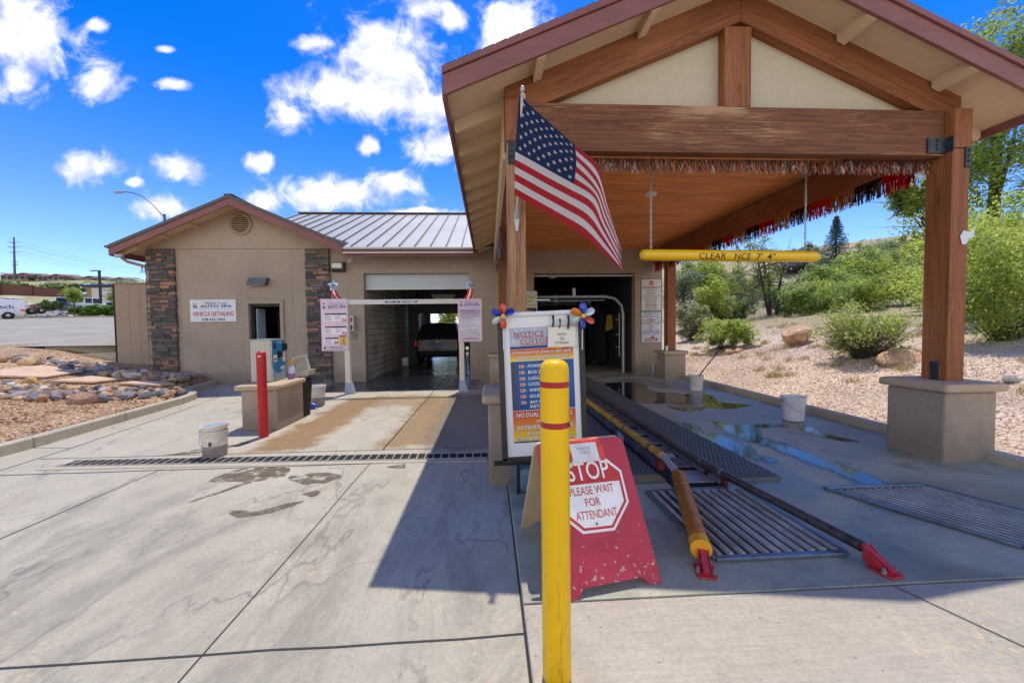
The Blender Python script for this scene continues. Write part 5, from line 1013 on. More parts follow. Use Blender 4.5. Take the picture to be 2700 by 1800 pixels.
Q.poly([(26, 44), (40, 44), (40, 62), (26, 62)], .003, 'lettering', S(24, 60, 62)); Q.poly([(40, 42), (52, 46), (56, 62), (46, 62), (44, 50)], .003, 'lettering', S(24, 60, 62)); Q.disc(38, 32, 18, .003, 'lettering', S(190, 60, 50), 12, 7); Q.disc(38, 30, 11, .004, 'lettering', WHITE, 12, 4)
Q.text('VEHICLE DETAILING', 20, 91, 330, 124, S(196, 60, 48), bold=.015); Q.text('928-443-9444', 88, 141, 264, 160, S(24, 24, 30), bold=.01); Q.done()
def wallsign(name, lab, x0, x1, z0, z1, W, H, y=12.285):
    t = thing(name, lab, 'sign', ((x0 + x1) / 2, y, z0)); b = MB(); b.col = BLACK; b.box(x0, x1, y, y + .012, z0, z1); o = b.build('backing', 'paint', t, bevel=.004); return Panel(o, (x0, y, z1), (x1 - x0, 0, 0), (0, 0, z0 - z1), W, H), t
Q, t = wallsign('wall_sign', 'white not-responsible notice with a red stop octagon, upper sign right of the tunnel', 4.78, 5.44, 2.045, 3.05, 424, 650)
Q.rect(8, 8, 416, 642, .002, 'face', S(222, 220, 212)); Q.poly([(212 + 56 * math.cos(math.pi / 8 + k * math.pi / 4), 80 - 50 * math.sin(math.pi / 8 + k * math.pi / 4)) for k in range(8)], .004, 'stop_mark', S(186, 50, 46)); Q.text('STOP', 166, 62, 258, 98, WHITE, z=.006)
Q.text('NOT RESPONSIBLE FOR:', 30, 145, 396, 192, S(186, 50, 46), bold=.02)
for i, (t_, wd) in enumerate((('\u2022POWER ANTENNAS\u2022', 240), ('\u2022BUG SHIELDS\u2022', 180), ('\u2022LUGGAGE RACKS\u2022', 220), ('\u2022SUN VISORS\u2022', 170), ('\u2022LOOSE CHROME OR MOLDINGS\u2022', 380), ('\u2022RUNNING BOARDS\u2022', 240), ('\u2022GLUED ON SPOILERS\u2022', 270), ('\u2022ANY NON FACTORY', 230), ('INSTALLED ITEMS\u2022', 220))): Q.text(t_, 208 - wd / 2, 208 + 33 * i, 208 + wd / 2, 226 + 33 * i, S(50, 30, 34), bold=.012)
Q.text('PLEASE', 92, 508, 326, 546, S(186, 50, 46), bold=.03)
for i, t_ in enumerate(('ALL PICK - UP BEDS', 'MUST BE FREE OF', 'ANY OBJECTS - DEBRIS')): Q.text(t_, 98 - 8 * (i == 2) + 8 * (i == 1), 562 + 26 * i, 320 + 12 * (i == 2) - 8 * (i == 1), 579 + 26 * i, S(40, 34, 34), bold=.012)
Q.done()
Q, t = wallsign('wall_sign', 'white car in neutral, hands off steering, foot off brake sign below the notice', 4.78, 5.44, 1.05, 2.03, 424, 648)
for y0, y1 in ((8, 216), (224, 418), (426, 640)): Q.rect(8, y0, 416, y1, .002, 'face', S(214, 220, 226))
nb_ = S(28, 60, 120)
Q.text('CAR IN', 78, 28, 344, 66, nb_, bold=.01, space=1.15); Q.text('NEUTRAL', 36, 88, 380, 124, nb_, bold=.01, space=1.15)
for ch, x in (('P', 30), ('R', 106), ('D', 272), ('L', 350)): Q.text(ch, x, 162, x + 40, 190, (.015, .015, .015, 1), bold=.015)
Q.rect(160, 146, 254, 204, .003, 'lettering', S(190, 44, 44)); Q.text('N', 180, 160, 236, 192, WHITE, z=.006, bold=.03)
Q.text('HANDS OFF', 40, 240, 374, 268, nb_, bold=.01, space=1.2); Q.text('STEERING', 36, 378, 380, 404, nb_, bold=.01, space=1.2)
rc = S(186, 50, 50)
for k in range(20):
    a, a2 = 2 * math.pi * k / 20, 2 * math.pi * (k + 1) / 20; Q.poly([(206 + r_ * math.cos(t), 322 + r_ * math.sin(t)) for r_, t in ((50, a), (43, a), (43, a2), (50, a2))], .004, 'lettering', rc)
for a in (0, 2.1, 4.2): Q.poly([(206 + 8 * math.sin(a), 322 - 8 * math.cos(a)), (206 + 46 * math.cos(a), 322 + 46 * math.sin(a)), (206 - 8 * math.sin(a), 322 + 8 * math.cos(a))], .004, 'lettering', rc)
Q.text('FOOT OFF', 36, 440, 380, 476, nb_, bold=.01, space=1.15)
Q.poly([(66, 606), (84, 560), (96, 550), (330, 548), (316, 610), (74, 612)], .004, 'lettering', rc); Q.poly([(208, 548), (232, 502), (274, 500), (262, 520), (252, 548)], .003, 'lettering', S(70, 74, 80)); Q.poly([(316, 610), (330, 550), (344, 556), (334, 604)], .0035, 'lettering', S(90, 94, 100)); Q.text('BRAKE', 90, 566, 296, 598, WHITE, z=.006, bold=.03, shear=.3); Q.done()
T = thing('wall_sign', 'pale tunnel name sign with yellow lettering half hidden behind the timber post', 'sign', (1.15, 12.2, 1.6))
b = MB(); b.col = S(206, 214, 204); b.box(.72, 1.5, 12.2, 12.28, 1.55, 2.7); o = b.build('board', 'paint', T, bevel=.03)
Q = Panel(o, (.72, 12.199, 2.7), (.78, 0, 0), (0, 0, -1.15), 190, 280)
for t_, y in (('Willow Creek', 30), ('Auto Spa', 62), ('Express Tunnel', 94)): Q.text(t_, 14 - 2 + (20 if 'Spa' in t_ else 0), y - 1, 179 - (22 if 'Spa' in t_ else 0), y + 25, S(60, 60, 40), z=.003, bold=.05); Q.text(t_, 14 + (20 if 'Spa' in t_ else 0), y, 178 - (22 if 'Spa' in t_ else 0), y + 23, S(232, 216, 40), z=.005, bold=.03)
Q.rect(8, 126, 182, 200, .003, 'band', S(40, 42, 44)); Q.text('CREEK', 80, 146, 150, 168, S(226, 206, 60), z=.005, bold=.02); Q.done()
T = thing('signal_box', 'white signal box with a red and a green lamp behind the menu board', 'signal light', (-4.1, 12.2, 1.7))
b = MB(); b.col = S(196, 198, 190); b.box(-4.3, -4.02, 12.12, 12.298, 1.53, 2.0); b.build('case', 'paint', T, bevel=.01)
for z, c in ((1.88, S(196, 44, 40)), (1.65, S(20, 74, 56))):
    b = MB(); b.col = c; b.lathe([(.1, -.0), (.095, -.02), (.06, -.032), (0, -.036)], (-4.15, 12.12, z), 20, axis='y'); b.build('lamp', 'paint_gloss', T, smooth=50)
Q, t = wallsign('wall_sign', 'small dark green instruction plate below the signal box', -4.3, -3.99, 1.29, 1.45, 140, 75); Q.rect(3, 3, 137, 72, .001, 'face', S(60, 66, 62)); Q.text('RINSER', 60, 8, 128, 22, S(200, 204, 200), z=.003, bold=.02); [Q.rect(56, 30 + 11 * k, 130, 35 + 11 * k, .002, 'lettering', S(176, 180, 176)) for k in range(4)]; Q.done()
T = thing('wall_lamp', 'dark wedge shaped wall lamp above the open doorway', 'wall lamp', (-6.78, 12.2, 3.0)); b = MB(); b.col = S(78, 84, 92); b.prism([(-7.05, 12.298, 2.93), (-7.05, 12.1, 2.93), (-7.0, 12.12, 3.13), (-7.0, 12.298, 3.13)], (.52, 0, 0)); b.build('hood', 'paint', T, bevel=.006)
b = MB(); b.col = S(200, 200, 190); b.box(-6.98, -6.6, 12.13, 12.27, 2.92, 2.929); b.build('lens', 'paint', T)
T = thing('wall_lamp', 'square flood lamp with glowing pale lens beside the stone column', 'wall lamp', (-4.45, 12.2, 3.4)); b = MB(); b.col = S(70, 66, 60); b.prism([(-4.64, 12.298, 3.3), (-4.64, 12.08, 3.36), (-4.64, 12.08, 3.57), (-4.64, 12.298, 3.6)], (.38, 0, 0)); b.build('housing', 'paint', T, bevel=.008)
b = MB(); b.col = S(214, 212, 196); b.box(-4.59, -4.31, 12.07, 12.079, 3.4, 3.54); b.build('lens', 'paint', T)
def camera_(c, lab, a):
    T = thing('security_camera', lab, 'camera', c, 'security cameras'); b = MB(); b.col = S(210, 212, 214); d = Vector((math.sin(a), -math.cos(a), -.25)).normalized(); p = Vector(c)
    b.tube([p - d * .08, p - d * .06, p + d * .08, p + d * .1], [.03, .05, .05, .042], 12); b.build('body', 'paint', T, smooth=50); b = MB(); b.col = BLACK; b.tube([p + d * .1005, p + d * .104], [.036, .03], 12); b.build('lens', 'paint', T)
    b = MB(); b.col = S(200, 200, 200); b.tube([p - d * .04, p + Vector((0, .03, .1))], .015, 6); b.build('mount', 'paint', T)
camera_((-10.25, 11.78, 3.72), 'white security camera under the far left corner of the eave', -.6); camera_((-4.06, 12.15, 3.62), 'small security camera under the eave near the flood lamp', -.9)
MB().build
b = MB(); b.col = S(236, 236, 232); b.lathe([(0, 0), (.032, .002), (.046, .15), (.048, .155), (.043, .155)], (5.02, 11.0, .866), 16); tag(b.build('paper_cup', 'paint', smooth=40, at=(5.02, 11.0, .866)), 'white paper cup left on the pedestal by the tunnel', 'cup')
T = thing('standpipe', 'grey water standpipe with valve at the wall foot right of the tunnel', 'pipe', (5.1, 12.1, .06)); b = MB(); b.tube([(5.08, 12.1, .06), (5.08, 12.1, .34)], .035, 8); b.tube([(5.08, 12.1, .34), (5.08, 12.1, .4)], .045, 8); b.tube([(5.08, 12.1, .2), (5.2, 12.05, .2), (5.2, 12.02, .12)], .02, 8); b.build('pipe', 'galv', T, smooth=50); b = MB(); b.col = S(170, 172, 160); b.box(5.16, 5.3, 11.9, 12.0, .065, .13); b.build('valve_box', 'paint', T, bevel=.01)
T = thing('taped_bag', 'scrap of white plastic stapled to the right timber post', 'plastic scrap', (5.4, 4.215, 2.55)); b = MB(); b.col = S(214, 222, 230); b.add([(5.3, 4.214, 2.56), (5.33, 4.205, 2.62), (5.4, 4.2, 2.6), (5.47, 4.2, 2.66), (5.44, 4.2, 2.57), (5.48, 4.205, 2.55), (5.4, 4.203, 2.53), (5.36, 4.208, 2.46), (5.32, 4.21, 2.47)], [(0, 8, 7, 6), (0, 6, 2, 1), (2, 6, 4, 3), (4, 6, 5)]); b.build('scrap', 'paint', T)

# ------------------------------------------------------------------ foil fringe garlands
FC = [S(140, 120, 108), S(128, 92, 74), S(150, 150, 156), S(110, 74, 58), S(150, 96, 72), S(150, 110, 90), S(98, 62, 48)]
def fringe(T, p, q, drop, n, cols, name='fringe_section', y_j=.03, wd=.008):
    b = MB(); p, q = Vector(p), Vector(q); d = (q - p); ax = d.normalized()
    for i in range(n):
        t = (i + random.random()) / n; a = p + d * t; dr = drop * random.uniform(.7, 1.12); sw = Vector((random.uniform(-.05, .05), random.uniform(-y_j, y_j), 0)); b.col = random.choice(cols)
        m_ = a + sw * .4 + Vector((0, random.uniform(-.01, .01), -dr * .5)); e_ = a + sw + Vector((0, 0, -dr)); tw = Vector((random.uniform(-1, 1), random.uniform(-1, 1), 0)).normalized() * .45 + ax * .7; h_ = tw * wd * .5
        b.add([a - h_, a + h_, m_ - h_, m_ + h_, e_ - h_, e_ + h_], [(0, 2, 3, 1), (2, 4, 5, 3)])
    return b.build(name, 'foil', T)
T = thing('foil_fringe', 'faded silver and brown foil fringe hanging along the front tie beam', 'fringe garland', (2.8, 4.46, 3.47), 'foil fringes under the canopy')
for i in range(6):
    x0, x1 = .62 + i * .762, .62 + (i + 1) * .762; fringe(T, (x0, 4.46, 3.475), (x1, 4.46, 3.475), .145, 230, FC if i not in (2, 4) else FC + [S(150, 50, 36), S(128, 70, 48)])
T = thing('foil_fringe', 'red, black and gold foil fringe hanging along the right side beam', 'fringe garland', (5.29, 8, 3.47), 'foil fringes under the canopy')
seg = [([S(206, 24, 30), S(170, 16, 22), S(226, 60, 60)], .0), ([S(30, 30, 32), S(60, 60, 62), S(120, 116, 108)], 0), ([S(170, 132, 92), S(200, 176, 140), S(130, 96, 66), S(214, 214, 214)], 0)]
y = 4.62
for i in range(19):
    y2 = y + .4; b_ = fringe(T, (5.2, y, 3.5), (5.2, y2, 3.5), .24, 90, seg[i % 3][0], y_j=.015, wd=.014)
    b = MB(); b.col = lerp(seg[i % 3][0][0], (0, 0, 0, 1), .1); b.box(5.196, 5.2, y + .003, y2 - .003, 3.42, 3.51); b.build('heading', 'foil', b_); y = y2
T = thing('foil_fringe', 'short tuft of red and black foil fringe behind the left timber post', 'fringe garland', (.3, 8.5, 3.2), 'foil fringes under the canopy')
b_ = fringe(T, (.225, 7.5, 3.48), (.225, 10.6, 3.44), .42, 240, [S(140, 40, 34), S(40, 36, 36), S(120, 90, 70), S(190, 180, 170)], y_j=.05, wd=.01)
b = MB()
T = thing('icicle_lights', 'white icicle fringe along the far left eave behind the downspout', 'fringe garland', (-10.0, 12.8, 3.4)); fringe(T, (-10.35, 12.6, 3.62), (-10.32, 16.5, 3.62), .26, 260, [S(120, 150, 200), S(196, 210, 230), S(70, 80, 110)], y_j=.06, wd=.02, name='strands')
# ------------------------------------------------------------------ drains, grates, conveyor
T = thing('trench_drain', 'long narrow trench drain with a steel bar grate across the left lane', 'drain', (-2.6, 4.95, 0))
def tdp(x, k, z): return (x, 4.825 - .0345 * (x + .04) + k * .21, z)
b = MB(); b.add([tdp(-5.2, 0, .0045), tdp(-.04, 0, .0045), tdp(-.04, 1, .0045), tdp(-5.05, 1, .0045)], [(0, 1, 2, 3)]); b.build('pit', 'culvert', T)
b = MB()
for i in range(52):
    x = -5.12 + i * .098; b.bar(tdp(x, .04, .013), tdp(x + .0, .96, .013), .014, .012)
for k in (.02, .98): b.bar(tdp(-5.18, k, .01), tdp(-.05, k, .01), .01, .01)
b.build('bar_grate', mat('grate_steel', (.42, .38, .33), .55, .3, var=.4, vs=8), T)
b = MB(); b.bar(tdp(-5.3, -.28, .0), tdp(-.04, -.28, .0), .1, .016); b.build('concrete_lip', 'curb_concrete', T, bevel=.004)
T = thing('floor_drain', 'small square floor grate beside the right gantry foot', 'drain', (-.3, 10.4, 0)); b = MB(); [b.bar((-.62 + .07 * i, 10.15, .012), (-.62 + .07 * i, 10.65, .012), .03, .012) for i in range(12)]; b.bar((-.66, 10.15, .01), (.2, 10.15, .01), .03, .014); b.bar((-.66, 10.65, .01), (.2, 10.65, .01), .03, .014); b.build('grate', 'steel_dark', T)
def roller_grate(lab, c0, c1, c2, c3, n, rf=.3, dz=.008):
    """corners: far left, far right, near right, near left"""
    T = thing('roller_grate', lab, 'roller grate', ((c0[0] + c2[0]) / 2, (c0[1] + c2[1]) / 2, .06), 'roller grates in the slab'); z = .066
    cs = [Vector((*c, 0)) for c in (c0, c1, c2, c3)]; b = MB(); b.add([(c.x, c.y, z) for c in cs], [(3, 2, 1, 0)]); b.build('pit', 'culvert', T)
    b = MB()
    for i in range(4):
        p, q = cs[i], cs[(i + 1) % 4]; b.bar((p.x, p.y, z + .012), (q.x, q.y, z + .012), .045 if i % 2 == 0 else .03, .022)
    b.build('frame', 'steel_edge', T, bevel=.003)
    for i in range(n):
        t = (i + .6) / (n + .2); p = cs[0].lerp(cs[1], t); q = cs[3].lerp(cs[2], t); p, q = p.lerp(q, .025), p.lerp(q, .975); r_ = (cs[1] - cs[0]).length / n * rf
        MB().tube([(p.x, p.y, z + dz), (q.x, q.y, z + dz)], r_, 12).build('roller', 'steel_roller', T, smooth=50)
mat('steel_roller', (.47, .47, .4), .38, .5, var=.3, vs=7, big=.2, bigs=2)
mat('steel_edge', (.2, .25, .29), .35, .7, var=.3, vs=14)
roller_grate('steel roller grate between the guide rails, left of the two', (1.42, 3.52), (2.33, 3.52), (2.35, 2.46), (1.45, 2.46), 11)
roller_grate('steel roller grate on the open slab, right of the two', (3.08, 3.46), (4.04, 3.46), (4.5, 2.43), (3.57, 2.43), 14, .17, .0)
T = thing('conveyor', 'wash conveyor trough of dark steel plates and rollers running into the tunnel', 'conveyor', (2.0, 8, .06))
b = MB(); b.add([(1.72, 3.62, .0635), (2.26, 3.62, .0635), (2.26, 28, .0635), (1.72, 28, .0635)], [(0, 1, 2, 3)]); b.build('trough', 'culvert', T)
b = MB()
for i in range(30):
    y = 3.7 + i * .42; b.box(1.9 + .02 * (i % 2), 2.17, y, y + .3, .068, .082)
b.build('plate', 'steel_dark', T, bevel=.003)
b = MB(); b.box(2.235, 2.275, 3.66, 28, .066, .16); b.box(2.19, 2.225, 3.66, 28, .066, .1); b.build('inner_rail', 'steel_dark', T, bevel=.004)
b = MB()
for i in range(22):
    y = 4.15 + .5 * i; b.box(1.755, 1.83, y, y + .42, .066, .16)
b.build('side_block', mat('block_blue', (.09, .1, .13), .5, .3, var=.5, vs=6), T, bevel=.01)
b = MB(); b.col = S(120, 40, 40)
for i in range(12): b.box(1.765, 1.84, 4.07 + i * 1.0, 4.13 + i * 1.0, .066, .19)
b.build('support', 'matte', T)
b = MB(); b.col = S(190, 194, 196); b.box(1.745, 1.754, 5.1, 5.35, .09, .15); b.add([(1.93, 4.4, .0835), (2.14, 4.4, .0835), (2.14, 4.55, .0835), (1.93, 4.55, .0835)], [(0, 1, 2, 3)]); b.build('data_plate', 'paint', T)
T = thing('guide_rail', 'yellow painted pipe guide rail ending in an orange roller sleeve and red foot', 'guide rail', (1.8, 6, .1), 'wheel guide rails')
b = MB(); b.tube([(1.78, 12.2, .215), (1.79, 8, .215), (1.815, 4.08, .215)], .042, 14); p_ = b.build('yellow_pipe', 'yellow_pipe', T, smooth=50)
b = MB()
for y in (4.35, 5.2, 6.1, 7.2, 8.4): b.tube([(1.812 - (y - 4.08) * .004, y, .215), (1.812 - (y - 4.08) * .004, y + .03, .215)], .0445, 14)
b.build('weld_band', mat('rust', (.16, .075, .03), .8, var=.4, vs=30), p_, smooth=50)
b = MB(); b.tube([(1.815, 4.08, .215), (1.82, 4.0, .2), (1.765, 3.6, .185)], .034, 14); b.build('steel_end', 'galv', T, smooth=50)
b = MB(); b.tube([(1.765, 3.62, .185), (1.76, 3.6, .185), (1.365, 2.5, .16), (1.362, 2.49, .16)], [.05, .062, .062, .05], 22); b.build('roller_sleeve', 'orange_roller', T, smooth=40)
b = MB(); b.tube([(1.372, 2.52, .16), (1.342, 2.435, .158)], [.066, .066], 22); b.build('sleeve_end', mat('orange_bright', (.8, .36, .012), .4, var=.1), T, smooth=40)
def foot(T, x, y, dx):
    b = MB(); d = Vector((dx, -1, 0)).normalized(); s_ = Vector((-d.y, d.x, 0)); p = Vector((x, y, .0625))
    b.prism([p - s_ * .062 - d * .06, p + s_ * .062 - d * .06, p + s_ * .062 + d * .06, p + s_ * .045 + d * .085, p - s_ * .045 + d * .085, p - s_ * .062 + d * .06], (0, 0, .012)); b.bar(p - d * .12 + Vector((0, 0, .1)), p + d * .06 + Vector((0, 0, .02)), .04, .035)
    for k in (-1, 1): b.prism([p + s_ * .026 * k - d * .1 + Vector((0, 0, .012)), p + s_ * .026 * k + d * .06 + Vector((0, 0, .012)), p + s_ * .026 * k - d * .1 + Vector((0, 0, .12))], s_ * .006 * k)
    f_ = b.build('foot', 'bracket_red', T, bevel=.003); b = MB(); [b.lathe([(.014, .012), (.014, .03), (.008, .031), (.008, .045), (0, .046)], tuple(p + s_ * .046 * k + d * .035), 8) for k in (-1, 1)]; b.build('bolt', 'steel_dark', f_)
foot(T, 1.325, 2.36, -.36)
T = thing('guide_rail', 'dark worn steel pipe guide rail with a red bolted foot, right of the conveyor', 'guide rail', (2.25, 6, .1), 'wheel guide rails')
b = MB(); b.tube([(2.2, 12.2, .17), (2.2, 4.02, .17), (2.21, 3.7, .17), (2.4, 2.4, .15)], .036, 14); p_ = b.build('pipe', mat('pipe_steel', (.12, .1, .09), .38, .6, var=.5, vs=14, big=.4, bigs=3, rvar=.12), T, smooth=50)
b = MB(); b.tube([(2.2, 4.0, .17), (2.201, 3.97, .17)], .04, 14); b.tube([(2.212, 3.68, .17), (2.217, 3.65, .17)], .04, 14); b.build('coupling', 'steel_edge', p_, smooth=50)
b = MB(); b.col = S(90, 30, 30); b.box(2.19, 2.22, 3.86, 3.92, .06, .14); b.box(2.2, 2.24, 3.6, 3.65, .06, .14); b.build('support', 'matte', T)
foot(T, 2.42, 2.28, .15)
b = MB(); b.box(2.31, 2.86, 3.72, 12.2, .062, .09)
for i in range(26):
    for j in range(150): pass
o = b.build('grip_mat', 'mat_rubber'); tag(o, 'long dark green perforated rubber mat beside the conveyor', 'floor mat')
b = MB()
nx, ny = 11, 170
for j in range(ny):
    for i in range(nx):
        x = 2.335 + i * .049 + (.0245 if j % 2 else 0); y = 3.76 + j * .049; b.add([(x - .017, y, .0905), (x, y - .017, .0905), (x + .017, y, .0905), (x, y + .017, .0905)], [(0, 1, 2, 3)])
b.build('perforations', 'culvert', o)
b = MB(); b.box(1.36, 1.7, 3.74, 12.2, .062, .085); o = b.build('grip_mat', 'mat_rubber'); tag(o, 'narrow yellowed rubber mat left of the conveyor', 'floor mat')
b = MB(); b.col = S(150, 130, 84); b.box(1.355, 1.705, 3.735, 3.9, .086, .0875); b.build('yellow_edge', 'matte', o)
b = MB()
for j in range(100):
    for i in range(7):
        x = 1.385 + i * .049 + (.0245 if j % 2 else 0); y = 3.95 + j * .049; b.add([(x - .016, y, .0855), (x, y - .016, .0855), (x + .016, y, .0855), (x, y + .016, .0855)], [(0, 1, 2, 3)])
b.build('perforations', 'culvert', o)

# ------------------------------------------------------------------ rocks, boulders, flagstones
def rock_mesh(seed, sub=3, flat=.65, cuts=14):
    r_ = random.Random(seed); bm_ = bmesh.new(); bmesh.ops.create_icosphere(bm_, subdivisions=sub, radius=1)
    for _ in range(cuts):
        n = Vector((r_.gauss(0, 1), r_.gauss(0, 1), r_.gauss(0, 1))).normalized(); d = r_.uniform(.55, .85)
        for v in bm_.verts:
            k = v.co.dot(n)
            if k > d: v.co -= n * (k - d) * .92
    for v in bm_.verts: v.co.z *= flat
    me = bpy.data.meshes.new('rock'); bm_.to_mesh(me); bm_.free(); me.polygons.foreach_set('use_smooth', [True] * len(me.polygons)); me.set_sharp_from_angle(angle=R(14)); return me
RM = [rock_mesh(i, 3, random.uniform(.5, .75), 20) for i in range(12)]
for m_ in RM: m_.materials.append(MATS['rock'])
def rock(name, lab, cat, x, y, z, sx, sy, sz, group=None, mesh=None, m=None, rz=None):
    o = bpy.data.objects.new(name, mesh or random.choice(RM)); COL.objects.link(o); o.location = (x, y, z); o.scale = (sx, sy, sz); o.rotation_euler = (random.uniform(-.2, .2), random.uniform(-.2, .2), random.uniform(0, 6.28) if rz is None else rz)
    return tag(o, lab, cat, group)
def row(front, back, n, lab, grp, s0, s1):
    def at(L, t):
        k = min(len(L) - 2, int(t * (len(L) - 1))); f = t * (len(L) - 1) - k; return [L[k][i] + (L[k + 1][i] - L[k][i]) * f for i in (0, 1)]
    done = []
    for i in range(n * 30):
        t, d = random.random(), random.random(); p, q = at(front, t), at(back, t); x, y = p[0] + (q[0] - p[0]) * d, p[1] + (q[1] - p[1]) * d; s_ = random.uniform(s0, s1) * (1.25 if d < .3 else .95)
        if any((x - a) ** 2 + (y - c) ** 2 < (.55 * (s_ + e)) ** 2 for a, c, e in done): continue
        done.append((x, y, s_)); rock('rock', lab, 'rock', x, y, tl(x, y) + s_ * .38, s_, s_ * random.uniform(.6, .9), s_ * random.uniform(.75, 1.15), grp)
        if len(done) >= n: break
f2 = [(-8.99, 7.81), (-8.49, 7.76), (-8.27, 7.99), (-7.72, 7.97), (-7.49, 8.42), (-7.22, 8.66), (-7.0, 8.96), (-7.05, 9.5)]; b2_ = [(-10.43, 9.08), (-9.9, 9.07), (-9.4, 9.2), (-8.82, 9.3), (-8.2, 9.5), (-7.6, 9.75), (-7.4, 9.8), (-7.3, 9.8)]
f1 = [(-12.98, 11.32), (-12.52, 11.4), (-11.57, 11.22), (-10.37, 10.86), (-9.44, 10.64), (-8.7, 10.4), (-8.1, 10.3), (-8.05, 10.9)]; b1_ = [(-13.47, 11.76), (-13.1, 12.03), (-12.84, 12.46), (-11.54, 12.3), (-10.3, 11.96), (-9.18, 11.57), (-8.5, 11.7), (-8.25, 11.9)]
for x, y, s_, lab, rm_ in ((-8.53, 8.0, .26, 'large angular grey rock at the front edge of the near rock border', 'rock_grey'), (-7.74, 8.03, .23, 'large angular brown rock at the front edge of the near rock border', 'rock_brown'), (-9.95, 9.2, .2, 'lone ochre rock sitting highest behind the near rock border', 'rock_ochre'), (-12.3, 11.35, .24, 'round tan boulder in the far rock border', 'rock_tan'), (-10.95, 10.95, .26, 'dark grey angular rock with a pale face in the far rock border', 'rock_dark'), (-9.1, 10.65, .24, 'pale flat-topped rock in the far rock border', 'rock_pale')):
    o = rock('rock', lab, 'rock', x, y, tl(x, y) + s_ * .3, s_, s_ * .8, s_ * 1.0); o.material_slots[0].link = 'OBJECT'; o.material_slots[0].material = MATS[rm_]
row(f2, b2_, 135, 'loose angular rock in the near rock border along the curb', 'rocks of the near border', .055, .15); row(f1, b1_, 140, 'loose angular rock in the far rock border by the building', 'rocks of the far border', .06, .17)
for pts, lab in (([(-11.63, 10.14), (-11.69, 11.12), (-10.41, 10.84), (-10.24, 9.77), (-10.87, 9.47)], 'large sand coloured flagstone, farthest left of the stepping stones'), ([(-9.74, 9.38), (-9.72, 10.28), (-9.02, 10.38), (-9.08, 9.64)], 'middle sand coloured flagstone between the rock borders'), ([(-8.66, 9.75), (-8.53, 10.33), (-7.8, 10.28), (-7.84, 9.92)], 'small sand coloured flagstone nearest the curb corner')):
    b = MB(); c = [(x + random.uniform(-.03, .03), y + random.uniform(-.03, .03), tl(x, y) + .03) for x, y in pts]; b.prism(c, (0, 0, .05)); tag(b.build('flagstone', 'flagstone', bevel=.015, at=c[0]), lab, 'flagstone', 'flagstones in the rock bed')
for x, y, s_ in ((-8.05, 10.95, .16), (-8.3, 11.1, .2)): rock('paver', 'pale broken paver lying in the rocks by the wing', 'paver', x, y, tl(x, y) + .1, s_, s_ * .6, .09, 'broken pavers', m=None)
BM = rock_mesh(50, 3, .6, 10); BM.materials.append(MATS['boulder']); BG = rock_mesh(51, 3, .7, 12); BG.materials.append(MATS['boulder_grey'])
BM2 = rock_mesh(52, 3, .35, 9); BM2.materials.append(MATS['boulder'])
rock('boulder', 'big tan boulder on the gravel bank between the two bushes', 'boulder', 9.6, 11.9, tr(9.6, 11.9) + .2, .62, .45, .62, mesh=BM, rz=.4)
rock('boulder', 'flat pale slab of rock behind the right timber post', 'boulder', 8.75, 7.95, tr(8.75, 7.95) + .06, .52, .36, .5, mesh=BM2, rz=.2)
rock('boulder', 'small flat tan rock left of the big boulder, with rounded end', 'boulder', 8.35, 12.9, tr(8.35, 12.9) + .05, .26, .17, .25, mesh=BM2); rock('boulder', 'small tan rock tucked beside the pail and bush', 'boulder', 8.0, 12.8, tr(8, 12.8) + .06, .2, .15, .2, mesh=BM)
rock('boulder', 'small grey rock on the gravel bank right of the pedestal', 'boulder', 8.15, 5.75, tr(8.15, 5.75) + .04, .13, .1, .13, mesh=BG)
for k in range(15):
    x, y, s_ = random.uniform(-47.5, -44), random.uniform(44.4, 46), random.uniform(.35, .6); rock('boulder', 'grey landscape boulder banked at the far side of the parking lot', 'boulder', x, y, 3.25 + (y - 44.4) * .45, s_, s_ * .8, s_ * .9, 'boulders across the parking lot', mesh=BG)
for k in range(40):
    x, y = random.uniform(5.9, 9.5), random.uniform(3.2, 12); s_ = random.uniform(.02, .05); 
# loose gravel stones scattered over the near beds (nobody could count them)
def pebbles(name, lab, n, xr, yr, fz, ok, m, s0, s1, cols):
    b = MB(); cube = [(-1, -1, -.6), (1, -1, -.5), (1, 1, -.6), (-1, 1, -.5), (-.6, -.7, .6), (.7, -.6, .5), (.6, .7, .6), (-.7, .6, .5)]
    k = 0
    while k < n:
        x, y = random.uniform(*xr), random.uniform(*yr)
        if not ok(x, y): continue
        s_ = random.uniform(s0, s1); a = random.uniform(0, 6.28); ca_, sa = math.cos(a), math.sin(a); z = fz(x, y) + s_ * .25; b.col = random.choice(cols); j = lambda: random.uniform(.7, 1.3)
        b.add([(x + (vx * ca_ - vy * sa * .7) * s_ * j(), y + (vx * sa + vy * ca_ * .7) * s_ * j(), z + vz * s_ * .8) for vx, vy, vz in cube], [(0, 3, 2, 1), (4, 5, 6, 7), (0, 1, 5, 4), (1, 2, 6, 5), (2, 3, 7, 6), (3, 0, 4, 7)]); k += 1
    tag(b.build(name, m), lab, 'gravel', kind='stuff')
PK = [S(176, 140, 118), S(228, 200, 176), S(212, 176, 150), S(242, 222, 202), S(218, 186, 162), S(150, 116, 96)]; TK = [S(130, 100, 74), S(204, 168, 128), S(180, 142, 104), S(226, 196, 158), S(160, 124, 90), S(200, 178, 156)]
pebbles('pink_gravel_stones', 'loose pink landscape gravel on the bank', 15000, (5.68, 9.5), (3.3, 14), tr, lambda x, y: True, 'matte', .006, .017, PK)
pebbles('tan_gravel_stones', 'loose tan landscape gravel in the planted bed', 9000, (-11, -6.45), (5.2, 10.5), tl, lambda x, y: x < -6.55 - max(0, y - 5.9) * .13 and (y < 8.6 or x < -7.6), 'matte', .007, .022, TK)

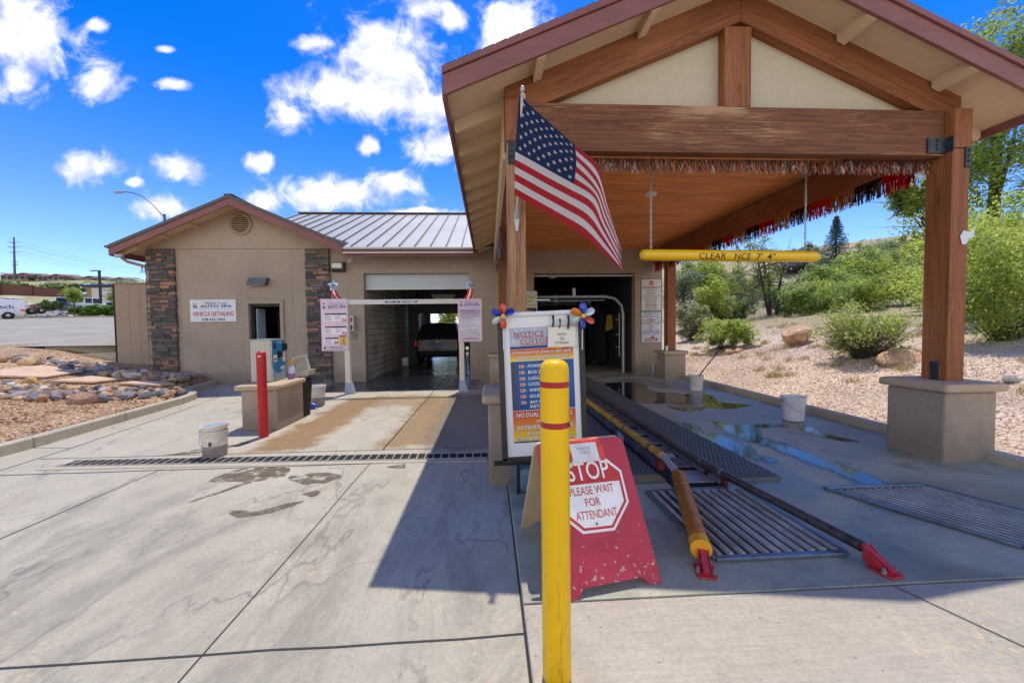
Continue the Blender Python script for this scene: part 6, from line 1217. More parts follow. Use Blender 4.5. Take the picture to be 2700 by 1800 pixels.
# ------------------------------------------------------------------ vegetation
BRIGHT = [(.44, .54, .06), (.52, .6, .1), (.32, .44, .06), (.58, .62, .18)]; MID = [(.24, .35, .07), (.33, .44, .1), (.18, .28, .06), (.4, .5, .13)]; DARKG = [(.05, .1, .04), (.08, .14, .05), (.11, .17, .06), (.035, .075, .03)]; GREY = [(.22, .28, .16), (.3, .35, .21), (.17, .22, .13), (.36, .4, .25)]; PALE = [(.42, .42, .24), (.34, .38, .14), (.5, .46, .3), (.26, .3, .1)]
def twigs(b, c, r, n, z0, th, up=.8):
    for _ in range(n):
        a = random.uniform(0, 6.28); q = random.uniform(.3, 1); p0 = (c[0] + random.uniform(-.15, .15) * r[0], c[1] + random.uniform(-.15, .15) * r[1], z0)
        p2 = (c[0] + r[0] * q * math.cos(a), c[1] + r[1] * q * math.sin(a), z0 + (c[2] + r[2] * random.uniform(.2, up) - z0) * random.uniform(.4, 1)); m_ = [(p0[i] + p2[i]) / 2 + random.uniform(-.1, .1) * r[i] for i in range(3)]
        b.tube([p0, m_, p2], [th, th * .7, th * .3], 4, False)
def bush(lab, c, r, n, size, cols, m='leaf', grp=None, tw=60, th=.008, name='bush', cat='bush', clk=46):
    T = thing(name, lab, cat, (c[0], c[1], c[2] - r[2] * .8), grp); C0, Rr = clumps(c, r, clk, .34); C0[:, 2] = np.maximum(C0[:, 2], c[2] - r[2] * .75); leaf_obj('foliage', C0, Rr, n, size, cols, m, T)
    b = MB(); twigs(b, c, r, tw, c[2] - r[2] * .95, th); b.build('stems', 'bark', T); return T
def tree(lab, base, h, crowns, n, size, cols, tr_=.1, m='leaf', grp=None, name='tree', bare=0, clk=40, bark='bark', lean=(0, 0), stems=1):
    T = thing(name, lab, 'tree', base, grp); Cs, Rs = [], []
    for c, r in crowns:
        C0, Rr = clumps(c, r, max(8, clk // len(crowns)), .33); Cs.append(C0); Rs.append(Rr)
    C0, Rr = np.vstack(Cs), np.hstack(Rs); leaf_obj('crown', C0, Rr, n, size, cols, m, T)
    b = MB(); top = crowns[0][0]
    for s_ in range(stems):
        o_ = (random.uniform(-.25, .25) * (stems > 1), random.uniform(-.25, .25) * (stems > 1)); tx, ty = top[0] + o_[0] * 5, top[1] + o_[1] * 5
        mid = [((base[0] + tx) / 2 + random.uniform(-.15, .15), (base[1] + ty) / 2, (base[2] + top[2]) / 2)]; b.tube([(base[0] + o_[0], base[1] + o_[1], base[2] - .2), mid[0], (tx, ty, top[2])], [tr_, tr_ * .75, tr_ * .4], 7)
        for i in rng.choice(len(C0), min(len(C0), 11), replace=False):
            q = C0[i]; st = [mid[0][k] + ((tx, ty, top[2])[k] - mid[0][k]) * random.uniform(-.2, .8) for k in range(3)]; b.tube([st, [(st[k] + q[k]) / 2 + random.uniform(-.1, .1) + (.12 if k == 2 else 0) for k in range(3)], list(q)], [tr_ * .4, tr_ * .25, tr_ * .08], 5, False)
    b.build('trunk', bark, T)
    if bare:
        b = MB()
        for _ in range(bare):
            i = rng.integers(len(C0)); q = C0[i]; d = Vector((random.gauss(0, 1), random.gauss(0, 1), abs(random.gauss(.5, .8)))).normalized() * h * random.uniform(.1, .28); p = Vector(q)
            b.tube([p - d * .4, p + d * .3 + Vector((random.uniform(-.1, .1), 0, 0)), p + d], [.02, .012, .004], 4, False)
        b.build('bare_branches', 'bark_pale', T)
    return T
g = tr
bush('low yellow-green bush at the foot of the gravel bank, beyond the far pail', (8.45, 13.9, g(8.4, 13.9) + .62), (1.2, 1.0, .62), 7000, .045, BRIGHT + MID[:1])
bush('large round twiggy bush with sparse yellow-green leaves left of the timber post', (8.75, 8.8, g(8.75, 8.8) + .62), (1.22, 1.0, .68), 7500, .034, BRIGHT + PALE[:2], tw=240, th=.006, clk=60)
bush('pale flowering bush beside the rear timber post', (9.3, 17.8, g(9.3, 17.8) + 1.0), (.75, .8, 1.1), 5000, .05, PALE)
bush('tall bright green shrub at the right edge of the view', (10.75, 7.7, g(10.6, 7.7) + 1.25), (1.3, 1.15, 1.45), 15000, .036, BRIGHT + BRIGHT + MID, clk=80)
bush('second bright shrub behind the right edge shrub', (12.8, 9.6, g(12.8, 9.6) + 1.5), (1.6, 1.5, 1.8), 10000, .05, BRIGHT, clk=60)
bush('grey-green low shrub mound beside the dark trunked tree, on its right', (17.9, 22.6, g(17.9, 22.6) + .8), (1.9, 1.4, 1.0), 6000, .07, GREY + MID[:1]); bush('grassy green shrub mound left of the dark trunked tree', (13.2, 21.5, g(13.2, 21.5) + .7), (1.7, 1.2, .8), 5000, .07, GREY + BRIGHT[:1])
bush('bright leafy shrub in front of the grey juniper', (11.9, 20.6, g(11.9, 20.6) + 1.5), (.95, .9, 1.3), 5500, .07, BRIGHT)
tree('grey-green juniper behind the rear timber post', (11.4, 22.5, g(11.4, 22.5)), 4, [((11.2, 22.5, 3.9), (1.3, 1.2, 1.7)), ((11.6, 22.4, 2.7), (1.4, 1.2, .9))], 9000, .06, GREY, .12, 'needle')
tree('dark many-stemmed tree with thin sparse leaves in the middle of the bank', (16.2, 22, g(16.2, 22)), 5, [((15.8, 22, 5.6), (2.4, 1.6, 1.4)), ((15.0, 22, 4.0), (1.6, 1.3, 1.1))], 3600, .06, MID + BRIGHT[:2], .085, bare=90, stems=3)
tree('airy light green tree behind the dark stems', (14.6, 27, g(14.6, 27)), 5, [((14.8, 27, 5.0), (3.0, 2, 2.0))], 6500, .1, MID + BRIGHT, .1, bare=30)
tree('leafy bright green tree beyond the big round bush, with bare twigs on top', (21.5, 24, g(21.5, 24)), 4, [((21.2, 24, 4.0), (1.9, 1.6, 1.5))], 8000, .08, BRIGHT + MID, .1, bare=25)
tree('broad bright green tree just left of the right timber post', (25.2, 24.5, g(25.2, 24.5)), 5, [((25.0, 24.5, 4.7), (2.3, 1.9, 1.9))], 9000, .085, BRIGHT + MID, .12, bare=40)
tree('mid green tree low between the two bright trees', (23, 22.5, g(23, 22.5)), 3, [((23, 22.5, 3.3), (1.7, 1.4, 1.1))], 6000, .08, MID, .1, bare=20)
tree('broad mid green tree right of the timber post', (21.2, 17.2, g(21, 17)), 5, [((20.9, 17, 5.6), (2.3, 2.2, 2.9)), ((18.0, 16.2, 7.0), (.7, .7, .8))], 12000, .07, MID + BRIGHT, .16, clk=80, bare=40)
tree('tall tree at the right edge rising above the canopy roof', (21.5, 16, g(21.5, 16)), 11, [((21.0, 15.5, 11.6), (2.3, 2.2, 3.0)), ((20.3, 15.6, 8.0), (2.6, 2.2, 2.4))], 15000, .085, BRIGHT[:1] + MID, .25, clk=90, bare=40)
tree('dense yellow-green tree at the right edge under the tall one', (20.3, 13.5, g(20.3, 13.5)), 4, [((20.0, 13.3, 4.1), (2.6, 2.2, 1.7)), ((17.6, 12.9, 3.4), (1.7, 1.5, 1.2))], 14000, .07, BRIGHT, .12, clk=80)
for i, (x, y, h, rr_) in enumerate(((18, 33, 3.4, 2.4), (22.5, 36, 3.2, 2.6), (28.5, 33, 3.0, 2.2), (40, 40, 4, 3), (38, 35, 3.6, 2.8), (43, 37, 4, 3), (25, 39.5, 3, 2.4), (47, 38, 5, 3.5))): tree('dull green tree in the row along the top of the bank', (x, y, g(x, y)), h, [((x, y, g(x, y) + h * .62), (rr_, rr_ * .8, h * .5))], 5000, .11, GREY + MID[:2], .12, grp='trees along the top of the bank', bare=10)
for i in range(16):
    x, y = random.uniform(21, 50), random.uniform(27, 43); z = g(x, y); r_ = random.uniform(1.3, 2.3)
    if abs(x / y - .905) < .09 or abs(x / y - .80) < .05: z -= .8; r_ *= .7
    bush('rounded green shrub in the thicket along the top of the bank', (x, y, z + r_ * .5), (r_ * 1.2, r_, r_ * .8), 4200, .1, random.choice((MID, GREY, MID + BRIGHT)), grp='shrubs in the thicket on the bank', tw=12, clk=30)
for i, (x, y, r_, cl) in enumerate(((15.2, 24.8, 1.2, BRIGHT), (16.9, 21.0, 1.1, GREY), (15.4, 18.8, 1.15, MID), (16.2, 17.0, 1.25, BRIGHT + MID), (17.8, 18.4, 1.4, MID), (18.6, 16.6, 1.3, BRIGHT), (14.2, 22.9, .9, GREY), (14.9, 12.0, 1.3, BRIGHT), (16.8, 13.2, 1.5, MID + BRIGHT), (17.6, 20.6, 1.4, BRIGHT))):
    bush('leafy shrub along the front edge of the thicket above the dry grass', (x, y, g(x, y) + r_ * .55), (r_ * 1.25, r_, r_ * .85), 4600, .062, cl, grp='shrubs along the front of the thicket', tw=25, clk=34)
for i in range(9):
    x, y = 38 + i * 2.1 + random.uniform(-.6, .6), random.uniform(41, 49); r_ = random.uniform(1.6, 2.4)
    bush('rounded green shrub in the thicket along the top of the bank', (x, y, g(x, y) + r_ * .5), (r_ * 1.3, r_, r_ * .8), 3200, .13, random.choice((MID, GREY, MID + BRIGHT)), grp='shrubs in the thicket on the bank', tw=8, clk=26)
# blue spruce
T = thing('spruce_tree', 'blue-green conical spruce standing against the sky', 'tree', (34.6, 38, g(34.6, 38))); z0 = g(34.6, 38); C_, Rr = [], []; b = MB(); b.tube([(34.6, 38, z0 - .2), (34.6, 38, z0 + 8.0)], [.16, .02], 7)
for k in range(30):
    z = z0 + .5 + k * .252; L = (1 - (z - z0) / 8.1) * 2.8 * random.uniform(.8, 1.12) + .08
    for j in range(8):
        a = j * .785 + k * 1.3 + random.uniform(-.2, .2); l2 = L * random.uniform(.75, 1.1); e_ = (34.6 + l2 * math.cos(a), 38 + l2 * math.sin(a), z - l2 * .12 + .12 * l2 ** 1.3); b.tube([(34.6, 38, z), e_], [.025, .006], 4, False)
        for t in lin(.25, 1, 5): C_.append((34.6 + (e_[0] - 34.6) * t, 38 + (e_[1] - 38) * t, z + (e_[2] - z) * t - .03)); Rr.append(.1 + .08 * (1 - t))
b.build('trunk', 'bark', T); leaf_obj('needles', np.array(C_), np.array(Rr), 15000, .075, [(.05, .1, .085), (.075, .13, .11), (.035, .075, .06), (.1, .15, .12)], 'needle', T, up=.1, aspect=.3)
# dry grass (stuff)
def grass(name, lab, n, place, h, cols):
    b = MB()
    for _ in range(n):
        x, y, z = place(); hh = h * random.uniform(.5, 1.2); a = random.uniform(0, 6.28); dx, dy = .25 * hh * random.gauss(0, 1), .25 * hh * random.gauss(0, 1); wd = .006 + hh * .012; b.col = random.choice(cols); ca_, sa = math.cos(a) * wd, math.sin(a) * wd
        b.add([(x - ca_, y - sa, z), (x + ca_, y + sa, z), (x + dx * .4, y + dy * .4, z + hh * .6), (x + dx, y + dy, z + hh)], [(0, 1, 2), (0, 2, 3)])
    tag(b.build(name, 'leaf'), lab, 'grass', kind='stuff')
TAN = [(.62, .5, .3, 1), (.55, .44, .25, 1), (.7, .58, .36, 1), (.4, .4, .16, 1)]
TU = [(random.uniform(6.6, 12.5), random.uniform(4.5, 16)) for _ in range(90)]
def tuft():
    t = random.choice(TU); x, y = t[0] + random.gauss(0, .07), t[1] + random.gauss(0, .07); return x, y, tr(x, y)
def crest():
    x = random.uniform(10.5, 24); y = x * 1.27 + random.uniform(-3, 6); return x, y, tr(x, y)
grass('dry_grass_tufts', 'scattered straw coloured grass tufts on the gravel bank', 6000, tuft, .13, TAN); grass('dry_grass', 'tall dry grass along the crest of the gravel bank', 4500, crest, .2, [(.7, .6, .4, 1), (.62, .52, .33, 1), (.75, .66, .46, 1)])
# ------------------------------------------------------------------ vehicles
def vehicle(name, lab, cat, loc, rz, st, paint, glass_iv, screens, L, wheels, wr=.34, group=None, plate=None, rear=True, rails=False):
    """st: stations (y, half width, z bottom, z belt, z roof); +y is the front"""
    T = thing(name, lab, cat, (0, 0, 0), group); body, win = MB(), MB(); body.col = paint; rows = []
    for y, hw, zb, zbelt, zr_ in st:
        rw = hw * (.76 if zr_ - zbelt > .2 else .93); rows.append([(hw * .9, y, zb), (hw * .985, y, zb + .12), (hw, y, zb + (zbelt - zb) * .6), (hw * .975, y, zbelt), (rw + (hw - rw) * .12, y, zr_ - .07 * min(1, (zr_ - zbelt) * 2)), (rw * .86, y, zr_ - .012), (0, y, zr_ + .015)])
    for i in range(len(rows) - 1):
        for k in range(6):
            tgt = win if ((k == 3 and i in glass_iv) or (k in (4, 5) and i in screens)) else body
            for s_ in (1, -1):
                q = [(s_ * p[0], p[1], p[2]) for p in (rows[i][k], rows[i + 1][k], rows[i + 1][k + 1], rows[i][k + 1])]; tgt.add(q, [(0, 1, 2, 3) if s_ > 0 else (3, 2, 1, 0)])
    for e in (0, -1):
        r_ = rows[e]; c = r_ + [(-p[0], p[1], p[2]) for p in r_[-2::-1]]; body.add(c, [tuple(range(len(c)))]); body.add([rows[e][0], (-rows[e][0][0], rows[e][0][1], rows[e][0][2])], [])
    for i in range(len(rows) - 1): a, c = rows[i][0], rows[i + 1][0]; body.add([a, c, (-c[0], c[1], c[2]), (-a[0], a[1], a[2])], [(0, 1, 2, 3)])
    body.build('body', 'car_paint', T, smooth=32); win.build('window', 'glass_dark', T, smooth=32)
    y0, y1 = st[0][0], st[-1][0]; hw = max(s_[1] for s_ in st)
    for wy in wheels:
        for s_ in (1, -1):
            b = MB(); b.lathe([(wr * .62, -.1), (wr * .95, -.1), (wr, -.07), (wr, .07), (wr * .95, .1), (wr * .62, .1)], (s_ * (hw - .1), wy, wr), 22, axis='x'); w_ = b.build('wheel', 'rubber', T, smooth=40)
            b = MB(); b.lathe([(wr * .62, 0), (wr * .6, .02 * s_), (wr * .2, .06 * s_), (0, .07 * s_)], (s_ * (hw - .04), wy, wr), 16, axis='x'); b.build('rim', 'steel', w_)
            b = MB(); b.col = BLACK; b.lathe([(wr * 1.17, 0), (wr * 1.17, .012 * s_), (wr * .9, .014 * s_)], (s_ * (hw - .03), wy, wr * 1.02), 22, axis='x'); b.build('wheel_arch', 'matte', T)
    zt_ = st[0][3]
    for s_ in (1, -1):
        b = MB(); b.box(s_ * hw * .99 - .07, s_ * hw * .99 + .004, y0 - .012, y0 + .28, zt_ - .22, zt_ - .02) if s_ > 0 else b.box(s_ * hw * .99 - .004, s_ * hw * .99 + .07, y0 - .012, y0 + .28, zt_ - .22, zt_ - .02); b.build('taillight', 'tail_red', T, bevel=.01)
        b = MB(); b.col = S(215, 222, 228); xx = s_ * st[-1][1] * .72; b.box(xx - .16, xx + .16, y1 - .3, y1 + .012, st[-1][3] - .17, st[-1][3] - .03); b.build('headlight', 'paint_gloss', T, bevel=.01)
    b = MB(); b.col = (.015, .015, .017, 1); b.box(-hw * .85, hw * .85, y0 - .04, y0 + .1, st[0][2] - .02, st[0][2] + .16); b.box(-hw * .5, hw * .5, y1 - .1, y1 + .02, st[-1][2] + .12, st[-1][3] - .1); b.build('bumper', 'matte', T, bevel=.02)
    if plate:
        b = MB(); b.col = S(60, 110, 170); b.box(-.16, .16, y0 - .03, y0 - .01, zt_ - .25, zt_ - .1); b.build('licence_plate', 'paint', T)
    if rails:
        b = MB(); [b.tube([(s_ * hw * .62, -1.55, st[3][4] + .02), (s_ * hw * .62, -1.4, st[3][4] + .06), (s_ * hw * .62, .3, st[3][4] + .07)], .018, 6) for s_ in (1, -1)]; b.build('roof_rail', 'black_metal', T)
    T.location = loc; T.rotation_euler.z = rz; return T
SUV = [(-2.28, .80, .42, .98, 1.02), (-2.2, .9, .34, 1.05, 1.13), (-1.88, .92, .3, 1.07, 1.58), (-1.6, .92, .28, 1.06, 1.67), (-.75, .92, .28, 1.04, 1.71), (-.66, .92, .28, 1.04, 1.71), (.2, .92, .28, 1.02, 1.69), (.28, .92, .28, 1.02, 1.68), (.75, .92, .28, 1.0, 1.58), (1.3, .91, .28, 1.0, 1.06), (1.95, .88, .3, .94, .97), (2.25, .78, .42, .78, .8)]
SG_, SS_ = (3, 5, 7), (1, 8)
PKUP = [(-2.9, .92, .5, 1.18, 1.2), (-2.8, .96, .45, 1.2, 1.22), (-.75, .97, .42, 1.2, 1.22), (-.7, .97, .42, 1.2, 1.75), (-.4, .97, .42, 1.2, 1.9), (.2, .97, .42, 1.18, 1.92), (.28, .97, .42, 1.18, 1.92), (.9, .97, .42, 1.16, 1.86), (1.55, .96, .42, 1.16, 1.22), (2.6, .94, .45, 1.1, 1.14), (2.85, .86, .5, .98, 1.0)]
SEDAN = [(-2.3, .76, .45, .9, .92), (-2.2, .86, .34, .98, 1.0), (-1.75, .88, .28, 1.0, 1.05), (-1.1, .89, .25, .98, 1.38), (-.3, .89, .25, .95, 1.45), (-.22, .89, .25, .95, 1.45), (.6, .89, .25, .93, 1.38), (1.35, .88, .26, .92, .96), (2.05, .84, .3, .84, .86), (2.3, .74, .4, .7, .72)]
VAN = [(-2.5, .88, .42, 1.0, 1.7), (-2.42, .95, .35, 1.08, 1.9), (-1.2, .97, .3, 1.1, 1.95), (-1.1, .97, .3, 1.1, 1.95), (.1, .97, .3, 1.1, 1.95), (.2, .97, .3, 1.1, 1.95), (.9, .97, .3, 1.08, 1.9), (1.75, .95, .3, 1.06, 1.15), (2.35, .88, .36, .92, .96), (2.5, .78, .45, .78, .8)]
cv = vehicle('car', 'dark grey suv seen from behind inside the left wash bay', 'car', (-2.17, 19.2, .02), 0, SUV, (.018, .02, .028, 1), SG_, SS_, 4.5, (-1.38, 1.38), plate=True, rails=True)
cv.scale = (1.04, 1.0, 1.07)
b = MB(); b.col = S(150, 152, 156); b.box(-2.72, -1.62, 16.912, 16.925, .78, .81); b.build('trim_strip', 'paint_gloss', cv); b = MB(); b.col = S(190, 196, 204); b.prism([(-2.17 + .08 * math.cos(k * .4), 16.9, 1.02 + .035 * math.sin(k * .4)) for k in range(16)], (0, .05, 0)); b.build('emblem', 'paint_gloss', cv); b = MB(); b.tube([(-1.5, 17.05, .3), (-1.5, 16.85, .3)], .035, 10); b.build('exhaust_pipe', 'steel', cv)
vehicle('car', 'silver car parked outside beyond the far end of the left wash bay', 'car', (-1.3, 28.5, .02), .2, SUV, S(206, 214, 222, .8), SG_, SS_, 4.5, (-1.38, 1.38))
vn = vehicle('van', 'white delivery van with blue lettering parked at the left edge', 'van', (-48.2, 41.0, 2.97), R(138.6), VAN, S(226, 226, 226, .9), (6,), (6,), 5, (-1.45, 1.55), wr=.36)
vu, vn_ = Vector((.661, .75, 0)), Vector((.75, -.661, 0)); vc = Vector((-48.2, 41.0, 2.97))
Q = Panel(vn, vc + vn_ * .985 + vu * .15 + Vector((0, 0, 1.42)), vu * 1.75, (0, 0, -.5), 310, 75, vn_); Q.text('otech', 10, 4, 296, 64, S(60, 66, 130), z=.02, bold=.005); Q.done()
vehicle('pickup_truck', 'white pickup truck behind the white van', 'pickup truck', (-57.6, 51.3, 3.9), R(-41), PKUP, S(226, 228, 230, .9), (4, 6), (3, 7), 5.7, (-1.75, 1.85), wr=.42)
vehicle('car', 'dark grey low sedan behind the small tree in the parking lot', 'car', (-52.0, 51.5, 3.9), R(-41), SEDAN, (.08, .09, .1, 1), (3, 5), (2, 6), 4.6, (-1.4, 1.4)); vehicle('pickup_truck', 'white truck with covered bed in front of the blue restaurant base', 'pickup truck', (-51.2, 54.3, 4.1), R(-41), [(-2.9, .9, .5, 1.18, 1.7), (-2.8, .96, .45, 1.2, 1.84)] + [(y, h, z, bz, max(r_, 1.85) if y < -.3 else r_) for y, h, z, bz, r_ in PKUP[2:]], S(224, 226, 230, .9), (1, 4, 6), (7,), 5.7, (-1.75, 1.85), wr=.4)
vehicle('car', 'white hatchback half hidden by the tan enclosure', 'car', (-45.2, 51.5, 3.8), R(-41), SEDAN, S(224, 228, 232, .9), (3, 5), (2, 6), 4.6, (-1.4, 1.4))
vehicle('car', 'dark suv on the road at the top of the bank by the spruce', 'car', (36.4, 45.3, tr(36.4, 45.3)), R(90), SUV, (.02, .022, .03, 1), SG_, SS_, 4.5, (-1.38, 1.38))
tree('bright green tree seen through the far end of the left wash bay', (-4.2, 42, 0), 4, [((-4.0, 42, 3.2), (2.0, 1.4, 1.9))], 4000, .12, BRIGHT, .12)
tree('second green tree seen through the far bay opening', (.2, 46, 0), 4, [((.2, 46, 3.6), (1.8, 1.4, 1.8))], 3000, .12, MID + BRIGHT, .12)
# ------------------------------------------------------------------ left background
b = MB(); b.col = S(150, 130, 108); zt0 = 3.07
T = thing('utility_enclosure', 'tan panelled utility enclosure with screwed seams beside the left stone column', 'enclosure', (-10.8, 13, .5))
for i, (x0, x1) in enumerate(((-11.5, -11.09), (-11.085, -10.78), (-10.775, -9.92))): MB().box(x0, x1, 13.0, 13.05, .3, zt0).build('panel', 'tan_panel', T, bevel=.004)
MB().box(-11.5, -11.45, 13.055, 14.5, .3, zt0).build('panel', 'tan_panel', T); MB().box(-11.53, -9.92, 12.97, 13.1, zt0 + .002, zt0 + .04).build('cap', 'tan_panel', T); MB().box(-11.53, -11.505, 12.98, 13.06, .3, zt0).build('edge', 'black_metal', T)
b = MB()
for x in (-11.4, -11.16, -11.02, -10.85, -10.7): [b.lathe([(.012, 0), (0, -.006)], (x, 12.999, z), 6, axis='y') for z in (2.9, 1.55)]
b.build('screw', 'black_metal', T)
T = thing('street_lamp', 'tall street lamp with a long curved arm above the gabled roof', 'street lamp', (-26.73, 35, 2.4)); MB().tube([(-26.73, 35, 2.3), (-26.73, 35, 11.3)], [.13, .09], 10).build('pole', 'galv_dark', T, smooth=50) if mat('galv_dark', (.1, .13, .16), .5, .4) else 0
MB().tube([(-26.73, 35, 11.0), (-27.6, 35, 12.05), (-28.4, 35, 12.75), (-29.2, 35, 13.05), (-29.9, 35, 13.1)], .04, 8).build('arm', 'galv_dark', T, smooth=60); b = MB(); b.col = S(150, 160, 168); b.tube([(-29.8, 35, 13.09), (-30.0, 35, 13.08), (-30.4, 35, 13.06), (-30.6, 35, 13.05)], [.04, .11, .12, .05], 8); b.build('lamp_head', 'paint', T, smooth=50)
T = thing('lot_lamp', 'dark square parking lot lamp post with a flat head', 'lamp post', (-45.8, 50, 3.6)); MB().box(-45.89, -45.71, 49.91, 50.09, 3.4, 8.78).build('pole', 'black_metal', T); MB().box(-46.7, -45.7, 49.85, 50.15, 8.79, 8.88).build('lamp_head', 'black_metal', T)
lf = lambda lab, base, h, c, r, n, sz, cols, grp=None, m='leaf', name='tree', cat='tree', th=.1: tree(lab, base, h, [(c, r)], n, sz, cols, th, m, grp, name)
bush('bright green clipped juniper hedge across the parking lot', (-41.6, 45.4, 3.85), (3.6, .8, .72), 9000, .09, [(.13, .26, .03), (.18, .33, .04), (.09, .2, .025)], clk=90, name='hedge', cat='hedge', tw=20)
bush('dark round bush on the boulder bank across the lot', (-47.5, 46.2, 4.6), (1.25, .9, .6), 3500, .09, MID + DARKG, clk=30, tw=10)
lf('small young tree with a round light crown across the lot', (-45.9, 47, 3.6), 3, (-45.85, 47, 5.6), (1.1, .9, .95), 3000, .1, MID + BRIGHT, th=.06); lf('small leafy tree beside the tan enclosure', (-42.9, 49, 3.6), 3, (-43.0, 49, 5.7), (1.0, .9, 1.2), 2500, .1, MID + BRIGHT, th=.06)
for i in range(9): b = MB().box(-58 + i * 2.3, -57.95 + i * 2.3, 48, 48.05, 3.5, 4.7) if i == 0 else b.box(-58 + i * 2.3, -57.95 + i * 2.3, 48, 48.05, 3.5, 4.7)
b.bar((-58, 48.02, 4.65), (-39.6, 48.02, 4.65), .04, .04); tag(b.build('post_rail', 'black_metal'), 'thin dark post and rail along the edge of the parking lot', 'fence')
T = thing('restaurant', 'low restaurant with blue roof trim and a white script sign', 'building', (-57, 62, 4.9))
b = MB(); b.col = S(150, 126, 104); b.box(-58.7, -50, 62, 70, 4.6, 8.25); b.box(-60.4, -58.71, 63, 70, 4.6, 7.35); b.build('wall', 'matte', T); b = MB(); b.col = S(206, 196, 184); b.box(-57.9, -54.9, 61.9, 61.99, 5.9, 8.05); b.box(-60.0, -58.72, 62.9, 62.99, 5.6, 6.6); b.build('sign_panel', 'matte', T); b = MB(); b.col = S(20, 60, 130); b.box(-59.1, -49.5, 61.6, 70.2, 8.26, 8.5); b.box(-60.8, -58.71, 62.6, 62.95, 7.0, 7.2); b.build('roof_trim', 'matte', T)
b = MB(); b.col = S(16, 46, 110); b.box(-57.9, -56.4, 61.7, 61.99, 4.6, 5.75); b.box(-56.2, -54.9, 61.7, 61.99, 4.6, 5.75); b.build('awning', 'matte', T); b = MB(); b.col = S(160, 190, 206); b.prism([(-62, 62.6, 7.25), (-58.72, 62.6, 7.25), (-58.72, 66, 7.9), (-61, 66, 7.9)], (0, 0, .06)); b.build('roof', 'matte', T)
Q = Panel(T, (-57.35, 61.895, 7.95), (2.2, 0, 0), (0, 0, -1.4), 220, 140); Q.disc(128, 66, 78, .01, 'oval', S(40, 66, 110), 26, 52); Q.disc(128, 66, 70, .02, 'oval', S(196, 190, 184), 26, 45); Q.text("Culver's", 16, 36, 206, 92, S(30, 60, 120), z=.03, bold=.06, shear=.25); Q.text("Culver's", 18, 36, 204, 88, S(226, 236, 246), z=.04, bold=.025, shear=.25); Q.done()
T = thing('brick_wall', 'long reddish brick retaining wall with pilasters behind the parking lot', 'wall', (-90, 85, 9))
for x0, x1, za, zb in ((-112, -96.8, 12.2, 11.45), (-96.4, -91, 11.4, 10.9), (-90.6, -84.9, 10.85, 10.2), (-84.5, -76, 10.1, 9.4)): MB().prism([(x0, 85, 6), (x1, 85, 6), (x1, 85, zb), (x0, 85, za)], (0, .4, 0)).build('bay', 'brick_wall', T)
for x, z in ((-96.6, 11.7), (-90.8, 11.1), (-84.7, 10.4)): MB().box(x - .25, x + .25, 84.8, 85.5, 6, z).build('pilaster', 'brick_wall', T)
for i, (x, y, h, r_) in enumerate(((-112, 98, 4.5, 3.2), (-106, 96, 4, 3.0), (-101, 99, 3.6, 2.6), (-97, 97, 3.2, 2.4), (-92, 95, 3.6, 2.6), (-87.5, 97, 4.2, 3.0), (-80, 96, 3.6, 3), (-90, 105, 4.2, 3.2))):
    z = hillz(x, y); lf('feathery light green tree behind the brick wall', (x, y, z), h, (x, y, z + h * .28), (r_ * 1.1, r_ * .8, h * .34), 6500, .13, [(.24, .34, .1), (.32, .42, .14), (.19, .28, .1)], 'trees behind the brick wall', th=.14)
WCOLS = [S(150, 104, 80), S(164, 116, 92), S(140, 98, 78)]
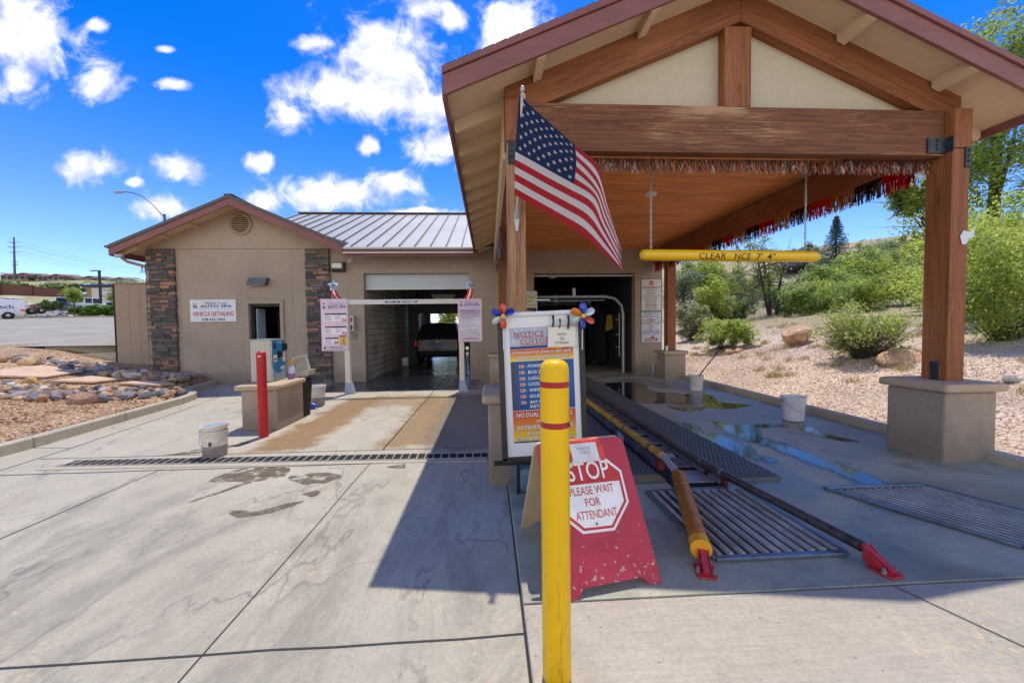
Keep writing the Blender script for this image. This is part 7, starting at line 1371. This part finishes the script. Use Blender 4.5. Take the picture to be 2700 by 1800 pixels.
def house(x0, x1, z):
    T = thing('row_house', 'brown row houses with wavy grey roofs along the ridge', 'house', ((x0 + x1) / 2, 290, z), 'row houses on the ridge'); b = MB(); b.col = S(158, 112, 90); b.box(x0, x1, 290, 302, z - 4, z + 3.1); b.build('wall', 'matte', T)
    b = MB(); b.col = S(126, 116, 112); n = 24; w_ = x1 - x0
    for i in range(n):
        a, c = i / n, (i + 1) / n; f = lambda t: z + 3.2 + .85 * math.sin(t * 2 * math.pi * 1.5 + .9)
        b.add([(x0 - .5 + (w_ + 1) * a, 289.2, f(a)), (x0 - .5 + (w_ + 1) * c, 289.2, f(c)), (x0 - .5 + (w_ + 1) * c, 303, f(c) + 1.2), (x0 - .5 + (w_ + 1) * a, 303, f(a) + 1.2), (x0 - .5 + (w_ + 1) * a, 289.2, f(a) - .5), (x0 - .5 + (w_ + 1) * c, 289.2, f(c) - .5)], [(0, 1, 2, 3), (4, 5, 1, 0)])
    b.build('roof', 'matte', T)
    for i in range(5):
        xx = x0 + w_ * (i + .5) / 5; b = MB(); b.col = S(52, 66, 92); b.box(xx - w_ * .07, xx + w_ * .07, 289.9, 289.99, z - .2, z + 2.1); b.build('window', 'matte', T)
for x0, x1, z in ((-329, -309, 38.3), (-305.5, -289, 37.4), (-285, -267.5, 36.0), (-262.5, -249, 35.0)): house(x0, x1, z)
for x, z in ((-334, 38), (-307.3, 37.6), (-287, 36.6), (-264.8, 35.4), (-246, 34)): lf('small dark green tree between the ridge houses', (x, 288, z - 2), 4, (x, 288, z + .3), (1.6, 1.3, 1.7), 500, .4, DARKG, 'trees on the ridge', th=.2)
T = thing('transmission_pole', 'tall steel power pole with three pairs of cross arms on the ridge', 'power pole', (-320, 290, 36)); MB().tube([(-320, 290, 34), (-319, 290, 66.2)], [.75, .4], 8).build('pole', 'galv_dark', T)
for z, l in ((62.6, 3.6), (59.4, 4.6), (56, 3.8), (49.5, 2.2), (47.5, 2.6)): MB().tube([(-319.3 - l, 290, z + .5), (-319.3, 290, z), (-319.3 + l, 290, z + .5)], [.1, .25, .1], 5).build('cross_arm', 'galv_dark', T)
for z, l in ((63, 3.6), (60, 4.6), (56.5, 3.8)):
    for s_ in (-1, 1): b = MB(); b.tube([(-319.3 + s_ * l + t * 110, 290 + t * 10, z - t * 22 - 14 * t * (1 - t)) for t in lin(0, 1, 10)], .05, 3, False); b.build('wire', 'galv_dark', T)
# low scrub on the hill
SCR = []
for _ in range(260): x = random.uniform(-345, -95); y = random.uniform(105, 286); SCR.append((x, y, hillz(x, y) + .3))
leaf_o = leaf_obj('hill_scrub', np.array(SCR), np.array([1.3] * len(SCR)), 9000, .4, GREY + MID[:2], 'leaf'); tag(leaf_o, 'dotted low scrub over the far hillside', 'scrub', kind='stuff')
def rside(): x = random.uniform(12, 52); y = random.uniform(18, 49); return x, y, tr(x, y)
SC2 = np.array([rside() for _ in range(330)]); o = leaf_obj('bank_undergrowth', SC2, np.array([.6] * 330), 24000, .08, GREY + MID + PALE[:1], 'leaf'); tag(o, 'low undergrowth between the trees of the bank', 'undergrowth', kind='stuff')
